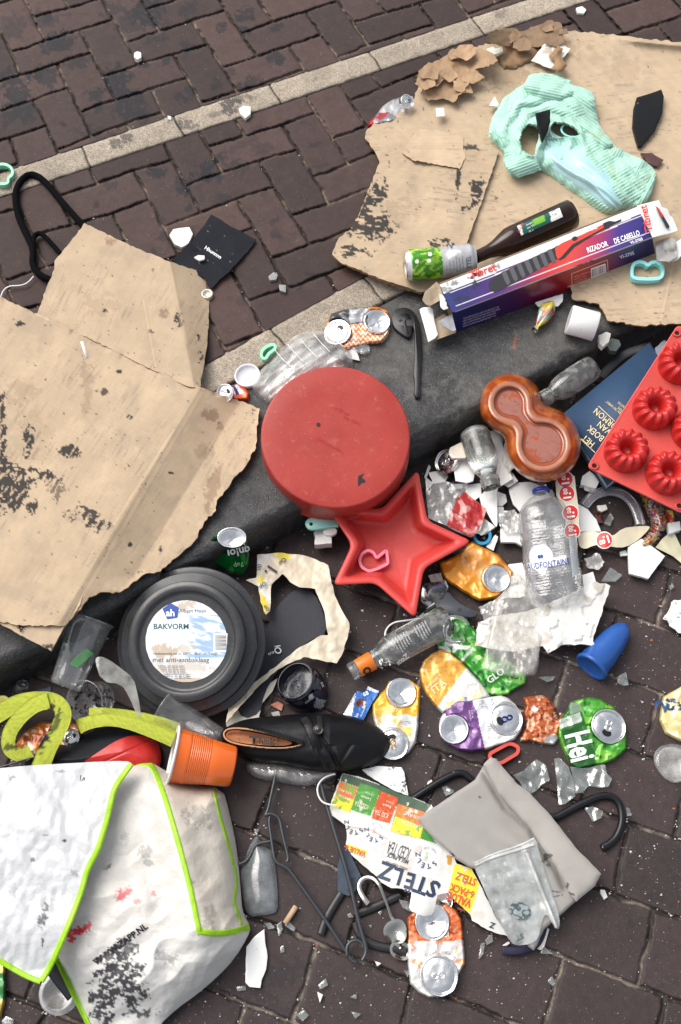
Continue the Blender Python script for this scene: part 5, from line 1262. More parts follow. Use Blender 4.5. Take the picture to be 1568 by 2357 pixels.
o = mesh('glazed_body', V, F, M('brown_glaze', None, .12, coat=.7, bump=(60, .25, .002), rvar=(30, .08, .3)), t, C)
dp = dish8(-43, .0150); q = PX(dp)
V, F, C, fl = sheet(list(zip(q[0], q[1])), .0150, 2.5, 0, None, layers((.30, .115, .085), (NT(16, .60, .66, 5), (.36, .06, .012)), (NT(5, .66, .72, 9), (.22, .08, .05)), n=.3))
mesh('unglazed_base', V, F, M('matt_clay', None, .22, coat=.3, bump=(90, .4, .002)), t, C)

# white crockery heap
m_cer = K['ceramic']; m_cream = M('cream_ceramic', (.70, .62, .52), .3, coat=.3)
def r5(*q): return [(940.8+.24*q[i], 972+.24*q[i+1]) for i in range(0, len(q), 2)]
HEAP = [('grey-white plate fragment behind the upright jar, touching the brown dish', r5(770, 80, 905, 90, 915, 380, 1050, 560, 960, 620, 800, 500, 760, 200), .020, .0038, m_cer, (0, .1)),
        ('tall white plate wedge right of the jar neck', r5(830, 140, 880, 110, 930, 380, 1000, 540, 870, 615, 800, 480), .030, .0038, m_cer, (0, .2)),
        ('cream rounded plate piece left of the jar base', r5(385, 270, 400, 240, 500, 190, 545, 200, 560, 310, 545, 340, 420, 345, 390, 310), .045, .007, m_cream, (.1, .2)),
        ('large white plate piece just under the jar', r5(420, 370, 590, 300, 640, 440, 620, 560, 560, 580, 450, 560), .032, .0038, m_cer, (0, .1)),
        ('flat white fragment left of the heap above the printed wrapper', r5(190, 480, 340, 460, 380, 520, 350, 570, 240, 585), .008, .0038, m_cer, (0, 0)),
        ('white sliver right beside the tip of the red star mould', r5(150, 520, 195, 400, 212, 430, 165, 550), .006, .0038, m_cer, (0, 0)),
        ('white splinter under the star mould tip, left of the wrapper', r5(160, 560, 170, 530, 235, 580, 170, 665), .006, .0038, m_cer, (0, 0)),
        ('white fragment below the jar neck beside the red wrapper', r5(560, 600, 690, 580, 700, 700, 620, 760, 545, 660), .018, .0038, m_cer, (0, 0)),
        ('long white spike of plate pointing down beside the red wrapper', r5(680, 720, 740, 640, 850, 620, 850, 990, 840, 1000, 700, 790), .026, .0038, m_cer, (0, .1)),
        ('white shard with a rounded end right of the long spike', r5(850, 660, 930, 690, 945, 760, 900, 800, 845, 800), .012, .0038, m_cer, (0, 0)),
        ('square white shard below the rounded one right of the long spike', r5(845, 810, 910, 810, 920, 870, 900, 950, 845, 965), .010, .0038, m_cer, (0, 0)),
        ('white wedge at the foot of the long spike above the blue ring', r5(700, 920, 740, 930, 830, 1000, 740, 1065, 690, 1040), .014, .008, m_cer, (.1, 0)),
        ('white bowl fragment behind the water bottle shoulder', r5(960, 640, 1010, 580, 1170, 570, 1380, 650, 1400, 700, 1150, 780, 1070, 860, 1000, 780), .016, .0038, m_cer, (0, .1)),
        ('white fragment touching the left side of the water bottle', r5(985, 900, 1075, 870, 1100, 1060, 1040, 1075, 985, 1045), .010, .0038, m_cer, (0, 0)),
        ('white chipped shard lower left of the water bottle', r5(880, 1020, 1000, 1010, 1095, 1110, 1085, 1180, 1030, 1150, 885, 1145), .014, .007, m_cer, (0, 0)),
        ('thin white sliver between the blue ring and orange can', r5(740, 1190, 830, 1080, 858, 1095, 815, 1230), .010, .0038, m_cer, (0, 0)),
        ('curved white plate segment between the orange can and water bottle', r5(820, 1690, 960, 1360, 1090, 1345, 1150, 1530, 1130, 1620, 1000, 1670, 850, 1700), .004, .0038, m_cer, (0, 0))]
for lb, pts, z, th, mt, tl in HEAP: shard(lb, pts, RZ+z, th, mt, tilt=tl, jag=.8)
def r7(*q): return [(940.8+.4*q[i], 1003.5+.4*q[i+1]) for i in range(0, len(q), 2)]
for lb, pts, z, th in (('white curved fragment right of the water bottle under the price stickers', r7(975, 390, 1030, 420, 1080, 480, 1108, 550, 990, 550), .006, .006), ('white piece under the corner of the red ring mould', r7(1000, 230, 1040, 200, 1100, 250, 1078, 300, 990, 280), .006, .012),
                       ('square white tile fragment below the colourful foil wrapper', r7(1262, 640, 1340, 590, 1475, 690, 1380, 820, 1270, 790), .010, .007), ('off-white tube end right of the colourful foil wrapper', r7(1490, 500, 1560, 490, 1566, 540, 1500, 560), .01, .012),
                       ('white chip beside the sticker strip on the road', r7(1215, 665, 1250, 655, 1260, 685, 1220, 690), .003, .005), ('grey translucent fragment right of the water bottle base', r7(1000, 800, 1060, 780, 1085, 860, 1080, 895, 1010, 890), .006, .004)):
    shard(lb, pts, RZ+z, th, jag=.7)
shard('triangular pale glass shard on the road below the price stickers', r7(1110, 830, 1160, 755, 1228, 800, 1190, 835, 1120, 835), RZ+.003, .005, glass_m, 'glass shard', 'glass_shard')
shard('small grey glass chip on the road near the right edge', r7(1500, 860, 1520, 850, 1528, 868, 1508, 885), RZ+.003, .004, glass_m, 'glass shard', 'glass_shard')
for lb, q_, z_, m_ in (('crumpled clear film between the heap and the water bottle shoulder', (1150, 1180, 1185, 1172, 1200, 1195, 1192, 1225, 1165, 1230, 1148, 1205), .02, 'f'), ('curl of white paper above the orange flattened can', (1085, 1205, 1118, 1196, 1128, 1215, 1108, 1232, 1090, 1226), .018, 'p'),
    ('torn white paper lying left of the water bottle base', (1160, 1335, 1195, 1318, 1212, 1345, 1205, 1372, 1176, 1376), .012, 'p'), ('clear crinkled film piece left of the torn white carton', (1102, 1398, 1140, 1380, 1160, 1400, 1150, 1428, 1118, 1432), .02, 'f'),
    ('white paper scrap right of the price sticker strip top', (1338, 1105, 1362, 1095, 1378, 1112, 1366, 1130, 1345, 1128), .008, 'p'), ('clear film scrap on the road right of the upright price sticker strip', (1345, 1285, 1375, 1272, 1392, 1292, 1378, 1312, 1352, 1306), .006, 'f'),
    ('dirty paper scrap under the tip of the red star mould', (985, 1325, 1015, 1318, 1022, 1336, 1000, 1348), .006, 'p'), ('folded white paper between the two glass jars', (1160, 1020, 1182, 1035, 1186, 1075, 1170, 1090, 1156, 1060), .03, 'p')):
    pp_ = [(q_[i], q_[i+1]) for i in range(0, len(q_), 2)]
    o = sheet_obj('film_scrap' if m_ == 'f' else 'paper_scrap', rough(pp_, 2.2, 6, int(q_[0])), K['film'] if m_ == 'f' else K['paper'], z0=RZ+z_, step=1.8, th=.0006, H=lambda x, y, d: .010*facet(x, y, 20, 3)+.005*facet(x, y, 9, 5), paint=None if m_ == 'f' else layers((.60, .59, .55), (NT(8, .6, .75, 3), (.4, .36, .3)))); tag(o, lb, 'plastic film' if m_ == 'f' else 'paper scrap')
# can lid seen in the heap
t = T('loose_can_end', 'round can top with an orange spot wedged in the white crockery', 'can end', 1030, 1064, RZ+.03); can_end(t, 1028, 1062, RZ+.035, 30, 'top', 10, -35, s=3); can_end(t, 1045, 1056, RZ+.036, 8, 'bottom', 5, -20, mat=M('orange_spot', (.5, .15, .03), .4))
# upright jar bottle lying on the heap
t = T('glass_jar', 'clear glass bottle lying neck down on the white crockery heap', 'jar', 1105, 1050, RZ+.06, 'glass bottles')
A, B = P(1090, 992, RZ+.065), P(1133, 1122, RZ+.062)
pj = [(0, 0), (0, .024), (.03, .029), (.08, .030), (.50, .031), (.62, .028), (.74, .020), (.80, .0165), (.83, .0165), (.85, .0195), (.93, .0195), (.95, .0175), (1, .0175)]
lying('glass_body', A, B, pj, K['glass'], t, 48); lying('inner_wall', A, B, [(.04, 0), (.05, .026), (.5, .028), (.62, .025), (.74, .017), (1, .015)], K['glass'], t, 40)
# wrapper with letters and red block
pts = r5(165, 650, 230, 560, 300, 515, 345, 560, 440, 590, 570, 585, 540, 660, 745, 830, 715, 950, 690, 1030, 600, 1105, 450, 1040, 360, 990, 190, 920)
Hw = lambda x, y, d: .030+.012*facet(x, y, 34, 4)+.004*facet(x, y, 12, 6)
t = T('plastic_wrapper', 'crumpled clear and red plastic wrapper with dark letters beside the star mould', 'wrapper', 1030, 1170, RZ, 'crumpled plastic film')
sheet_obj('clear_part', pts, K['film'], t, z0=RZ, step=2.4, th=0, H=Hw)
red = r5(460, 735, 530, 665, 745, 830, 715, 950, 640, 1060, 600, 1100, 480, 1040, 365, 985)
m_rf = M('red_film', None, .18, coat=.5, bump=(60, .6, .004))
sheet_obj('red_part', red, m_rf, t, z0=RZ+.0015, step=2.4, th=.0005, H=Hw, paint=layers((.42, .022, .022), (NT(16, .60, .68, 3), (.55, .22, .2)), (lambda x, y: (np.mod(x*.5-y*.85, 30) < 4)*1.0*inside(x, y, red), (.3, .01, .015))))
texts([('T', 1036, 1106, 13, -90, .01), ('S', 1028, 1118, 13, -60, .01), ('HARD', 1044, 1128, 6.5, -4, 0)], lambda x, y: P(x, y, RZ+Hw(np.asarray(x, float), np.asarray(y, float), 0)+.002), ink('#26305a'), t)
# price sticker strips
def sticker(t, cx, cy, r, surf, txt='1.00', ang=0, col=(.62, .025, .02), s=1.0):
    patch('price_dot', ell(cx, cy, r, r, 0, 30), surf, M('sticker_white', (.74, .72, .68), .4) if 'sticker_white' not in bpy.data.materials else bpy.data.materials['sticker_white'], t, 2, .0008)
    patch('price_dot', ell(cx, cy, r*.88, r*.88, 0, 30), surf, M('sticker_red', col, .35) if 'sticker_red' not in bpy.data.materials else bpy.data.materials['sticker_red'], t, 2, .0013)
    a = math.radians(ang); 
    def w(u, v): return cx+u*math.cos(a)-v*math.sin(a), cy-u*math.sin(a)-v*math.cos(a)
    x, y = w(-r*.78, -r*.42); x2, y2 = w(-r*.08, -.10*r)
    texts([('1.', x, y, r*1.25, ang, .035), ('00', x2, y2, r*.72, ang, .03)], surf, ink('#f6f2ec'), t, 'lettering', .0018)
CREAM = (.66, .60, .44)
m_lin = M('waxed_backing_paper', None, .42, coat=.1, bump=(50, .4, .003))
pts = r7(845, 262, 862, 235, 905, 222, 955, 228, 962, 300, 978, 420, 985, 560, 960, 600, 900, 560, 905, 450, 880, 400, 850, 340)
Hs = lambda x, y, d: .055-.00010*np.maximum(y-1110, 0)+.003*facet(x, y, 50, 3)
t = T('sticker_strip', 'upright strip of round red price stickers running from the brown dish down behind the water bottle', 'sticker strip', 1310, 1160, RZ, 'price sticker strips')
t['label'] = 'strip of round red price stickers from the brown dish down behind the water bottle'
sheet_obj('backing_strip', pts, m_lin, t, z0=RZ, step=2.6, th=.0006, H=Hs, paint=layers(CREAM))
sf = lambda x, y: P(x, y, RZ+Hs(np.asarray(x, float), np.asarray(y, float), 0))
for cx, cy, an in ((1301, 1103, 98), (1305, 1136, 98), (1313, 1180, 98), (1317, 1222, 98)): sticker(t, cx, cy, 19.5, sf, ang=an)
pts = r7(975, 560, 1050, 545, 1110, 560, 1170, 580, 1230, 530, 1300, 520, 1390, 515, 1380, 540, 1320, 600, 1250, 640, 1180, 640, 1120, 620, 1060, 630, 1020, 650, 985, 640, 975, 600)
Hs2 = lambda x, y, d: .012+.016*np.sin((x-1330)/48)**2+.004*facet(x, y, 34, 3)
t = T('sticker_strip', 'curling strip of backing paper with one red price sticker, right of the water bottle', 'sticker strip', 1400, 1240, RZ, 'price sticker strips')
sheet_obj('backing_strip', chaikin(pts, 1), m_lin, t, z0=RZ, step=2.4, th=.0006, H=Hs2, paint=layers(CREAM))
sticker(t, 1391, 1243, 20, lambda x, y: P(x, y, RZ+Hs2(np.asarray(x, float), np.asarray(y, float), 0)+.001), ang=197)
o = sheet_obj('backing_paper', r7(1420, 640, 1460, 590, 1520, 540, 1568, 640, 1600, 700, 1568, 730, 1520, 690), m_lin, z0=RZ, step=2.6, th=.0008, H=lambda x, y, d: .008+.008*facet(x, y, 30, 4), paint=layers((.55, .52, .36))); tag(o, 'crumpled cream backing paper at the right edge below the red ring mould', 'paper scrap')
# colourful foil wrapper
t = T('sweet_wrapper', 'crumpled colourful foil wrapper under the lower corner of the red ring mould', 'sweet wrapper', 1500, 1200, RZ, 'foil sweet wrappers')
pts = r7(1325, 330, 1380, 345, 1440, 380, 1475, 430, 1500, 480, 1490, 520, 1460, 560, 1440, 610, 1400, 640, 1340, 650, 1325, 615, 1360, 570, 1400, 520, 1390, 480, 1350, 400)
cf = [(.70, .62, .06), (.62, .12, .02), (.02, .03, .09), (.62, .05, .16), (.72, .72, .74), (.3, .32, .4)]
def cp(x, y):
    v = np.floor(fbm(x*.8+y*.5, y*.7-x*.3, 13, 2, 4)*26).astype(int) % 6; return np.array(cf)[v]*.8
sheet_obj('wrapper_foil', chaikin(rough(pts, 1.5, 10, 4), 1), m_foil, t, z0=RZ, step=2.0, th=.002, H=lambda x, y, d: .004+.034*(1-np.exp(-d/12))+.010*facet(x, y, 20, 6)-.005, paint=cp)
t = T('sweet_wrapper', 'red and yellow foil wrapper at the right edge beside the colourful one', 'sweet wrapper', 1545, 1190, RZ, 'foil sweet wrappers')
pts = r7(1480, 420, 1520, 430, 1530, 480, 1510, 520, 1495, 480)
sheet_obj('wrapper_foil', pts, m_foil, t, z0=RZ, step=2.0, th=.002, H=lambda x, y, d: .02+.01*(1-np.exp(-d/8)), paint=layers((.55, .03, .03), (NT(9, .55, .6, 5), (.7, .6, .05))))
# clear broken jar rim (curved) beneath
t = T('curved_shard', 'curved clear jar rim fragment on the road left of the colourful foil wrapper', 'glass shard', 1420, 1160, RZ)
v, f = tube(pth(r7(1010, 400, 1050, 350, 1110, 320, 1190, 315, 1260, 350, 1310, 420, 1335, 510), RZ+.012, 3), .011, 12, False, .5); g = Geo(); g.add(v, f); gobj('rim_arc', g, clear('rim_glass', (.85, .86, .88), .22, .05, (.6, .6, .66)), t)
for lb, q in (('cream chip inside the curved jar rim', (1085, 400, 1135, 395, 1145, 420, 1110, 435, 1090, 425)), ('brown glass chip inside the curved jar rim', (1070, 445, 1110, 440, 1120, 500, 1085, 500))):
    shard(lb, r7(*q), RZ+.004, .006, m_chip if 'cream' in lb else m_amber, 'chip', 'rim_chip')
shard('clear glass splinter beside the brown chip inside the jar rim', r7(1125, 500, 1160, 440, 1180, 470, 1160, 515), RZ+.004, .005, glass_m, 'glass shard', 'glass_shard')

# water bottle
t = T('plastic_bottle', 'ribbed clear water bottle with a white and blue printed label and blue neck ring', 'bottle', 1270, 1250, RZ, 'plastic bottles')
A, B = P(1285, 1398, RZ+.036), P(1243, 1114, RZ+.060)
fr, L = axis_frame(A, B)
pb = [(.0, .0), (.0, .030), (.02, .046), (.06, .052)]
for k in range(60): pb.append((.07+.60*k/59, .0530+.0014*math.cos(k*PI*.85)*(1 if k < 50 else .5)))
pb += [(.70, .053), (.76, .050), (.82, .043), (.87, .030), (.90, .0155), (.92, .0135), (.935, .0135), (.94, .0165), (.95, .0165), (.955, .0135), (.975, .0140), (.98, .0125), (1.0, .0125)]
def bmod(Rr, Z, PH):
    q = fbm(Z*60+3, PH*2.2, 1.3, 2, 5)-.5; return Rr*(1+.10*q), Z, PH
V, F, ph, kk = lathe([(r, tt*L) for tt, r in pb], (fr[0], fr[1]*.66, fr[2], fr[3]), 64, mod=bmod)
mesh('bottle_wall', V, F, clear('water_bottle_plastic', (.96, .97, .97), .12, .05, (.85, .86, .86), bump=(70, 1.0), fres=1), t)
V, F, _, _ = lathe([(.0145, L*.925), (.0172, L*.93), (.0172, L*.955), (.0145, L*.958)], fr, 36); mesh('neck_ring', V, F, M('blue_ring', (.01, .03, .28), .3), t)
lie = cylsurf(A-fr[1]*.019, B-fr[1]*.019, .0560)
m_lab = M('label_white', (.76, .78, .82), .35)
patch('bottle_label', chaikin([(1217, 1285), (1220, 1265), (1235, 1254), (1255, 1254), (1270, 1265), (1274, 1285), (1262, 1302), (1252, 1327), (1238, 1315), (1226, 1306)], 1), lie, m_lab, t, 2.5, .0010)
patch('bottle_label', [(1212, 1296), (1303, 1277), (1306, 1297), (1240, 1308), (1214, 1313)], lie, m_lab, t, 2.5, .0016)
texts([('AUDFONTAINE', 1213, 1312, 20, 8, .012, .72)], lie, ink('#1c3a86'), t, 'lettering', .0024)
texts([('STILL', 1246, 1312, 5, 8), ], lie, ink('#1c3a86'), t, 'lettering', .0024)
texts([('80 YEARS', 1231, 1268, 6, 4), ('OF NATURAL FILTRATION', 1220, 1276, 4.6, 4)], lie, ink('#a8c4e0'), t, 'lettering', .0024)
patch('printed_mark', ell(1241, 1281, 4, 4.5, 0, 12), lie, ink('#1c3a86'), t, 1.5, .0024); patch('printed_mark', ell(1247, 1280, 3.5, 4.5, 0, 12), lie, ink('#1c3a86'), t, 1.5, .0026)
patch('side_label', [(1309, 1236), (1328, 1233), (1332, 1320), (1318, 1328)], lie, M('label_pale', (.62, .68, .70), .4), t, 2.5, .0012)

# ================================================================ ROAD: middle
# mint handle, white bits under the red tin
t = T('peeler_handle', 'pale mint plastic handle with a hole, below the red tin on the kerb foot', 'handle', 740, 1205, RZ+.05)
prismpx('handle_body', chaikin([(702, 1208), (704, 1198), (715, 1190), (740, 1189), (775, 1191), (781, 1214), (772, 1210), (740, 1216), (712, 1220)], 1), RZ+.052, RZ+.058, M('pale_mint', srgb('8cc4b8'), .4), t)
prismpx('handle_hole', ell(716, 1206, 4, 4, 0, 14), RZ+.057, RZ+.0585, ink('#0b0b0c'), t, 0)
shard('white crumpled plastic cap under the mint handle', [(722, 1224), (740, 1216), (762, 1222), (764, 1250), (724, 1253), (726, 1235)], RZ+.02, .02, M('milky_plastic', (.72, .70, .67), .4, coat=.3), 'cap', 'crumpled_cap', tilt=(.2, .1))
shard('round translucent stopper between the mint handle and star mould', ell(760, 1222, 16, 10, 0, 20), RZ+.042, .008, M('milky', (.68, .66, .62), .3, sub=.2), 'stopper', 'stopper', jag=.1)
# star mould contents
cc_ = roundc([(866, 1291), (889, 1272), (893, 1303), (866, 1316), (848, 1321), (832, 1311), (827, 1296), (833, 1280), (848, 1272), (860, 1278)], 5, 3)
o = gobj('cookie_cutter', wallring(cc_, RZ+.032, .014, 4, True, 1.2), K['pink']); tag(o, 'pink speech-bubble cookie cutter inside the red star mould', 'cookie cutter')
shard('beige shard in the bottom point of the star mould', [(932, 1374), (940, 1366), (954, 1370), (952, 1376), (942, 1380), (934, 1380)], RZ+.034, .005, M('beige_shard', (.45, .30, .24), .4), 'shard', 'beige_shard', jag=.4)
# blue ring cutter
o = gobj('cookie_cutter', wallring(ell(1108, 1240, 18, 18, 0, 36), RZ+.004, .016, 4, True, 1.3), M('blue_plastic', (.02, .26, .45), .35)); tag(o, 'round blue cookie cutter between the white crockery and orange can', 'cookie cutter')
# orange flattened can
def gl(sc=2.6, thr=.6, s=0): return NT(sc, thr, thr+.05, s)
stp = lambda x, y: ((np.mod(y*.9+x*.45, 4.4) < 1.6)*inside(x, y, [(1075, 1255), (1165, 1290), (1180, 1330), (1115, 1340), (1060, 1290)]))*.8
crushed('flat orange can with its silver dome, right of the star mould', 'crushed drink cans',
        r5(295, 1340, 400, 1300, 480, 1260, 610, 1135, 700, 1190, 860, 1270, 930, 1350, 1000, 1430, 985, 1530, 920, 1620, 850, 1680, 680, 1708, 520, 1620, 350, 1500, 315, 1430),
        layers(AL('f4a02c', .82), (stp, (.75, .6, .4)), (NT(40, .5, .75, 3), AL('ee9422', .78))), [dict(x=1142, y=1332, rpx=33, kind='bottom', tx=6, ty=6, s=5)], RZ+.012, .020, 9, cr=.0045, sc=26)
# dark bottle pieces and perfume block between star and hook
t = T('perfume_bottle', 'clear blocky little bottle with a blue tint behind the star mould tip', 'bottle', 1000, 1360, RZ, 'glass bottles')
q = [(974, 1342), (1026, 1334), (1033, 1350), (1022, 1378), (990, 1392), (970, 1372)]
prismpx('glass_block', q, RZ+.004, RZ+.026, K['glass'], t, .003); prismpx('inner_core', [(985, 1350), (1020, 1343), (1022, 1352), (986, 1362)], RZ+.006, RZ+.020, M('blue_tint', (.05, .07, .25), .2), t)
t = T('hanger_clip', 'dark grey curved plastic hanger end with a recycling mark and a bent wire hook', 'hanger part', 1040, 1395, RZ)
prismpx('plastic_arm', chaikin([(992, 1394), (1028, 1356), (1050, 1382), (1080, 1400), (1101, 1409), (1094, 1421), (1060, 1418), (1010, 1410)], 1), RZ+.016, RZ+.024, M('slate_plastic', (.055, .062, .075), .5), t, .0012)
v, f = tube(pth([(1000, 1388), (985, 1400), (975, 1412), (960, 1424), (935, 1428), (905, 1432), (888, 1448), (886, 1468), (892, 1480), (910, 1490)], RZ+.03, 3), .0017, 8); g = Geo(); g.add(v, f); gobj('hook', g, K['whitewire'], t)
v, f = tube(pth([(976, 1412), (990, 1402), (1002, 1396)], RZ+.03, 1), .0045, 8); g = Geo(); g.add(v, f); gobj('hook_socket', g, K['blackpl'], t)
texts([('♲', 1052, 1408, 12, 0), ('PP', 1056, 1404, 6, 0)], flat(RZ+.0245), ink('#20252d'), t)
shard('small black plastic piece on the road near the glass bottle shoulder', [(912, 1446), (930, 1436), (955, 1440), (960, 1448), (935, 1452)], RZ+.003, .005, K['blackpl'], 'plastic piece', 'black_piece')
# green can (upper left of the road), with lettering
crushed('crushed green can with white lettering, leaning on the kerb foot above the black tin', 'crushed drink cans',
        [(467, 1290), (470, 1270), (480, 1242), (500, 1228), (540, 1225), (570, 1245), (574, 1275), (572, 1300), (558, 1322), (530, 1318), (500, 1300)],
        layers(AL('0c6a2c', .8), ([(478, 1235), (574, 1225), (574, 1285), (520, 1275), (474, 1262)], AL('0a3d22', .8)), ([(466, 1272), (486, 1280), (474, 1296), (462, 1292)], (.55, .02, .03)), (NT(16, .6, .68, 3), AL('3aa04a', .8))),
        [dict(x=534, y=1237, rpx=34, kind='bottom', tx=14, ty=0, s=7, sq=.72)], RZ+.022, .026, 11, tip=(1318, .0009), letters=[([('qn!oı', 574, 1256, 26, 192, .03)], '#e6eae6'), ([('7up', 560, 1292, 16, 195, .0)], '#a8d8a8')])
# printed promo strip OP=OP and cream paper
pts = [(592, 1276), (650, 1272), (690, 1276), (720, 1284), (755, 1300), (762, 1330), (770, 1370), (785, 1400), (805, 1435), (800, 1470), (788, 1505), (775, 1527), (740, 1520), (700, 1512), (660, 1530), (640, 1540), (600, 1575), (540, 1640), (520, 1665), (530, 1610), (600, 1560), (690, 1490), (740, 1462), (756, 1462), (745, 1400), (725, 1355), (690, 1352), (668, 1340), (650, 1320), (625, 1345), (622, 1405), (612, 1415), (600, 1385), (595, 1350), (565, 1335), (590, 1330)]
Hp = lambda x, y, d: .024+.016*facet(x, y, 42, 4)+.005*facet(x, y, 17, 7)
t = T('promo_paper', 'crumpled cream paper strip with yellow and white price print, curling round the black textured sheet', 'paper strip', 700, 1400, RZ)
t['label'] = 'crumpled cream paper strip with yellow price print, curling round the black textured sheet'
sheet_obj('paper_strip', rough(pts, 1.2, 9, 5), m_lin, t, z0=RZ, step=2.5, th=.0008, H=Hp, paint=layers((.60, .535, .41), ([(592, 1274), (640, 1270), (632, 1300), (618, 1330), (622, 1380), (600, 1385), (592, 1330)], (.74, .73, .70)), ([(622, 1270), (655, 1260), (672, 1284), (640, 1296)], (.72, .60, .05)), ([(592, 1316), (616, 1324), (606, 1344), (592, 1342)], (.72, .60, .05)), ([(596, 1360), (612, 1376), (620, 1400), (606, 1412), (598, 1390)], (.72, .60, .05)), (lambda x, y: inside(x, y, ell(702, 1322, 34, 22, 5))*.45, (.62, .53, .36)), (NT(60, .5, .7, 3), (.58, .5, .38))))
sp = lambda x, y: P(x, y, RZ+Hp(np.asarray(x, float), np.asarray(y, float), 20)+.002)
texts([('1.', 622, 1296, 34, 236, .03), ('00', 594, 1296, 15, 250, .0), ('OP', 656, 1282, 14, 205, .01), ('OP', 612, 1338, 14, 200, .01), ('OP', 622, 1404, 12, 120, .01)], sp, ink('#2b2b2e'), t, e=.002)
# black textured sheet (grip mat / insole)
pts = [(560, 1560), (590, 1500), (615, 1440), (640, 1392), (670, 1362), (700, 1352), (725, 1366), (742, 1400), (755, 1458), (720, 1470), (690, 1490), (640, 1540), (606, 1600), (600, 1640), (560, 1655), (540, 1620)]
def mp(x, y): return np.tile(np.array([.020, .022, .030]), (len(x), 1))*(1+.5*((np.mod(x+y*.3, 5) < 2) & (np.mod(y-x*.3, 5) < 2)))[:, None]
t = T('textured_insole', 'black textured rubber insole with a small white logo, right of the black tin', 'insole', 660, 1480, RZ)
sheet_obj('rubber_sheet', chaikin(pts, 1), M('textured_rubber', None, .5, bump=(900, .5)), t, z0=RZ+.012, step=2, th=.003, H=lambda x, y, d: .006*facet(x, y, 90, 3)+.0006*np.sin(x*2*PI/5)*np.sin(y*2*PI/5), paint=mp)
sp2 = lambda x, y: P(x, y, RZ+.020)
g = Geo(); 
for k in range(1): v, f = tube(pth(ell(640, 1497, 7, 6, 30, 20), RZ+.021, 0, True), .0013, 6, True, .4); g.add(v, f)
v, f = tube(pth([(632, 1488), (646, 1486)], RZ+.021, 0), .0012, 6, False, .4); g.add(v, f); gobj('logo', g, ink('#e8e8ea'), t)
texts([('cro', 618, 1508, 11, 20, .01)], sp2, ink('#e8e8ea'), t, e=.002)
# cream card under the black tin / open jar
o = sheet_obj('card_strip', [(520, 1665), (545, 1632), (575, 1600), (612, 1578), (640, 1560), (628, 1590), (604, 1618), (592, 1668), (560, 1680), (525, 1680)], m_lin, z0=RZ+.006, step=2.6, th=.001, H=lambda x, y, d: .006+.004*facet(x, y, 50, 3), paint=layers((.62, .58, .48))); tag(o, 'pale cream card strip between the black tin and the shoe heel', 'paper strip')
# open jar with dark liquid
t = T('cosmetic_jar', 'open black glass jar with dark liquid and a torn label, above the shoe', 'jar', 690, 1590, RZ)
fj = frame(706, 1592, RZ+.002, 0, -8, -22)
rj = .039
V, F, _, _ = lathe([(0, 0), (rj*.9, .0), (rj*1.05, .004), (rj*1.08, .012), (rj*1.06, .030), (rj*.98, .037), (rj*.90, .040), (rj*.90, .044), (rj*.955, .0445), (rj*.955, .047), (rj*.90, .0475), (rj*.90, .052), (rj*.87, .0535), (rj*.83, .0525), (rj*.82, .040), (rj*.82, .028)], fj, 64)
mesh('glass_wall', V, F, M('black_glass', (.008, .009, .016), .08, spec=.6, coat=.5), t)
V, F, _, _ = lathe([(rj*.83, .030), (rj*.5, .0295), (.0, .029)], fj, 48, ); mesh('liquid', V, F, M('dark_liquid', (.006, .008, .016), .04, coat=1, bump=(40, .9, .008)), t)
def jarsurf(x, y): return cylsurf(fj[0], fj[0]+fj[3]*.05, rj*1.08)(x, y)
patch('jar_label', [(712, 1600), (735, 1585), (757, 1600), (742, 1632), (716, 1640), (705, 1622)], jarsurf, M('jar_label', None, .4), t, 2, .001, layers((.01, .012, .03), (lambda x, y: ((np.mod(x*.8+y*.6, 3.4) < 1.5) & inside(x, y, [(728, 1606), (752, 1612), (742, 1632), (722, 1628)]))*1.0, (.7, .7, .7)), ([(708, 1598), (718, 1592), (722, 1606), (712, 1612)], (.6, .6, .6))))
texts([('0.001 L ℮', 704, 1620, 7, 35), ('sot', 738, 1570, 10, -70, .01)], jarsurf, ink('#dcdce4'), t, e=.0016)
shard('salmon-coloured chip under the open black jar', [(622, 1622), (640, 1614), (652, 1622), (648, 1636)], RZ+.003, .004, M('salmon', (.5, .18, .12), .5), 'chip', 'salmon_chip')
shard('grey cracked fragment left of the black jar', [(624, 1640), (642, 1636), (646, 1646), (630, 1650)], RZ+.003, .004, M('greyfrag', (.4, .4, .36), .5), 'chip', 'grey_chip')
# ================================================================ LOWER HALF
def r4(*q): return [(784+.28*q[i], 1348.5+.28*q[i+1]) for i in range(0, len(q), 2)]
def r9(*q): return [(940.8+.4*q[i], 1379.8+.4*q[i+1]) for i in range(0, len(q), 2)]
def r3(*q): return [(740+.288*q[i], 1768.7+.288*q[i+1]) for i in range(0, len(q), 2)]
def r11(*q): return [(940.8+.4*q[i], 1818.9+.4*q[i+1]) for i in range(0, len(q), 2)]
def r10(*q): return [(470.4+.4*q[i], 1818.9+.4*q[i+1]) for i in range(0, len(q), 2)]
def rb1(*q): return [(.4*q[i], 1505.3+.4*q[i+1]) for i in range(0, len(q), 2)]
def rb2(*q): return [(.4*q[i], 1881.6+.4*q[i+1]) for i in range(0, len(q), 2)]
def flatstripes(poly, ang, per, duty=.4):
    ca, sa = math.cos(math.radians(ang)), math.sin(math.radians(ang))
    return lambda x, y: ((np.mod(-x*sa+y*ca, per) < per*duty)*inside(x, y, poly)*(fbm(x*ca+y*sa, np.floor((-x*sa+y*ca)/per), 5, 2, 4) > .44))*1.0

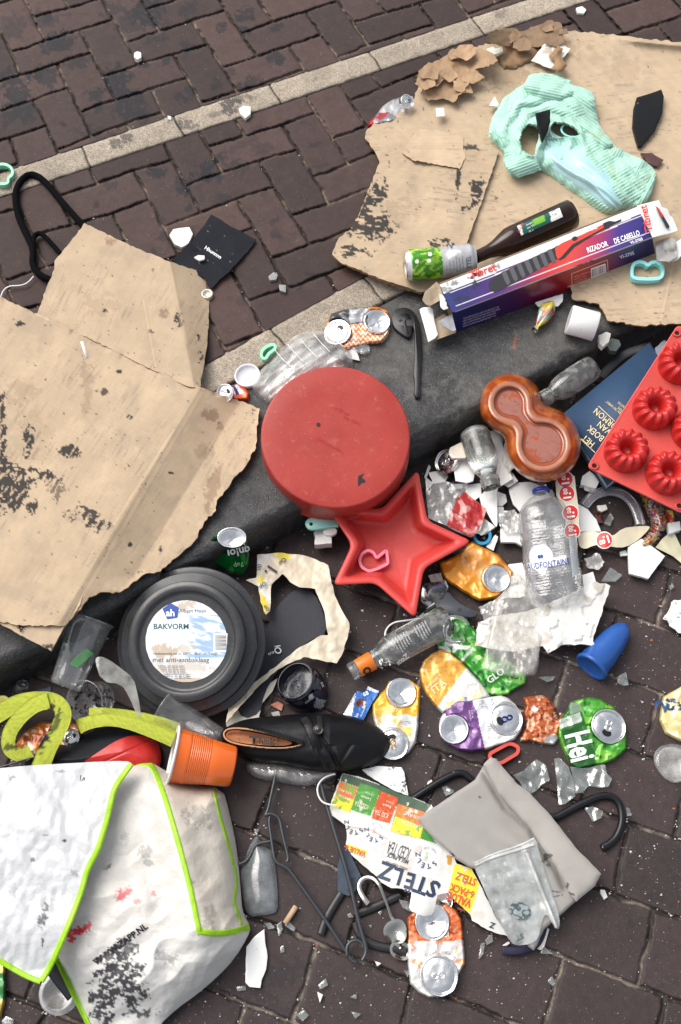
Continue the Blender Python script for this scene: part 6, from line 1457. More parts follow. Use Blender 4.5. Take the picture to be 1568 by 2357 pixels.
# --- clear glass bottle with orange neck
t = T('glass_bottle', 'clear glass bottle with an orange neck wrap and white print, pointing at the choc bar wrapper', 'bottle', 930, 1480, RZ, 'glass bottles')
t['label'] = 'clear glass bottle with an orange neck wrap and white print lying on the road'
A, B = P(1032, 1425, RZ+.036), P(806, 1548, RZ+.024)
rg = .0300
pg = [(0, 0), (0, rg*.82), (.02, rg*.97), (.05, rg), (.52, rg), (.58, rg*.98), (.66, rg*.80), (.71, rg*.62), (.73, rg*.56), (.745, rg*.60), (.76, rg*.55), (.93, rg*.48), (.94, rg*.55), (.985, rg*.55), (1, rg*.5)]
lying('glass_body', A, B, pg, K['glass'], t, 56)
lying('inner_wall', A, B, [(.03, 0), (.045, rg*.85), (.08, rg*.92), (.52, rg*.92), (.60, rg*.86), (.7, rg*.55), (.95, rg*.42)], K['glass'], t, 48)
lying('neck_wrap', A, B, [(.775, rg*.585), (.78, rg*.60), (.92, rg*.56), (.925, rg*.55)], M('orange_wrap', (.70, .17, .015), .35, bump=(60, .4, .003), dirt=(50, .66, (.7, .65, .6), .04, .6)), t, 40)
cs = cylsurf(A, B, rg)
lt = [('gassosa bevanda', 8), ('arancia rossa zuc', 0), ('acqua zucchero', 4), ('ingredienti suco', 6), ('conservare luogo', 0), ('33 cl  vuoto', 0)]
its = []
for k in range(11):
    its.append(('zucchero acqua aroma sicilia'[k % 7: k % 7+11+(k*5) % 6], 906+k*6.2+(k > 5)*12, 1492-k*3.4-(k > 5)*7, 5.6, 118))
texts([(s, x-4, y-22, z, -62+0, .01) for s, x, y, z, a in its], cs, ink('#d8d8d6'), t, e=.001)
texts([('ıcoZ', 917, 1531, 17, 36, .03)], cs, ink('#f0f0ee'), t, e=.001)
nk = cylsurf(A, B, rg*.58)
texts([('O', 840, 1556, 24, 25, .05)], nk, ink('#15100c'), t, e=.002)
# --- yellow can under the shoe tip
crushed('flattened yellow and white can with two silver ends at the tip of the black shoe', 'crushed drink cans',
        r4(365, 850, 400, 780, 560, 765, 590, 785, 655, 830, 650, 1000, 635, 1200, 620, 1290, 560, 1370, 480, 1410, 400, 1420, 330, 1300, 290, 1160, 265, 1050, 262, 970, 320, 890),
        layers(AL('f2b02e', .85), (lambda x, y: (y > 1348.5+.28*1062+3*np.sin(x/6))*1.0, AL('dededc', .95)), (flatstripes(r4(480, 1110, 640, 1120, 630, 1240, 500, 1230), -7, 4.6), (.3, .3, .33)), (flatstripes(r4(280, 1010, 400, 1020, 400, 1060, 275, 1050), 3, 4), (.75, .6, .3)), (NT(20, .6, .75, 3), AL('f7c860', .9))),
        [dict(x=924, y=1594, rpx=35, kind='bottom', tx=2, ty=6, s=6), dict(x=905, y=1712, rpx=36, kind='top', tx=10, ty=-4, s=8, taba=100, tabc=(.55, .36, .16))], RZ+.002, .024, 13,
        letters=[([('4.5', 952, 1598, 10, 190, .01), ('ICED', 890, 1626, 12, -30, 0)], '#f8e8c0')], cr=.006)
# --- green cans / wrapper below the clear bag
pts = r4(790, 480, 800, 420, 870, 380, 930, 300, 950, 250, 1010, 255, 1040, 300, 1080, 330, 1150, 400, 1230, 480, 1300, 560, 1400, 620, 1530, 740, 1520, 800, 1440, 850, 1380, 890, 1250, 900, 1215, 880, 1130, 760, 1040, 660, 980, 610, 900, 560, 800, 510)
crushed('flattened bright green can with white lettering partly under the clear plastic bag', 'crushed drink cans', pts,
        layers(AL('3f9e34', .8), (NT(34, .5, .62, 3), AL('86d060', .85)), (NT(13, .62, .74, 6), AL('1f5c2a', .8)), (r4(850, 470, 880, 450, 930, 470, 980, 440, 1000, 460, 960, 490, 1070, 490, 1060, 525, 960, 515, 940, 550, 915, 545, 925, 500, 860, 490), (.72, .74, .70)), (r4(985, 610, 1085, 500, 1100, 515, 1000, 628), (.72, .76, .7)), (r4(800, 500, 870, 490, 910, 530, 905, 560, 850, 530, 800, 520), (.6, .66, .6))),
        [], RZ+.002, .020, 17, letters=[([('GLO', 1127, 1574, 22, 36, .03)], '#e4f0dc')], cr=.010, sc=20)
# --- big yellow and white flat can
crushed('flattened yellow and white can with orange slice print, between the green and purple cans', 'crushed drink cans',
        r4(648, 700, 680, 620, 740, 560, 820, 522, 900, 540, 960, 590, 1040, 670, 1120, 760, 1200, 850, 1225, 905, 1130, 940, 1060, 960, 960, 1000, 840, 1045, 770, 975, 700, 880, 665, 790),
        layers(AL('ecebe8', .9), (lambda x, y: (1-side(*r4(1050, 650)[0], *r4(800, 985)[0])(x, y)), AL('f6b64e', .85)), (lambda x, y: NT(11, .72, .80, 3, None, True)(x, y)*(1-side(*r4(1050, 650)[0], *r4(800, 985)[0])(x, y))*.9, AL('ea8a34', .85)), (NT(22, .62, .7, 8), AL('f3e2a8', .9)), (flatstripes(r4(1010, 720, 1080, 680, 1160, 790, 1080, 830), 48, 4.4), (.5, .5, .55))),
        [], RZ+.003, .016, 19, letters=[([('HARD ICED T', 1036, 1630, 7.5, -62, 0), ('S', 1068, 1616, 17, 0, .03)], '#7484a8'), ([('ITA', 1000, 1598, 25, 38, .0), ('Lemon', 984, 1585, 13, 42, .0)], '#f8e4b8')], cr=.010, sc=30)
# --- purple and white seltzer can
crushed('flattened purple and white seltzer can with a blue pull tab', 'crushed drink cans',
        r4(845, 1045, 900, 970, 960, 940, 1060, 935, 1180, 915, 1320, 898, 1380, 920, 1440, 975, 1490, 1060, 1500, 1110, 1485, 1190, 1430, 1265, 1340, 1300, 1190, 1345, 1075, 1363, 960, 1345, 880, 1300, 820, 1230, 808, 1160, 820, 1090),
        layers(AL('e2e2e2', .95), (r4(845, 1045, 900, 965, 960, 935, 1080, 930, 1120, 1030, 1150, 1180, 1190, 1350, 1075, 1370, 960, 1350, 850, 1290, 990, 1150), AL('7c4f90', .75)), (flatstripes(r4(1200, 1130, 1290, 1130, 1290, 1290, 1220, 1290), 8, 4.8), (.3, .3, .34)), (lambda x, y: (NT(14, .62, .70, 3)(x, y)*inside(x, y, r4(845, 1045, 900, 965, 960, 935, 1080, 930, 1120, 1030, 1150, 1180, 1190, 1350, 1075, 1370, 960, 1350, 850, 1290, 990, 1150))), AL('b58cc4', .8))),
        [dict(x=1045, y=1678, rpx=34, kind='bottom', tx=2, ty=-4, s=3), dict(x=1166, y=1654, rpx=38, kind='top', tx=3, ty=4, s=9, taba=200, tabc=(.01, .03, .20))], RZ+.004, .024, 23,
        letters=[([('S E', 1104, 1620, 9, -60, 0), ('SELTZER', 1106, 1612, 8.5, -52, 0)], '#6a7488'), ([('S', 1130, 1622, 20, 10, 0), ('4.5% ALC', 1038, 1632, 8, 8, 0)], '#56607c'), ([('100 KCAL', 1078, 1634, 6, -80, 0), ('4.5% alc', 1084, 1634, 6, -80, 0)], '#d8c4e0')], cr=.008)
v, f = tube(pth(ell(1130, 1615, 13, 12, 0, 26), RZ+.038, 0, True), .0005, 5, True); g = Geo()
# --- small orange crumple
crushed('small crumpled copper-orange can between the purple and the bright green cans', 'crushed drink cans',
        r9(660, 562, 770, 548, 810, 570, 845, 620, 860, 690, 890, 650, 890, 690, 860, 760, 865, 800, 835, 838, 770, 830, 700, 815, 642, 818, 640, 800, 670, 740, 680, 700, 662, 660, 672, 610),
        layers(AL('d06a34', .7), (NT(9, .56, .64, 3), AL('f0b08a', .8)), (NT(7, .64, .7, 5), AL('8a3614', .7)), (r9(700, 625, 722, 608, 748, 632, 724, 650), (.55, .55, .58)), (r9(770, 800, 835, 770, 866, 790, 866, 840, 800, 835), AL('cfcfd0'))), [], RZ+.002, .022, 29, cr=.012, sc=15)
# --- green beer can
crushed('crushed green beer can with bold white letters and its silver lid, above the glass shards', 'crushed drink cans',
        r9(860, 690, 900, 650, 930, 590, 1040, 562, 1110, 575, 1180, 620, 1220, 680, 1252, 760, 1252, 860, 1200, 910, 1120, 945, 1060, 955, 975, 976, 930, 950, 890, 860, 860, 780),
        layers(AL('4aa52c', .75), (NT(26, .52, .62, 3), AL('7cc83e', .85)), (NT(12, .64, .76, 6), AL('2a7028', .7)), (r9(860, 690, 930, 590, 960, 590, 1000, 650, 1080, 945, 975, 980, 925, 940), AL('2f6f30', .8)), (r9(862, 692, 985, 648, 1000, 700, 875, 742), AL('c8d4c4', .85)), (flatstripes(r9(870, 690, 980, 655, 985, 675, 880, 712), 72, 3, .5), (.2, .3, .2)), (r9(920, 595, 980, 590, 1000, 640, 930, 660), AL('8fa88a', .8))),
        [dict(x=1401, y=1671, rpx=41, kind='top', tx=2, ty=8, s=11, hole=True, taba=250, sq=.98)], RZ+.003, .028, 31,
        letters=[([('Hei', 1301, 1690, 80, -76, .03, .60)], '#e8ede6')], cr=.009, sc=22)
o_ = M('lid_white', (.74, .74, .73), .35)
# --- yellow can at the right edge and clear puck
crushed('pale yellow crushed can with a blue letter at the right edge of the road', 'crushed drink cans', r9(1465, 560, 1568, 500, 1700, 520, 1700, 820, 1568, 815, 1480, 770, 1445, 690), layers(AL('f0dc96', .9), (r9(1460, 590, 1500, 560, 1560, 580, 1560, 600, 1500, 590, 1480, 620, 1568, 600, 1568, 640, 1500, 640, 1462, 610), AL('2c4a78')), (NT(15, .6, .7, 3), AL('f7ecc4', .9))), [], RZ+.003, .024, 37, letters=[([('2', 1530, 1640, 44, 60, .03)], '#2c4a78')])
t = T('clear_puck', 'round clear cup bottom near the right edge below the yellow can', 'cup piece', 1545, 1755, RZ)
V, F, _, _ = lathe([(0, .003), (.020, .003), (.024, .006), (.028, .005), (.032, .0), (.034, .004), (.033, .012)], frame(1548, 1756, RZ+.002), 40, mod=lambda R_, Z_, P_: (R_*(1+.04*np.sin(P_*3)), Z_, P_)); mesh('clear_disc', V, F, K['film'], t)
# --- red ring clip, glass fragments
pts = r9(452, 905, 470, 885, 570, 835, 600, 838, 622, 862, 626, 885, 610, 905, 520, 952, 490, 935)
o = gobj('plastic_clip', wallring(roundc([(1124, 1738), (1172, 1712), (1192, 1722), (1190, 1736), (1150, 1760), (1130, 1756)], 12, 5), RZ+.002, .010, 8, True, 0), M('coral_plastic', (.58, .07, .05), .4)); tag(o, 'coral red elongated plastic loop sticking out beyond the grey pouch', 'plastic loop')
GLS = [('crumpled clear glass fragment left of the green beer can bottom', r9(600, 1010, 660, 985, 690, 955, 735, 918, 790, 950, 812, 1040, 760, 1065, 740, 1095, 700, 1118, 660, 1085, 640, 1050)),
       ('long clear bottle neck fragment under the green beer can', r9(838, 915, 870, 910, 920, 960, 945, 1030, 958, 1130, 900, 1175, 862, 1180, 855, 1060)),
       ('jagged clear glass piece below the green beer can letters', r9(930, 960, 1000, 970, 1050, 965, 1100, 950, 1130, 950, 1140, 1000, 1170, 1030, 1150, 1075, 1090, 1080, 1040, 1070, 1000, 1110, 960, 1115, 950, 1040)),
       ('small clear glass curve beneath the black hook of the hanger', r9(1010, 1200, 1060, 1190, 1120, 1215, 1110, 1255, 1060, 1278, 1040, 1240)),
       ('tiny glass sliver right of the black hanger hook', r9(1252, 1195, 1270, 1200, 1285, 1240, 1258, 1245)),
       ('thin glass sliver below the clear plastic bag', r9(745, 445, 845, 440, 830, 462, 800, 475)),
       ('small glass chunk in the joint below the blue cone', r9(1205, 440, 1250, 418, 1268, 490, 1240, 495, 1202, 480)),
       ('translucent round chip beside the grey pouch and black bar', r9(192, 1080, 215, 1072, 258, 1095, 262, 1110, 215, 1130))]
for lb, pts in GLS:
    sh = sheet_obj('glass_shard', rough(pts, 1, 14, 5), glass_m, z0=RZ+.002, step=2.4, th=.002, H=lambda x, y, d: .004+.016*facet(x, y, 26, 5)); tag(sh, lb, 'glass shard')
# --- clear bag over green can, and torn white carton
CT = r9(380, 265, 400, 130, 470, 100, 700, 60, 900, -20, 1075, -105, 1160, -80, 1130, 20, 1080, 160, 1060, 240, 1075, 270, 1000, 255, 880, 262, 800, 310, 790, 290, 770, 265, 600, 300)
o = sheet_obj('torn_carton', rough(CT, 1.8, 9, 6), M('white_torn_card', None, .6, bump=(60, .5, .004), dirt=(200, .64, (.12, .11, .1), .06, .6), dirt2=(30, .6, (.55, .5, .45), .2, .4)), z0=RZ+.004, step=2.5, th=.003,
          H=lambda x, y, d: .030+.012*facet(x, y, 44, 4)+.003*sm(.5, .52, fbm(x, y, 26, 3, 9)), paint=layers((.66, .65, .62), (NT(30, .62, .72, 3), (.5, .46, .4)))); tag(o, 'torn dirty white carton beneath the water bottle, beside the blue cone', 'carton piece')
t = T('plastic_film', 'dull crumpled clear plastic bag lying over the green can and white carton', 'plastic bag', 1180, 1470, RZ, 'crumpled plastic film')
bagp = r9(500, 0, 560, -60, 620, -90, 680, -85, 740, -40, 800, 10, 820, 40, 815, 130, 760, 265, 740, 400, 725, 435, 600, 445, 500, 420, 422, 395, 445, 280, 480, 130)
sheet_obj('film_sheet', chaikin(rough(bagp, 1.5, 16, 3), 1), clear('bag_film', (.95, .94, .92), .30, .14, (.78, .76, .70), bump=(50, .9), fres=.6), t, z0=RZ, step=2.4, th=.0, H=lambda x, y, d: .040+.012*facet(x, y, 58, 3)+.004*facet(x, y, 14, 6)-.006*np.exp(-d/3))
t = T('glass_jar', 'broken clear jar piece between the glass bottle base and the clear bag', 'jar', 1050, 1470, RZ)
V, F, _, _ = lathe([(.006, 0), (.02, .002), (.026, .010), (.028, .03), (.024, .034)], frame(1060, 1448, RZ+.03, 0, 20, -30), 40, a0=20, a1=300); mesh('glass_wall', V, F, K['glass'], t)
# --- blue cone
t = T('silicone_cup', 'blue silicone cone-shaped cup lying on the road right of the torn carton', 'cup', 1395, 1490, RZ)
A, B = P(1362, 1533, RZ+.026), P(1442, 1437, RZ+.020)
m_blu = M('blue_silicone', (.016, .085, .33), .34, dirt=(45, .62, (.012, .018, .05), .1, .6), bump=(60, .2), coat=.15)
lying('cup_wall', A, B, [(0, .0), (.0, .024), (-.03, .0265), (-.045, .030), (-.01, .0325), (.03, .0315), (.05, .0295), (.3, .0285), (.6, .0250), (.8, .0200), (.92, .0135), (.98, .0065), (1.0, 0)], m_blu, t, 48)
o = sheet_obj('torn_paper', rough(r9(1465, 110, 1500, 60, 1510, 10, 1568, 0, 1640, 20, 1640, 200, 1555, 190, 1520, 160), 3, 6, 7), K['paper'], z0=RZ, step=2.4, th=.002, H=lambda x, y, d: .006+.012*facet(x, y, 24, 3), paint=layers((.76, .75, .72), (NT(4, .72, .76, 3), (.1, .1, .1)))); tag(o, 'ragged white torn piece at the right edge above the yellow can', 'paper scrap')
# --- chocolate wrapper, triangle shard
t = T('sweet_wrapper', 'flat blue chocolate bar wrapper above the black shoe', 'sweet wrapper', 830, 1615, RZ)
wp = r4(20, 1060, 130, 862, 155, 865, 180, 880, 215, 850, 225, 822, 318, 865, 300, 900, 260, 960, 215, 1050, 190, 1100, 120, 1080)
Hz = lambda x, y, d: .005+.006*facet(x, y, 34, 3)
sheet_obj('wrapper_foil', wp, m_foil, t, z0=RZ+.002, step=2.0, th=.001, H=Hz, paint=layers(AL('2a66b4', .9), (r4(20, 1060, 130, 862, 90, 1080), (.7, .7, .72)), (r4(60, 1000, 128, 864, 140, 870, 110, 920), AL('223a80')), (r4(120, 960, 150, 925, 190, 925, 195, 960, 160, 1000, 130, 1000), AL('6a3420', .8)), (r4(130, 975, 155, 950, 165, 960, 150, 985), AL('3c1c12', .8)), (r4(215, 850, 225, 822, 318, 865, 300, 880), (.6, .62, .66)), (lambda x, y: inside(x, y, ell(839, 1617, 3, 4.5, 20, 12))*1.0+inside(x, y, ell(838, 1626, 3, 4, 40, 12)), (.7, .6, .4))))
wsf = lambda x, y: P(x, y, RZ+.003+Hz(np.asarray(x, float), np.asarray(y, float), 0))
texts([('68', 838, 1603, 13, 25, .02), ('lait', 822, 1652, 9, 65, .01), ('Noisette', 832, 1650, 6, 65, 0)], wsf, ink('#e4eaf6'), t, e=.001)
shard('curved white plate corner with black smudges under the shoe tip', r3(320, 8, 450, -20, 640, -10, 662, 30, 690, 180, 694, 215, 600, 185, 480, 120, 400, 70), RZ+.006, .005, M('smudged_ceramic', (.80, .80, .77), .22, coat=.3, dirt=(50, .60, (.015, .015, .018), .04, .95)))
shard('small white pebble on the road right of the printed carton', r9(1280-0, 870, 1281, 872, 1290, 880, 1282, 890), RZ+.002, .004, m_chip, 'chip', 'white_chip') if False else None
shard('white teardrop chip on the road above the printed carton corner', [(986, 1798), (994, 1794), (996, 1801), (989, 1808), (983, 1804)], RZ+.002, .006, m_chip, 'chip', 'white_chip', jag=.3)

# --- black shoe
t = T('leather_shoe', 'black leather slip-on shoe with a buckle, lying across the rubbish beside the orange cup', 'shoe', 700, 1710, RZ)
m_shoe = M('black_leather', (.005, .005, .006), .36, spec=.3, bump=(240, .25, .001), bump2=(26, .4, .005), rvar=(25, .30, .55))
top = [(508, 1690), (512, 1680), (530, 1668), (560, 1656), (600, 1650), (650, 1646), (700, 1642), (750, 1642), (800, 1645), (835, 1656), (868, 1670), (889, 1690), (896, 1704)]
bot = [(896, 1704), (895, 1716), (885, 1738), (860, 1756), (830, 1768), (790, 1775), (750, 1774), (700, 1768), (650, 1758), (600, 1754), (560, 1742), (530, 1722), (512, 1706)]
outl = chaikin(top+bot, 2)
opn = chaikin([(514, 1690), (520, 1680), (534, 1676), (555, 1676), (585, 1680), (620, 1688), (655, 1698), (698, 1710), (690, 1716), (660, 1722), (620, 1722), (580, 1718), (545, 1712), (522, 1704)], 2)
ox = np.array([p[0] for p in outl]); 
def Hsh(x, y, d):
    q = np.sqrt(np.clip(1-(1-np.clip(d/46, 0, 1))**2, 0, 1))
    prof = np.interp(x, [508, 560, 640, 700, 760, 840, 896], [.052, .056, .060, .062, .060, .040, .026])
    h = prof*(.30+.70*q)
    do, _, _ = segd(x, y, opn); io = inside(x, y, opn)
    h = h+.004*np.exp(-(do/5)**2)
    h = np.where(io, .036-.010*sm(0, 16, do)-.004*0, h)
    h = h+.0035*np.exp(-(((x-718)*.9-(y-1700)*.35)/4)**2)*(~io)-.003*np.exp(-(((x-742)*.8-(y-1700)*.5)/4)**2)*(y > 1690)-.004*np.exp(-(((x-768)*.9-(y-1735)*.3)/6)**2)*(y > 1715)-.003*np.exp(-(((x-795)*.8+(y-1735)*.5)/5)**2)*(y > 1712)
    return h
sheet_obj('leather_upper', outl, m_shoe, t, z0=RZ+.012, step=1.8, th=.006, H=Hsh)
sole = [tuple(q) for q in np.array(offset(outl[::2], -1.5))]
inz = chaikin([(519, 1691), (526, 1682), (545, 1680), (585, 1685), (640, 1698), (680, 1710), (655, 1717), (600, 1715), (548, 1709), (525, 1701)], 2)
sheet_obj('insole', inz, M('tan_leather', (.42, .16, .07), .6, bump=(200, .2), var=(30, .1)), t, z0=RZ+.012, step=2.2, th=.0, H=lambda x, y, d: .041-.006*sm(0, 12, d))
v, f = tube(pth(opn, RZ+.012+.054, 0, True), .0016, 6, True, .8); g = Geo(); g.add(v, f); gobj('lining_edge', g, M('pale_leather', (.50, .26, .13), .7), t)
texts([('T', 573, 1719, 37, -3, .03), ('hink !', 596, 1712, 21, -3, .03)], flat(RZ+.0565), ink('#1a1412'), t, e=.003)
texts(arc_text('FUR NATUR', 572, 1700, 19, 205, -11, 5, True), flat(RZ+.054), ink('#2a1c16'), t, e=.003)
fb = frame(733, 1679, RZ+.082, 0, 4, 0)
V, F, _, _ = lathe([(.0085, -.002), (.009, .001), (.0078, .0022), (.0066, .0015), (.006, .001), (.004, .0035), (0, .0045)], fb, 28); mesh('button', V, F, M('dark_button', (.03, .025, .02), .15, metal=.5, coat=.6), t)
v, f = tube(pth([(700, 1652), (712, 1672), (722, 1700), (735, 1730), (742, 1762)], [RZ+.066, RZ+.080, RZ+.081, RZ+.072, RZ+.045], 3), .0085, 10, False, .22); g = Geo(); g.add(v, f)
v, f = tube(pth([(735, 1648), (738, 1668), (728, 1690), (716, 1704)], [RZ+.066, RZ+.078, RZ+.079, RZ+.078], 3), .006, 10, False, .22); g.add(v, f); gobj('strap', g, m_shoe, t)
v, f = tube(pth([(889, 1690), (897, 1704), (893, 1722), (880, 1742), (850, 1762)], RZ+.016, 2), .003, 8); g = Geo(); g.add(v, f); gobj('sole_edge', g, K['blackpl'], t)

# --- orange cup
t = T('plastic_cup', 'bright orange plastic cup with a white rim, lying on the white bag', 'cup', 460, 1750, RZ+.03, 'plastic cups')
A, B = P(400, 1738, RZ+.075), P(536, 1764, RZ+.048)
m_oc = M('orange_cup', (.72, .13, .012), .2, coat=.6, dirt=(40, .68, (.35, .07, .02), .08, .4)); m_ow = M('cup_inside', (.72, .66, .62), .35, sub=.1)
rc_ = .0475
po = [(0, rc_*1.0), (.03, rc_*.985), (.18, rc_*.95)]
for k in range(44): po.append((.22+.36*k/43, rc_*(.945-.12*k/43)+.0006*math.cos(k*PI*.5)))
po += [(.72, rc_*.80), (.97, rc_*.745), (1.0, rc_*.72), (1.0, 0)]
lying('cup_wall', A, B, po, m_oc, t, 72)
lying('cup_inside', A, B, [(.005, rc_*.975), (.2, rc_*.92), (.9, rc_*.72), (.92, 0)], m_ow, t, 60)
lying('rim', A, B, [(.015, rc_*.99), (.0, rc_*1.07), (-.02, rc_*1.09), (-.035, rc_*1.05), (-.03, rc_*1.0), (0, rc_*.97)], M('rim_white', (.78, .76, .74), .3), t, 72)

# --- clear cups, left
cup_m = clear('cup_plastic', (.975, .98, .98), .11, .05, (.75, .77, .77), fres=.75)
t = T('plastic_cup', 'tall clear plastic cup lying beside the black cake tin, a green scrap inside', 'cup', 190, 1500, RZ+.02, 'plastic cups')
A, B = P(212, 1428, RZ+.075), P(150, 1580, RZ+.048)
lying('cup_wall', A, B, [(-.02, .0385), (-.03, .0405), (-.01, .0415), (.01, .0400), (.02, .0375), (.16, .0365), (.18, .0360), (.5, .0335), (.84, .0295), (.86, .0300), (.90, .0290), (.92, .0296), (.96, .0280), (1, .0262), (1, 0)], cup_m, t, 56)
o = sheet_obj('green_scrap', [(160, 1528), (175, 1510), (200, 1492), (216, 1504), (200, 1518), (178, 1536)], ink('#4ecb50'), z0=RZ+.04, step=3, th=.001); tag(o, 'bright green scrap inside the tall clear cup', 'plastic scrap')
t = T('plastic_cup', 'short clear cup with black mould stains above the yellow strap', 'cup', 225, 1590, RZ+.02, 'plastic cups')
fc = frame(232, 1606, RZ+.02, 0, 22, -22)
V, F, ph, kk = lathe([(0, 0), (.030, 0), (.031, .003), (.036, .045), (.0385, .047), (.0390, .049), (.0375, .0495), (.0365, .048)], fc, 48)
mesh('cup_wall', V, F, cup_m, t)
V, F, ph, kk = lathe([(.0, .004), (.029, .004), (.0295, .008), (.0335, .034)], fc, 64)
m_mould = M('mould_film', None, .5); nn_ = fbm(V[:, 0]*900, V[:, 1]*900+V[:, 2]*500, 8, 3, 5)
# stains as small scattered spots on the inner wall
g = Geo(); rs = random.Random(8)
for k in range(70):
    a = rs.uniform(0, 2*PI); h = rs.uniform(.004, .044); r0 = .0300+.0055*h/.045-.0006; s_ = rs.uniform(.0012, .0042)
    q = []
    for j in range(7):
        b = j*2*PI/7; ra = s_*rs.uniform(.5, 1.2); q.append(loc2w(fc, np.array([[r0*math.cos(a+ra*math.cos(b)/r0), r0*math.sin(a+ra*math.cos(b)/r0), h+ra*math.sin(b)]]))[0])
    g.add(q, [tuple(range(7))])
for k in range(40):
    a = rs.uniform(0, 2*PI); rr_ = rs.uniform(0, .027); s_ = rs.uniform(.0012, .004)
    g.add([loc2w(fc, np.array([[rr_*math.cos(a)+s_*rs.uniform(.5, 1.2)*math.cos(j*.9), rr_*math.sin(a)+s_*rs.uniform(.5, 1.2)*math.sin(j*.9), .005]]))[0] for j in range(7)], [tuple(range(7))])
s_o = gobj('mould_stain', g, ink('#0c0d0e'), t, False); s_o['kind'] = 'stuff'
o = sheet_obj('plastic_film', chaikin([(218, 1520), (226, 1510), (245, 1514), (275, 1535), (308, 1560), (318, 1600), (326, 1650), (318, 1652), (296, 1600), (280, 1575), (234, 1568)], 1), clear('lid_film', (.9, .9, .86), .45, .15, (.62, .62, .56), bump=(40, .5), fres=.6), z0=RZ, step=2.6, th=.0, H=lambda x, y, d: .085-.0004*np.maximum(x-230, 0)+.008*facet(x, y, 50, 3)); tag(o, 'bent clear plastic lid flap rising over the short stained cup', 'plastic film', 'crumpled plastic film')
t = T('plastic_cup', 'squashed clear cup between the black cake tin and the orange cup', 'cup', 430, 1660, RZ+.02, 'plastic cups')
A, B = P(378, 1626, RZ+.05), P(500, 1702, RZ+.04)
lying('cup_wall', A, B, [(-.02, .030), (0, .032), (.02, .0295), (.5, .026), (1, .022), (1, 0)], cup_m, t, 48, mod=lambda R_, Z_, P_: (R_*(1-.25*np.cos(P_)**2*np.sin(Z_*40)**2), Z_, P_))
v, f = tube(pth([(367, 1620), (362, 1630), (365, 1648)], RZ+.06, 2), .002, 6)

# --- yellow strap, black and red bag
def web(name, t, ctr, wpx, z, mat, twist=None, th=.0012, paint=None):
    "flat webbing: centre line in photo px, width px, height list"
    q = [(a, b, c) for (a, b), c in zip(ctr, z)]; q = np.array(chaikin(q, 3, False)); n = len(q)
    tn = np.gradient(q[:, :2], axis=0); tn /= np.linalg.norm(tn, axis=1)[:, None]; nr = np.column_stack([-tn[:, 1], tn[:, 0]])
    wv = np.interp(np.arange(n), np.linspace(0, n-1, len(wpx)), wpx); tz = np.interp(np.arange(n), np.linspace(0, n-1, len(twist)), twist) if twist is not None else np.zeros(n)
    m = 9; V = []
    for k in range(m):
        u = k/(m-1)-.5; p = q[:, :2]+nr*(u*wv)[:, None]; V.append(P(p[:, 0], p[:, 1], q[:, 2]+u*tz-.002*(abs(u)*2)**4))
    V = np.array(V).transpose(1, 0, 2).reshape(-1, 3); N = len(V)
    F = [(i*m+j, (i+1)*m+j, (i+1)*m+j+1, i*m+j+1) for i in range(n-1) for j in range(m-1)]
    Vb = V.copy(); Vb[:, 2] -= th
    F2 = [tuple(v+N for v in f[::-1]) for f in F]
    E = [(i*m, (i+1)*m, (i+1)*m+N, i*m+N) for i in range(n-1)]+[((i+1)*m+m-1, i*m+m-1, i*m+m-1+N, (i+1)*m+m-1+N) for i in range(n-1)]
    V2 = np.concatenate([V, Vb]); x, y = PX(V2); C = (paint or layers((.42, .52, .035)))(x, y)
    return mesh(name, V2, F+F2+E, mat, t, C)
m_web = M('webbing', None, .8, bump=(700, .8, .0012), wave=(40, 260, .6, .3))
tarst = lambda L: (lambda x, y: blot(x, y, L, 5, 8), (.012, .012, .014))
LIME = (.50, .56, .06)
t = T('lime_strap', 'lime yellow woven strap looping over the crushed orange can above the white bag', 'strap', 150, 1650, RZ)
WV = (lambda x, y: (np.mod(x*.8+y, 4.2) < 1.4)*.30+(np.mod(y-x*.7, 15) < 2)*.15, (.20, .24, .02))
pt1 = layers(LIME, WV, tarst([(100, 1700, 16, 30, 1, 20), (118, 1640, 8, 26, .9, 15), (130, 1660, 8, 30, .8, 20), (90, 1718, 14, 12, .9), (20, 1720, 20, 8, .8), (175, 1500, 1, 1, 0)]))
web('strap_run', t, [(-30, 1656), (0, 1640), (40, 1616), (90, 1606), (130, 1612), (150, 1640), (135, 1680), (110, 1720), (90, 1775)], [46, 40, 34, 38, 40, 44], [RZ+.05, RZ+.052, RZ+.060, RZ+.062, RZ+.066, RZ+.07, RZ+.07, RZ+.065, RZ+.05], m_web, paint=pt1)
web('strap_loop', t, [(112, 1612), (80, 1620), (45, 1650), (18, 1690), (20, 1728), (50, 1740), (72, 1728)], [40, 34, 32, 30], [RZ+.070, RZ+.066, RZ+.058, RZ+.05, RZ+.045, RZ+.04, RZ+.035], m_web, paint=pt1)
web('strap_run', t, [(180, 1672), (205, 1662), (250, 1655), (300, 1664), (350, 1682), (400, 1702)], [36, 30, 28, 32, 36], [RZ+.05, RZ+.062, RZ+.066, RZ+.066, RZ+.064, RZ+.06], m_web, paint=layers(LIME, WV))
web('strap_run', t, [(205, 1640), (250, 1640), (310, 1648), (370, 1662), (410, 1678)], [22, 24, 26, 30], [RZ+.05]*5, m_web, paint=layers(LIME, WV))
crushed('crushed orange can tangled in the lime yellow strap', 'crushed drink cans', rb1(90, 520, 140, 450, 240, 385, 340, 400, 460, 400, 466, 440, 440, 540, 350, 580, 200, 585, 120, 560), layers(AL('f08a30', .8), (NT(9, .62, .7, 3), (.7, .68, .62)), (NT(20, .62, .7, 7), AL('c85a1a'))), [dict(x=163, y=1697, rpx=20, kind='top', tx=10, ty=10, s=5)], RZ+.010, .022, 41)
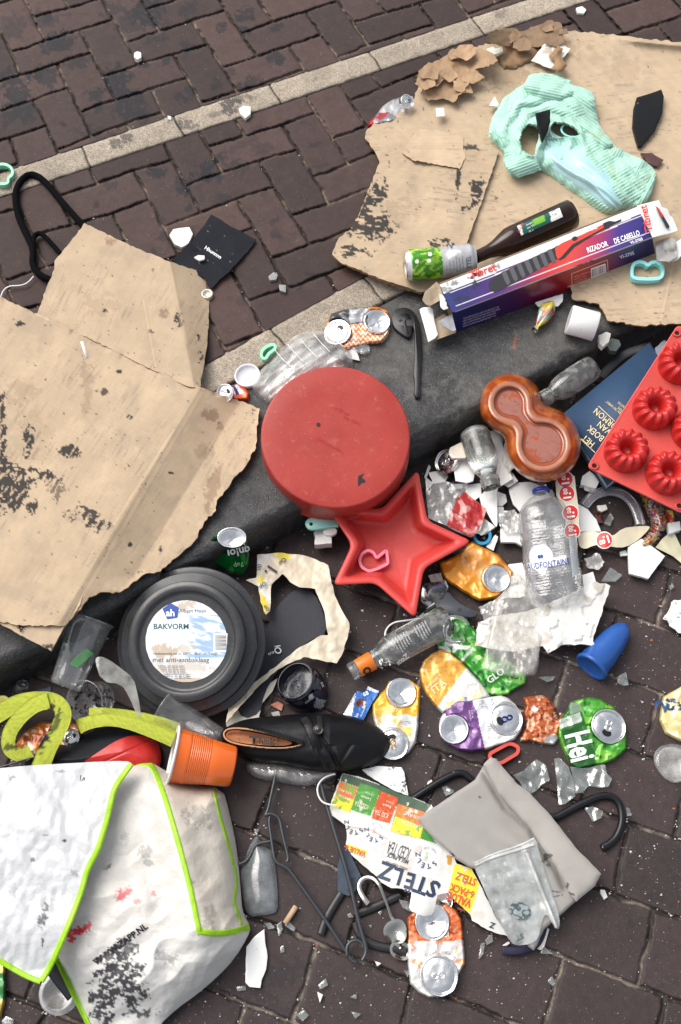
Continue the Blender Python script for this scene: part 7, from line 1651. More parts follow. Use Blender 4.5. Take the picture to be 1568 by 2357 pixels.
t = T('sports_bag', 'black bag with a red panel under the lime strap, behind the white bag', 'bag', 250, 1710, RZ)
bg_ = [(50, 1765), (70, 1735), (110, 1710), (180, 1700), (235, 1672), (290, 1660), (330, 1680), (365, 1706), (378, 1740), (370, 1780), (300, 1800), (100, 1790)]
m_bb = M('black_fabric', (.006, .007, .010), .6, spec=.25, bump=(200, .4), bump2=(30, .5, .006))
Hbb = lambda x, y, d: .004+.050*(1-np.exp(-d/26))+.006*facet(x, y, 60, 3)
sheet_obj('bag_body', chaikin(bg_, 2), m_bb, t, z0=RZ, step=2.6, th=.004, H=Hbb)
rp = chaikin([(180, 1762), (220, 1735), (270, 1702), (310, 1690), (345, 1698), (368, 1712), (372, 1745), (365, 1775), (300, 1775)], 2)
def Hred(x, y, d):
    dd, _, _ = segd(x, y, chaikin(bg_, 2)); return Hbb(x, y, dd)+.003-.0025*np.exp(-(((x-315)*.42+(y-1718)*.9)/1.6)**2)
sheet_obj('red_panel', rp, M('red_leatherette', (.48, .022, .018), .35, bump=(60, .4, .003), dirt=(40, .66, (.02, .01, .01), .04, .8)), t, z0=RZ, step=2.0, th=.002, H=Hred)
v, f = tube(pth([(-10, 1768), (20, 1760), (50, 1750), (80, 1742)], RZ+.04, 2), .0016, 6); g = Geo(); g.add(v, f); o = gobj('black_cable', g, K['wire']); tag(o, 'thin black cable running left along the top of the white bag', 'cable')
# odds at far left
o = sheet_obj('dark_blue_folder', [(60, 1600), (90, 1588), (118, 1580), (115, 1604), (80, 1615), (25, 1605), (30, 1592)], M('folder_blue', (.03, .05, .10), .5), z0=RZ+.003, step=3, th=.003); tag(o, 'dark blue plastic sheet behind the lime strap at the left', 'plastic sheet')
t = T('bottle_neck', 'small ribbed glass bottle neck at the left behind the lime strap', 'glass piece', 48, 1590, RZ)
V, F, _, _ = lathe([(.013, 0), (.014, .003), (.0125, .006), (.014, .009), (.0125, .012), (.014, .015), (.011, .02), (.010, .028)], frame(46, 1598, RZ+.004, 0, -30, 20), 30); mesh('glass_wall', V, F, K['glass'], t)
V, F, _, _ = lathe([(.0, .004), (.010, .004), (.014, .008), (.016, .006), (.016, 0)], frame(6, 1622, RZ+.03), 30); o = mesh('yellow_tub', V, F, M('tub_yellow', (.7, .62, .15), .35)); tag(o, 'small yellow and white round tub edge at the far left', 'tub')

# --- white woven bag with green piping
t = T('shopping_bag', 'large white woven shopping bag with lime green piping and black smears', 'bag', 300, 2050, RZ)
m_wv = M('woven_plastic', None, .45, bump=(38, .55, .005), bump2=(300, .25, .001), coat=.1, dirt=(220, .70, (.05, .05, .05), .03, .7))
body = [(285, 1752), (345, 1752), (372, 1768), (440, 1806), (512, 1812), (528, 1870), (545, 1950), (553, 2040), (557, 2100), (577, 2132), (570, 2155), (540, 2205), (500, 2248), (450, 2290), (405, 2322), (365, 2360), (340, 2420), (230, 2420), (205, 2362), (170, 2280), (122, 2188), (60, 2120), (60, 1900), (180, 1800)]
pip1 = [(300, 1754), (345, 1756), (358, 1775), (375, 1820), (395, 1885), (415, 1955), (440, 2050), (452, 2110), (460, 2150)]
def Hbag(x, y, d):
    q = 1-np.exp(-d/30)
    rdg = np.interp(y, [1750, 1820, 1955, 2050, 2150, 2400], [350, 375, 415, 440, 460, 470])
    h = .01+.082*q*sm(2420, 2200, y)+.022*np.exp(-((x-rdg)/40)**2)*sm(2260, 2120, y)
    h = h+.010*facet(x, y, 62, 8)+.007*ridge(x*.7+y*.3, y*.6, 55, 2, 4)*sm(1990, 2150, y)+.004*facet(x, y, 30, 2)*(.35+.65*sm(1950, 2100, y))
    lap = np.interp(y, [1750, 1830, 1960, 2060, 2190, 2260], [300, 245, 225, 180, 118, 95])
    return h
def bagpaint(x, y):
    rdg = np.interp(y, [1750, 1820, 1955, 2050, 2150, 2400], [350, 375, 415, 440, 460, 470])
    c = np.tile(np.array([.58, .56, .52]), (len(x), 1)); c = mixp(c, (.60, .55, .475), sm(rdg-2, rdg+2, x)*(y < 2150)); c = mixp(c, (.64, .625, .59), sm(2120, 2200, y)); c = c*(.90+.20*fbm(x, y, 22, 4, 3))[:, None]
    m = blot(x, y, [(255, 2255, 44, 60, 1, 10), (240, 2300, 30, 46, 1), (290, 2240, 40, 50, .75, 10), (300, 2290, 40, 40, .7), (238, 2340, 30, 20, .9), (320, 2330, 40, 14, .5), (255, 2198, 30, 14, .9, -40), (290, 2180, 24, 22, .45)], 5, 16)*sm(.34, .62, fbm(x*.7+y*.2, y*.9-x*.2, 5, 4, 7)+.05)
    c = mixp(c, (.22, .215, .21), sm(0, .25, m)*.5); c = mixp(c, (.02, .02, .026), sm(.08, .6, m)*.93)
    m2 = blot(x, y, [(455, 1880, 34, 26, .5, 30), (335, 1960, 18, 14, .5), (340, 1985, 12, 8, .5), (250, 1994, 10, 5, .9, -30), (480, 2110, 16, 30, .35), (385, 2205, 30, 14, .5, 20), (210, 2160, 14, 20, .3), (440, 2030, 14, 6, .5), (288, 1930, 10, 14, .4)], 9, 7)
    c = mixp(c, (.05, .05, .055), m2*.8)
    red_ = blot(x, y, [(160, 2148, 12, 20, 1, -20), (180, 2142, 24, 9, 1, -8), (203, 2132, 10, 10, .9)], 3, 8, 1.6); c = mixp(c, (.60, .02, .04), red_)
    dots = blot(x, y, [(280, 2060, 14, 14, .9), (295, 2052, 10, 14, .8, 20), (316, 2074, 12, 6, .6), (352, 2056, 8, 6, .6)], 5, 3.2); return mixp(c, (.60, .03, .05), dots*.85)
o = sheet_obj('bag_body', chaikin(body, 1), m_wv, t, z0=RZ, step=2.5, th=.01, H=Hbag, paint=bagpaint)
cb = chaikin(body, 1)
def bsurf(x, y):
    x = np.asarray(x, float); y = np.asarray(y, float); d, _, _ = segd(x, y, cb); return P(x, y, RZ+Hbag(x, y, d))
def strip_on(name, ctr, wpx, surf, e, parent, mat, h=.002, label=None, pn=None):
    q = np.array(chaikin([tuple(p) for p in ctr], 2, False)); n = len(q); tn = np.gradient(q, axis=0); tn /= np.linalg.norm(tn, axis=1)[:, None]; nr = np.column_stack([-tn[:, 1], tn[:, 0]])
    rs_ = random.Random(n); V = []; us = [-.5, -.45, -.2, 0, .2, .45, .5]; zs = [-.002, h*.6, h, h*.75, h, h*.6, -.002]
    for u, z in zip(us, zs): p = q+nr*(u*wpx); V.append(lift(surf, e)(p[:, 0], p[:, 1])+np.array([0, 0, z]))
    V = np.array(V); V = V.transpose(1, 0, 2).reshape(-1, 3); m = len(us)
    F = [(i*m+j, (i+1)*m+j, (i+1)*m+j+1, i*m+j+1) for i in range(n-1) for j in range(m-1)]
    return mesh(name, V, F, mat, parent)
m_pip = M('green_piping', (.33, .62, .02), .35, bump=(160, .6, .002), var=(90, .16), dirt=(120, .68, (.08, .14, .01), .05, .6))
strip_on('piping', pip1, 13, bsurf, .001, t, m_pip)
strip_on('piping', [(494, 1816), (500, 1850), (515, 1905), (530, 1955), (543, 2005), (546, 2040), (538, 2072), (545, 2090), (556, 2126)], 6, bsurf, .002, t, m_pip)
strip_on('piping', [(464, 2144), (500, 2149), (545, 2143), (574, 2132)], 15, bsurf, .002, t, m_pip)
strip_on('piping', [(124, 2192), (150, 2250), (180, 2310), (206, 2362)], 12, bsurf, .001, t, m_pip)
flp = [(-60, 1772), (0, 1768), (60, 1762), (150, 1757), (240, 1752), (290, 1751), (303, 1756), (282, 1785), (262, 1815), (252, 1860), (245, 1890), (230, 1940), (222, 1962), (200, 2000), (188, 2050), (165, 2110), (140, 2170), (115, 2225), (94, 2262), (62, 2248), (30, 2228), (0, 2210), (-60, 2180)]
def Hfl(x, y, d): return .120-.018*sm(1900, 1750, y)+.018*facet(x, y, 80, 4)+.007*facet(x, y, 30, 6)-.02*sm(2120, 2280, y)
fo = sheet_obj('bag_flap', chaikin(flp, 1), m_wv, t, z0=RZ, step=2.6, th=.003, H=Hfl, paint=layers((.53, .535, .55), (lambda x, y: blot(x, y, [(100, 2110, 10, 26, .8, 15), (108, 2090, 6, 14, .8), (150, 1935, 5, 3, 1), (98, 2170, 3, 14, .9), (105, 1922, 8, 3, .6), (30, 1790, 10, 5, .6), (100, 2060, 30, 30, .15), (60, 2060, 40, 40, .12), (75, 1980, 6, 6, .8), (140, 1757+18, 14, 3, .5), (170, 2010, 12, 8, .4)], 5, 6), (.03, .03, .035))))
fo['label'] = 'brighter white folded-over flap'
fs = lambda x, y: P(x, y, RZ+Hfl(np.asarray(x, float), np.asarray(y, float), 20))
strip_on('piping', [(303, 1757), (282, 1785), (262, 1815), (252, 1860), (245, 1890), (230, 1940), (222, 1962), (200, 2000), (188, 2050), (165, 2110), (140, 2170), (115, 2225), (95, 2258)], 13, fs, .001, t, m_pip)
strip_on('piping', [(-40, 2192), (0, 2211), (30, 2229), (62, 2247), (94, 2259)], 14, fs, .001, t, m_pip)
texts([('WWW.ZAPP.NL', 222, 2222, 21, 36, .03, .98)], bsurf, ink('#1c1d20'), t, 'lettering', .0016)
t['label'] = 'large white woven shopping bag with lime green piping and black smears'
v, f = tube(pth([(136, 1784), (140, 1806), (148, 1790), (156, 1808), (160, 1788)], RZ+.117, 1), .0006, 5); g = Geo(); g.add(v, f)
v, f = tube(pth([(166, 1790), (178, 1800), (170, 1808)], RZ+.117, 1), .0006, 5); g.add(v, f)
v, f = tube(pth([(186, 1784), (184, 1808), (190, 1794), (196, 1786), (192, 1806)], RZ+.117, 1), .0006, 5); g.add(v, f); gobj('pen_scribble', g, ink('#4a4a50'), t)
# dark strap and lid at the lower left
o = gobj('black_strap', Geo().add(*tube(pth([(104, 2200), (130, 2240), (170, 2290)], RZ+.02, 2), .012, 8, False, .2)), K['blackmat']); tag(o, 'black flat strap between the bag flap and the clear round lid', 'strap')
t = T('round_lid', 'round clear plastic lid at the lower left under the bag corner', 'lid', 135, 2280, RZ)
V, F, _, _ = lathe([(0, .003), (.022, .003), (.024, .006), (.028, .006), (.031, .002), (.034, .001)], frame(138, 2284, RZ+.002), 44); mesh('lid_shell', V, F, K['film'], t)
crushed('green and yellow can sliver at the bottom left edge', 'crushed drink cans', [(-50, 2215), (0, 2205), (11, 2215), (13, 2262), (10, 2310), (2, 2340), (-50, 2350)], layers(AL('3f8a4a', .7), (lambda x, y: (y < 2240)*1.0+(y > 2300)*1.0, AL('e8c860'))), [], RZ+.002, .02, 43)
shard('glass chip at the bottom left corner of the road', [(4, 2350), (14, 2338), (30, 2346), (28, 2364), (8, 2366)], RZ+.002, .005, glass_m, 'glass shard', 'glass_shard')
# crushed PET bottle under the shoe
t = T('plastic_bottle', 'crushed shiny clear bottle flattened under the black shoe', 'bottle', 670, 1780, RZ, 'plastic bottles')
sheet_obj('bottle_wall', chaikin([(565, 1760), (575, 1750), (640, 1750), (700, 1762), (770, 1768), (772, 1785), (740, 1800), (700, 1810), (650, 1800), (600, 1792), (572, 1780)], 1), clear('crushed_pet', (.92, .93, .93), .25, .1, (.7, .68, .66), bump=(70, 1.0), fres=1), t, z0=RZ, step=2, th=.01, H=lambda x, y, d: .004+.024*(1-np.exp(-d/8))+.008*facet(x, y, 18, 4))

# --- folding wire hanger
t = T('trouser_hanger', 'black wire trouser hanger with a pinched clip end, spread in a V on the road', 'clothes hanger', 700, 2000, RZ, 'clothes hangers')
def w10(q, z, r=.0030, sub=2, closed=False): 
    v, f = tube(pth(r10(*q), z, sub, closed), r, 10, closed); return v, f
g = Geo(); g.add(*w10([420, -140, 400, -40, 378, 60, 365, 120, 345, 150, 370, 132, 400, 138, 425, 152, 438, 180, 445, 230, 480, 370, 484, 395, 475, 412], RZ+.020))
gobj('wire_arm', g, K['wire'], t)
g = Geo(); g.add(*w10([378, 150, 372, 180, 385, 270, 398, 360, 405, 400, 430, 425, 470, 440, 500, 470, 600, 610, 700, 750, 800, 900, 830, 950, 850, 980, 875, 990], RZ+.016)); gobj('wire_arm', g, K['wire'], t)
g = Geo(); g.add(*w10([384, 292, 350, 298, 310, 305, 285, 325, 268, 370, 240, 410, 200, 425], RZ+.014)); gobj('wire_arm', g, K['wire'], t)
g = Geo(); g.add(*w10([670, -40, 690, 40, 720, 140, 760, 270, 800, 400, 840, 540, 870, 680, 900, 800, 925, 880, 932, 920, 925, 955, 908, 978], RZ+.022, .0036)); gobj('wire_arm', g, K['wire'], t)
g = Geo(); g.add(*w10([822, 950, 818, 905, 835, 875, 865, 862, 895, 866, 912, 885, 915, 905], RZ+.019)); gobj('spring_loop', g, K['wire'], t)
g = Geo(); v, f = tube(pth([(772, 1781), (762, 1783), (745, 1790), (732, 1805), (730, 1825), (740, 1845), (757, 1852), (775, 1853)], RZ+.03, 3), .0016, 8); g.add(v, f); gobj('hook', g, K['whitewire'], t)
# flat black bars (another hanger beneath)
t = T('clothes_hanger', 'black plastic hanger part lying beneath the wire hanger and spoon', 'clothes hanger', 850, 2080, RZ, 'clothes hangers')
g = Geo(); v, f = tube(pth(r10(670, 830, 700, 740, 740, 670, 790, 590), RZ+.006, 2), .007, 8, False, .5); g.add(v, f); gobj('hanger_bar', g, K['blackpl'], t)
g = Geo(); v, f = tube(pth(r10(880, 710, 960, 680, 1060, 635, 1130, 600), RZ+.006, 2), .007, 8, False, .5); g.add(v, f); gobj('hanger_bar', g, K['blackpl'], t)
g = Geo(); v, f = tube(pth(r10(870, 760, 885, 820, 930, 870, 1010, 900, 1090, 910, 1160, 930), RZ+.006, 3), .007, 8, False, .5); g.add(v, f); gobj('hanger_bar', g, K['blackpl'], t)
o = sheet_obj('slate_plastic_piece', r10(800, 315, 830, 340, 905, 500, 870, 580, 830, 608, 812, 600, 770, 598, 765, 450), M('blue_grey', (.035, .055, .085), .5, var=(40, .3), dirt=(30, .55, (.01, .012, .02), .05, .8)), z0=RZ+.002, step=3, th=.004, H=lambda x, y, d: .006+0*x); tag(o, 'dark slate blue plastic piece behind the right wire of the trouser hanger', 'plastic piece')
# curved tube hanger (right) seen on both sides of the pouch
t = T('tube_hanger', 'black tubular hanger with a curled end, sticking out on both sides of the grey pouch', 'clothes hanger', 1180, 1860, RZ, 'clothes hangers')
v, f = tube(pth([(930, 1850), (955, 1835), (985, 1815), (1020, 1793), (1063, 1774), (1090, 1800), (1180, 1850), (1270, 1886), (1300, 1870), (1345, 1846), (1385, 1829), (1415, 1834), (1430, 1858), (1432, 1895), (1420, 1925), (1405, 1940), (1385, 1952)], [RZ+.008]*5+[RZ+.006]*2+[RZ+.008]*10, 3), .0065, 12); g = Geo(); g.add(v, f)
gobj('tube', g, M('worn_black_plastic', (.008, .009, .011), .3, spec=.4, dirt=(120, .66, (.5, .5, .5), .04, .7)), t)
# --- printed carton
car = r3(168, 35, 320, 70, 470, 130, 640, 205, 780, 250, 880, 290, 960, 420, 1080, 760, 1200, 800, 1270, 930, 1400, 1200, 1490, 1340, 1330, 1290, 1205, 1215, 1190, 1170, 1030, 1020, 1010, 990, 930, 1010, 905, 1120, 880, 1170, 820, 1180, 720, 1140, 700, 1110, 720, 990, 640, 960, 560, 955, 480, 910, 440, 860, 330, 770, 240, 690, 195, 600, 205, 540, 190, 450, 120, 400, 55, 350, 80, 260, 150, 80)
Hc = lambda x, y, d: .012+.006*facet(x, y, 90, 3)+.0015*facet(x, y, 26, 5)+.004*np.exp(-(((x-940)*.86+(y-1990)*.5)/40)**2)+.026*np.exp(-((x-972)**2+(y-2096)**2)/46.**2)
OR, GR, YL = AL('e8743c', .8), AL('4f9a3e', .8), AL('f2d838', .85)
cp_ = layers((.62, .61, .585),
 (r3(168, 35, 470, 130, 880, 290, 830, 355, 620, 285, 600, 300, 440, 195, 300, 150, 150, 100), AL('4c6650', .7)),
 (r3(145, 100, 295, 150, 250, 270, 235, 350, 90, 290), OR), (lambda x, y: inside(x, y, r3(110, 200, 270, 250, 225, 350, 75, 300))*sm(-8, 8, y-1768.7-.288*(230+.3*0)+0*x), YL), (lambda x, y: NT(9, .62, .66, 4, r3(145, 100, 295, 150, 225, 350, 75, 300))(x, y), AL('7fb040', .8)),
 (r3(310, 115, 470, 170, 440, 270, 390, 380, 235, 330, 270, 220), GR), (lambda x, y: NT(6, .60, .64, 6, r3(310, 115, 470, 170, 390, 380, 235, 330))(x, y)*.7, AL('7cc462', .8)),
 (r3(475, 180, 615, 235, 590, 320, 545, 440, 400, 400, 430, 290), AL('d8582c', .8)), (lambda x, y: NT(6, .60, .64, 7, r3(475, 180, 615, 235, 545, 440, 400, 400))(x, y)*.7, AL('ea8a5a', .8)),
 (r3(610, 280, 830, 350, 800, 420, 790, 560, 640, 530, 550, 500, 580, 390), OR), (lambda x, y: inside(x, y, r3(590, 380, 700, 420, 810, 470, 795, 560, 550, 500))*1.0, YL), (lambda x, y: NT(10, .62, .66, 8, r3(600, 290, 830, 350, 795, 560, 550, 500))(x, y), AL('84b444', .8)),
 (r3(810, 470, 850, 500, 920, 600, 790, 560), GR), (r3(205, 600, 370, 660, 345, 720, 220, 650), YL), (r3(1065, 760, 1200, 800, 1262, 930, 1245, 990, 1190, 1160, 1090, 1080, 1015, 975), YL), (r3(1000, 690, 1050, 700, 1040, 770, 1010, 770), AL('e8a838')),
 (r3(235, 340, 390, 380, 380, 420, 330, 480, 200, 460), (.66, .66, .66)), (r3(400, 400, 545, 440, 480, 670, 330, 620), (.68, .68, .69)), (r3(790, 560, 970, 640, 900, 890, 710, 820), (.70, .70, .70)),
 (lambda x, y: np.exp(-(segd(x, y, r3(195, 462, 330, 480, 400, 490, 520, 560), False)[0]/1.6)**2)+np.exp(-(segd(x, y, r3(300, 560, 400, 640, 470, 670), False)[0]/1.0)**2)*.5+np.exp(-(segd(x, y, r3(545, 500, 440, 860), False)[0]/1.0)**2)*.5+np.exp(-(segd(x, y, r3(790, 560, 710, 830, 900, 890, 970, 640), False)[0]/.9)**2)*.4, (.42, .34, .26)), (NT(26, .66, .74, 12), (.58, .54, .48)), n=.10)
t = T('printed_carton', 'flattened torn multipack carton printed with colourful iced tea cans, under the grey pouch', 'carton', 950, 1950, RZ)
sheet_obj('card_sheet', rough(car, 1.0, 8, 9), K['gloss_print'], t, z0=RZ+.004, step=1.9, th=.0012, H=Hc, paint=cp_)
csf = lambda x, y: P(x, y, RZ+.004+Hc(np.asarray(x, float), np.asarray(y, float), 0))
def t3(s, x, y, size, ang, b=0, wf=1): return (s, 740+.288*x, 1768.7+.288*y, size, ang, b, wf)
texts([t3('S', 960, 925, 54, 152, .03), t3('T', 872, 890, 56, 160, .025, .95), t3('Ë', 762, 850, 52, 164, .025, .85), t3('L', 668, 812, 54, 163, .025, .9), t3('Z', 595, 778, 56, 160, .025, .9)], csf, ink('#27364f'), t, e=.0012)
texts([t3('ICED TEA', 722, 640, 42, 160, 0, .30), t3('ICED TEA', 1, 1, .01, 0), t3('MIX 6-PACK', 700, 735, 13, 160, .02, .75), t3('HARD ICED-TEA', 690, 795, 9, 160, 0, .8), t3('Ë', 250, 500, 1, 0)], csf, ink('#3a3c40'), t, e=.0012)
texts(arc_text('STËLZ', 740+.288*850, 1768.7+.288*700, 17, -38, -35, 16, True, .015)+arc_text('STËLZ', 740+.288*430, 1768.7+.288*500, 15, -38, -35, 14, True, .015)+arc_text('STËLZ', 740+.288*270, 1768.7+.288*440, 15, -38, -35, 14, True, .015), csf, ink('#3c4766'), t, e=.0012)
texts(arc_text('HARD ICED TEA', 740+.288*850, 1768.7+.288*700, 18, 30, 11, 5.5, True)+arc_text('HARD ICED TEA', 740+.288*430, 1768.7+.288*500, 16, 30, 11, 5, True), csf, ink('#8a8a8c'), t, e=.0012)
texts([t3('S', 862, 675, 18, 160)], csf, ink('#a8d090'), t, e=.0012); texts([t3('S', 440, 480, 16, 160)], csf, ink('#e8987a'), t, e=.0012)
texts([t3('VALUE 6-', 358, 668, 18, 160, .02, .72), t3('VALUE', 1205, 1050, 27, 160, .03, .72), t3('6-PACK', 1228, 985, 24, 160, .02, .72), t3('STËLZ', 1245, 885, 24, 160, .02, .75), t3('HARD', 1150, 1130, 7, 160)], csf, ink('#c8502e'), t, e=.0012)
texts([t3('89 KCAL', 235, 240, 8, 160), t3('4,5% ALC', 245, 195, 8, 160), t3('ICED TEA', 380, 295, 15, 160, 0, .5), t3('ICED TEA', 540, 365, 15, 160, 0, .5), t3('Lemon', 400, 240, 9, 160), t3('Peach', 560, 300, 9, 160), t3('6', 210, 90, 13, 160), t3('6', 705, 275, 13, 160), t3('89 KCAL', 775, 455, 11, 160), t3('4,5% ALC', 810, 395, 11, 160), t3('39 KCAL', 410, 205, 5, 160), t3('39 KCAL', 580, 275, 5, 160)], csf, ink('#efe6d2'), t, e=.0012)
texts([t3('Z', 1392, 1240, 18, 160, .03)], csf, ink('#27364f'), t, e=.0012)
# --- spoons
def spoon(label, hpts, hz, bowl, name='spoon', extra=None):
    t = T(name, label, 'spoon', bowl[0], bowl[1], RZ, 'metal spoons')
    q = [(a, b, c) for (a, b), c in zip(hpts, hz)]; q = np.array(chaikin(q, 3, False)); p = P(q[:, 0], q[:, 1], q[:, 2]); n = len(p)
    rr = np.interp(np.linspace(0, 1, n), [0, .3, .8, 1], [.0050, .0040, .0022, .0038]); v, f = tube(p, rr, 12, False, .32); g = Geo(); g.add(v, f); gobj('handle', g, K['steel'], t)
    bx, by, ra, rb3, an, bz = bowl
    s = float(scale_at(bx, by, bz)); fr = frame(bx, by, bz, an, 4, 0)
    u = np.linspace(0, 1, 14); V, F, _, _ = lathe([(float(k), -.009*(1-float(k)**2)) for k in u[::-1]]+[(.02, -.0098)]+[(float(k), -.009*(1-float(k)**2)-.0009) for k in u], fr, 44)
    # rebuild with an egg outline
    m = 44; W_ = []
    for kk, rad in enumerate(list(u[::-1])+[.02]+list(u)):
        zz = -.008*(1-rad**2)-(.0009 if kk > 13 else 0)
        for j in range(m):
            a = 2*PI*j/m; W_.append((ra/s*rad*math.cos(a), rb3/s*rad*math.sin(a)*(1-.18*math.cos(a)), zz))
    V = loc2w(fr, np.array(W_)); mesh('bowl', V, F, K['steel'], t); return t
spoon('bent steel spoon with its handle curled into a hook, lying near the printed carton', r3(375, 1080, 340, 1040, 305, 980, 300, 925, 330, 880, 380, 865, 430, 885, 470, 940, 490, 1000, 530, 1100, 555, 1180, 580, 1215), [RZ+.018, RZ+.018, RZ+.016, RZ+.015, RZ+.015, RZ+.016, RZ+.02, RZ+.022, RZ+.02, RZ+.016, RZ+.012, RZ+.012], (740+.288*595, 1768.7+.288*1298, 27, 27, 60, RZ+.014))
spoon('second steel spoon bowl lying dark below the bent spoon, by the orange and white can', [(905, 2165), (915, 2175), (922, 2182)], [RZ+.010]*3, (925, 2188, 28, 20, -20, RZ+.012))
# --- orange and white can
crushed('flattened orange and white iced tea can lying just below the printed carton', 'crushed drink cans',
        r3(690, 1190, 730, 1145, 1010, 1080, 1080, 1130, 1125, 1210, 1135, 1320, 1140, 1440, 1145, 1560, 1100, 1640, 1040, 1720, 980, 1760, 930, 1820, 860, 1830, 780, 1790, 710, 1720, 690, 1560, 690, 1340),
        layers(AL('e2e1de', .95), (lambda x, y: (y < 1768.7+.288*1375+2*np.sin(x/9))*1.0, AL('ec7a42', .8)), (lambda x, y: NT(12, .70, .78, 3, None, True)(x, y)*(y < 1768.7+.288*1370), AL('b84c1e', .8)), (NT(14, .64, .7, 8), AL('f4a880', .85))),
        [dict(x=995, y=2122, rpx=40, kind='bottom', tx=6, ty=-4, s=12), dict(x=1011, y=2245, rpx=44, kind='top', tx=3, ty=-2, s=14, taba=10, hole=False)], RZ+.004, .026, 47,
        letters=[([('ICED TEA', 1033, 2140, 24, 184, .0, .42)], '#f6dcc8')]+[(arc_text('HARD ICED T', 1010, 2245, 52, 58, 8.2, 9, True), '#7a7f8c')])
can_t = T('loose_can_end', 'upturned silver can bottom under the torn end of the printed carton', 'can end', 1015, 2070, RZ+.02); can_end(can_t, 1016, 2072, RZ+.012, 28, 'bottom', 4, 8, s=21)
shard('grey glass piece poking out left of the orange and white can', r3(620, 1045, 690, 1060, 720, 1120, 715, 1145, 650, 1110), RZ+.01, .004, glass_m, 'glass shard', 'glass_shard')
# --- grey pouch and zip bag
pch = r11(50, 160, 200, 60, 380, -60, 440, -160, 472, -188, 500, -180, 620, -40, 700, 20, 820, 150, 960, 330, 1105, 480, 1070, 550, 960, 640, 860, 730, 780, 800, 740, 890, 720, 920, 690, 900, 640, 790, 560, 640, 470, 530, 380, 450, 350, 440, 280, 400, 230, 350, 150, 280, 90, 220)
def Hpo(x, y, d):
    u = (x-1150)*.72+(y-1900)*.70; v = -(x-1150)*.70+(y-1900)*.72
    q = 1-np.exp(-d/3)
    f1 = -(x-1128)*.66+(y-1800)*.75 if False else None
    # fold line running from the neck down the right side
    dl, _, _ = segd(x, y, r11(420, -130, 560, 100, 700, 220, 760, 330, 860, 470, 900, 560), False)
    d2, _, _ = segd(x, y, r11(480, -150, 640, 60, 820, 300, 960, 480), False)
    return .014+.006*q-.009*np.exp(-(dl/9)**2)+.010*np.exp(-(d2/16)**2)+.010*fbm(x, y, 120, 2, 5)+.003*np.sin(v/9+u/50)*np.exp(-((u-60)/60)**2)
o = sheet_obj('fabric_pouch', rough(pch, .8, 16, 3), M('grey_fabric', None, .75, bump=(1200, .3, .0006), bump2=(28, .35, .004)), z0=RZ+.010, step=2.3, th=.003, H=Hpo, paint=layers((.30, .285, .265), (lambda x, y: blot(x, y, r11(0, 0) and [(1255, 1975, 6, 14, .8, 30), (1262, 1990, 8, 6, .6), (1306, 2037, 4, 8, .8), (1276, 2052, 14, 2.2, .8, 5), (1280, 2062, 14, 2, .7, -12), (1315, 2057, 8, 2.5, .8, 25), (1040, 1966, 8, 5, 1, 40), (1104, 1835, 3, 3, .9)], 5, 3.4), (.03, .03, .035)), n=.1))
tag(o, 'grey fabric drawstring pouch lying over the printed carton', 'pouch')
fe_ = r11(432, -150, 440, -162, 472, -190, 502, -182, 620, -42, 700, 18, 820, 148, 960, 328, 1107, 480, 1070, 552, 965, 640, 930, 600, 905, 540, 850, 440, 770, 330, 705, 225, 600, 110, 520, 20, 470, -70)
sheet_obj('folded_edge', rough(fe_, .8, 14, 3), bpy.data.materials['grey_fabric'], o, z0=RZ+.010, step=2.3, th=.0015, H=lambda x, y, d: .027+.006*(1-np.exp(-d/6))+.007*facet(x, y, 70, 4)+.010*fbm(x, y, 120, 2, 5), paint=layers((.33, .31, .285), (lambda x, y: blot(x, y, [(1262, 1975, 6, 14, .8, 30), (1306, 2037, 4, 8, .8), (1315, 2057, 8, 2.5, .8, 25)], 5, 3.4), (.03, .03, .035)), n=.1))
zb_ = r11(365, 420, 480, 360, 640, 310, 722, 268, 740, 310, 760, 380, 790, 500, 860, 690, 872, 770, 858, 806, 830, 770, 790, 700, 760, 770, 750, 850, 700, 885, 610, 895, 570, 850, 500, 730, 440, 580)
t = T('zip_bag', 'dull clear zip bag with smudges lying on the lower half of the grey pouch', 'plastic bag', 1200, 2060, RZ+.02, 'crumpled plastic film')
Hzb = lambda x, y, d: .030+.007*facet(x, y, 50, 3)+.003*facet(x, y, 18, 4)+.004*np.exp(-(segd(x, y, r11(672, 350, 740, 520, 850, 780), False)[0]/6)**2)
sheet_obj('bag_film', chaikin(zb_, 1), clear('zip_film', (.80, .84, .84), .40, .2, (.60, .63, .62), bump=(45, .5), fres=.5), t, z0=RZ+.006, step=2.4, th=.0, H=Hzb)
zs_ = lambda x, y: P(x, y, RZ+.006+Hzb(np.asarray(x, float), np.asarray(y, float), 0))
m_rid = clear('zip_ridge', (.85, .86, .85), .6, .2, (.72, .72, .69))
strip_on('zip_seal', r11(380, 432, 480, 385, 600, 350, 722, 310), 7, zs_, .001, t, m_rid, .002); strip_on('zip_seal', r11(372, 420, 480, 368, 640, 318, 722, 275), 4, zs_, .001, t, m_rid, .001)
strip_on('fold_ridge', r11(680, 360, 735, 500, 790, 640, 850, 790), 8, zs_, .001, t, m_rid, .003)
patch('ink_scribble', ell(1197, 2096, 26, 20, 20, 24), zs_, M('scribble', None, .5), t, 1.6, .002, lambda x, y: mixp(np.tile(np.array([.26, .29, .29]), (len(x), 1)), (.03, .06, .07), sm(.5, .56, ridge(x, y, 12, 2, 4))*.9))
texts([('ST', 1203, 2148, 17, 200, .03)], zs_, ink('#4a6464'), t, e=.0012)
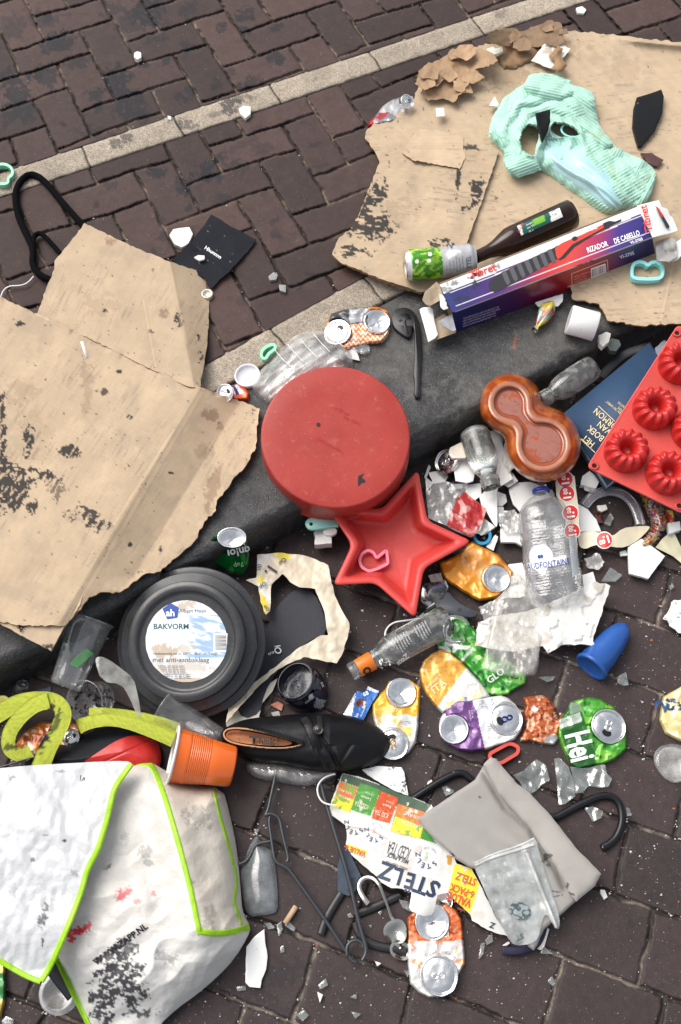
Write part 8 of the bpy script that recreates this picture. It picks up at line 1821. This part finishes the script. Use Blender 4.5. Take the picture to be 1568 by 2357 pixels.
o = gobj('navy_strap', Geo().add(*tube(pth(r11(540, 920, 620, 925, 690, 905, 740, 880, 770, 810, 775, 760), RZ+.012, 2), .007, 8, False, .3)), M('navy_webbing', (.018, .016, .045), .6)); tag(o, 'dark navy strap curving under the zip bag bottom', 'strap')
shard('white splintered strip below the zip bag beside the navy strap', r11(715, 900, 760, 850, 800, 790, 810, 800, 780, 900, 760, 920), RZ+.004, .006, m_chip, 'chip', 'white_chip')
shard('small white stub left of the navy strap on the road', r11(540, 890, 575, 868, 582, 880, 552, 905), RZ+.002, .006, m_chip, 'chip', 'white_chip')
shard('white irregular chip on the road right of the grey pouch', r11(1105, 570, 1130, 575, 1145, 615, 1125, 628, 1103, 590), RZ+.002, .005, m_chip, 'chip', 'white_chip')
# --- large glass curve and ceramic by the bag
t = T('bottle_half', 'large curved piece of clear glass left of the wire hanger, beside the white bag', 'glass shard', 600, 2020, RZ)
sheet_obj('glass_wall', chaikin(r10(300, 255, 320, 290, 350, 320, 390, 350, 405, 400, 415, 480, 424, 600, 425, 695, 380, 715, 295, 722, 285, 728, 245, 712, 232, 660, 215, 580, 205, 480, 225, 420, 260, 320), 1), clear('frosted_glass', (.62, .64, .66), .32, .16, (.42, .44, .45), bump=(50, .3), fres=.5), t, z0=RZ+.002, step=2.5, th=.002, H=lambda x, y, d: .003+.018*(1-np.exp(-d/18)))
shard('tall white plate fragment standing out below the bag corner', r10(242, 900, 290, 840, 345, 798, 350, 870, 364, 960, 355, 1030, 330, 1090, 322, 1137, 260, 1130, 236, 1105), RZ+.003, .006)
A, B = P(656, 2125, RZ+.008), P(682, 2086, RZ+.008)
o = lying('cork_stub', A, B, [(0, 0), (0, .0045), (1, .0048), (1, 0)], M('stub_paper', (.50, .32, .20), .8, dirt=(90, .55, (.6, .5, .4), .1)), None, 14); tag(o, 'tan cigarette stub on the road between the glass piece and wire hanger', 'cigarette stub')
for lb, q in (('tiny clear glass flake above the curved glass piece by the bag', (282, 222, 318, 222, 300, 258)), ('grey glass chip below the curved glass piece in the joint', (345, 765, 380, 760, 410, 790, 370, 800)), ('bluish glass chip just below the tan cigarette stub', (458, 775, 490, 755, 525, 790, 515, 812)), ('long narrow glass chip in the joint left of the cigarette stub', (415, 775, 445, 750, 450, 800, 430, 840)),
              ('small pale glass flake on the road under the wire hanger', (436, 900, 458, 890, 462, 930, 440, 935)), ('glass flake on the brick between the wires of the hanger', (820, 712, 845, 706, 858, 728, 830, 732)), ('glass flake beside the black hanger bar under the spoon', (1000, 700, 1025, 690, 1012, 722)), ('angular pale glass chip at the bottom centre', (528, 1290, 575, 1262, 602, 1295, 565, 1328)), ('dark glass flake at the bottom beside the joint', (842, 1270, 905, 1285, 870, 1312)), ('flat grey glass flake left of the orange and white can', (838, 1190, 875, 1170, 875, 1200)),
              ('glass chunk in the road joint above the bottom edge', (655, 1120, 700, 1080, 712, 1120, 670, 1145)), ('clear glass lump in the joint beside the white plate fragment', (180, 1130, 235, 1125, 240, 1150, 190, 1155)), ('white crumb on the road below the hanger ring', (980, 980, 1020, 995, 995, 1012)), ('tiny oval glass flake right of the hanger wire', (945, 775, 965, 775, 960, 790)), ('yellowish chip in the bottom joint', (650, 1158, 683, 1175, 665, 1225)), ('glass sliver left of the grey pouch bottom', (1440, 560, 1480, 600, 1450, 640)) , ('glass fragment beneath the can in the joint by its left side', (1145, 1030, 1180, 1050, 1170, 1075))):
    shard(lb, r10(*q), RZ+.002, .004, m_chip if ('yellow' in lb or 'crumb' in lb) else glass_m, 'glass shard' if 'glass' in lb else 'chip', 'glass_shard' if 'glass' in lb else 'stone_chip', jag=.6)
for lb, q in (('clear glass fragment in the joint under the zip bag', (440, 860, 480, 820, 485, 870, 450, 890)), ('clear upright glass sliver in the joint left of the zip bag', (415, 880, 440, 875, 430, 940, 402, 975)), ('glass splinter beneath the white splintered strip', (770, 890, 830, 940, 760, 940)), ('glass cube in the long road joint lower right', (800, 1100, 825, 1065, 845, 1110, 830, 1125))):
    shard(lb, r11(*q), RZ+.002, .004, glass_m, 'glass shard', 'glass_shard', jag=.6)
# ================================================================ GRIT in the joints and loose crumbs
def grit(name, n, zone, z0, seed, smin, smax, evfn=None, cols=None):
    rs = np.random.RandomState(seed); X = rs.uniform(-40, 1610, n*8); Y = rs.uniform(-40, 2400, n*8); m = zone(X, Y)
    X, Y = X[m], Y[m]
    p = P(X, Y, z0)[:, :2]
    if evfn is not None:
        e = evfn(p); dens = np.exp(-np.maximum(e, 0)/.004)+.05; k = rs.uniform(0, 1, len(X)) < dens; X, Y, p = X[k], Y[k], p[k]
    X, Y, p = X[:n], Y[:n], p[:n]; g = Geo()
    tet = np.array([(1, 0, 0), (-.5, .87, 0), (-.5, -.87, 0), (.1, .1, .9), (-.6, 0, .4), (.3, -.5, .5)]); fc_ = [(0, 1, 3), (1, 4, 3), (4, 2, 5, 3), (2, 0, 5), (0, 3, 5), (1, 2, 4)]
    for i in range(len(p)):
        s = rs.uniform(smin, smax)*(rs.uniform(.4, 1)**1.5); a = rs.uniform(0, 6.28); R_ = np.array([[math.cos(a), -math.sin(a), 0], [math.sin(a), math.cos(a), 0], [0, 0, 1]])
        v = (tet*rs.uniform(.6, 1.3, (6, 3)))@R_.T*s*np.array([1, .8, .6])+np.array([p[i, 0], p[i, 1], z0-.0012]); g.add(v, fc_, cols[rs.randint(len(cols))], True)
    o = gobj(name, g, M(name+'_mat', None, .5), None, False); o['kind'] = 'stuff'; return o
gc = [(.60, .57, .52), (.42, .38, .33), (.30, .27, .24), (.20, .17, .15), (.10, .085, .075), (.68, .66, .62), (.35, .10, .04), (.45, .47, .46)]
zr = lambda x, y: y > KB(x)+6
za = lambda x, y: (y < L1u(x)); zb2 = lambda x, y: (y > L1l(x)) & (y < L2u(x))
grit('grit', 5200, zr, RZ, 3, .0012, .0036, lambda p: running(p, .124, .168, P(1289, 2183, RZ)[:2]-np.array([.02, 0]), dR)[0], gc)
grit('grit', 1500, za, 0, 4, .0010, .0032, lambda p: herring(p, .090, 2, oA+np.array([.013, .02]), dA)[0], gc)
grit('grit', 2200, zb2, 0, 5, .0010, .0032, lambda p: herring(p, .090, 2, oB+np.array([.03, -.045]), dB)[0], gc)
grit('grit', 900, lambda x, y: (y > KB(x)+2) & (y < KB(x)+26), RZ+.002, 12, .002, .006, None, [(.05, .035, .025), (.12, .07, .04), (.20, .12, .07), (.03, .03, .03), (.4, .36, .3)])
grit('crumbs', 260, lambda x, y: (np.hypot((x-880)/1.5, y-1425) < 42) | (np.hypot(x-850, (y-1400)/1.2) < 34) | (np.hypot(x-990, y-1290) < 30), RZ+.001, 14, .0012, .0048, None, [(.7, .69, .66), (.6, .57, .52)])
grit('crumbs', 420, lambda x, y: (np.hypot((x-1120)/1.6, y-1210) < 80) | (np.hypot(x-1350, y-1200) < 90) | (np.hypot(x-960, y-1400) < 40), RZ+.002, 16, .002, .0085, None, [(.66, .65, .62), (.6, .6, .6), (.5, .5, .48), (.68, .66, .6)])
grit('crumbs', 420, lambda x, y: zr(x, y) & (fbm(x, y, 150, 2, 8) > .45), RZ+.001, 6, .0015, .0050, None, [(.66, .65, .62), (.55, .53, .5), (.6, .6, .58), (.35, .12, .05)])
grit('crumbs', 520, lambda x, y: zr(x, y), RZ+.001, 8, .0005, .0014, None, [(.60, .59, .56), (.4, .38, .35)])
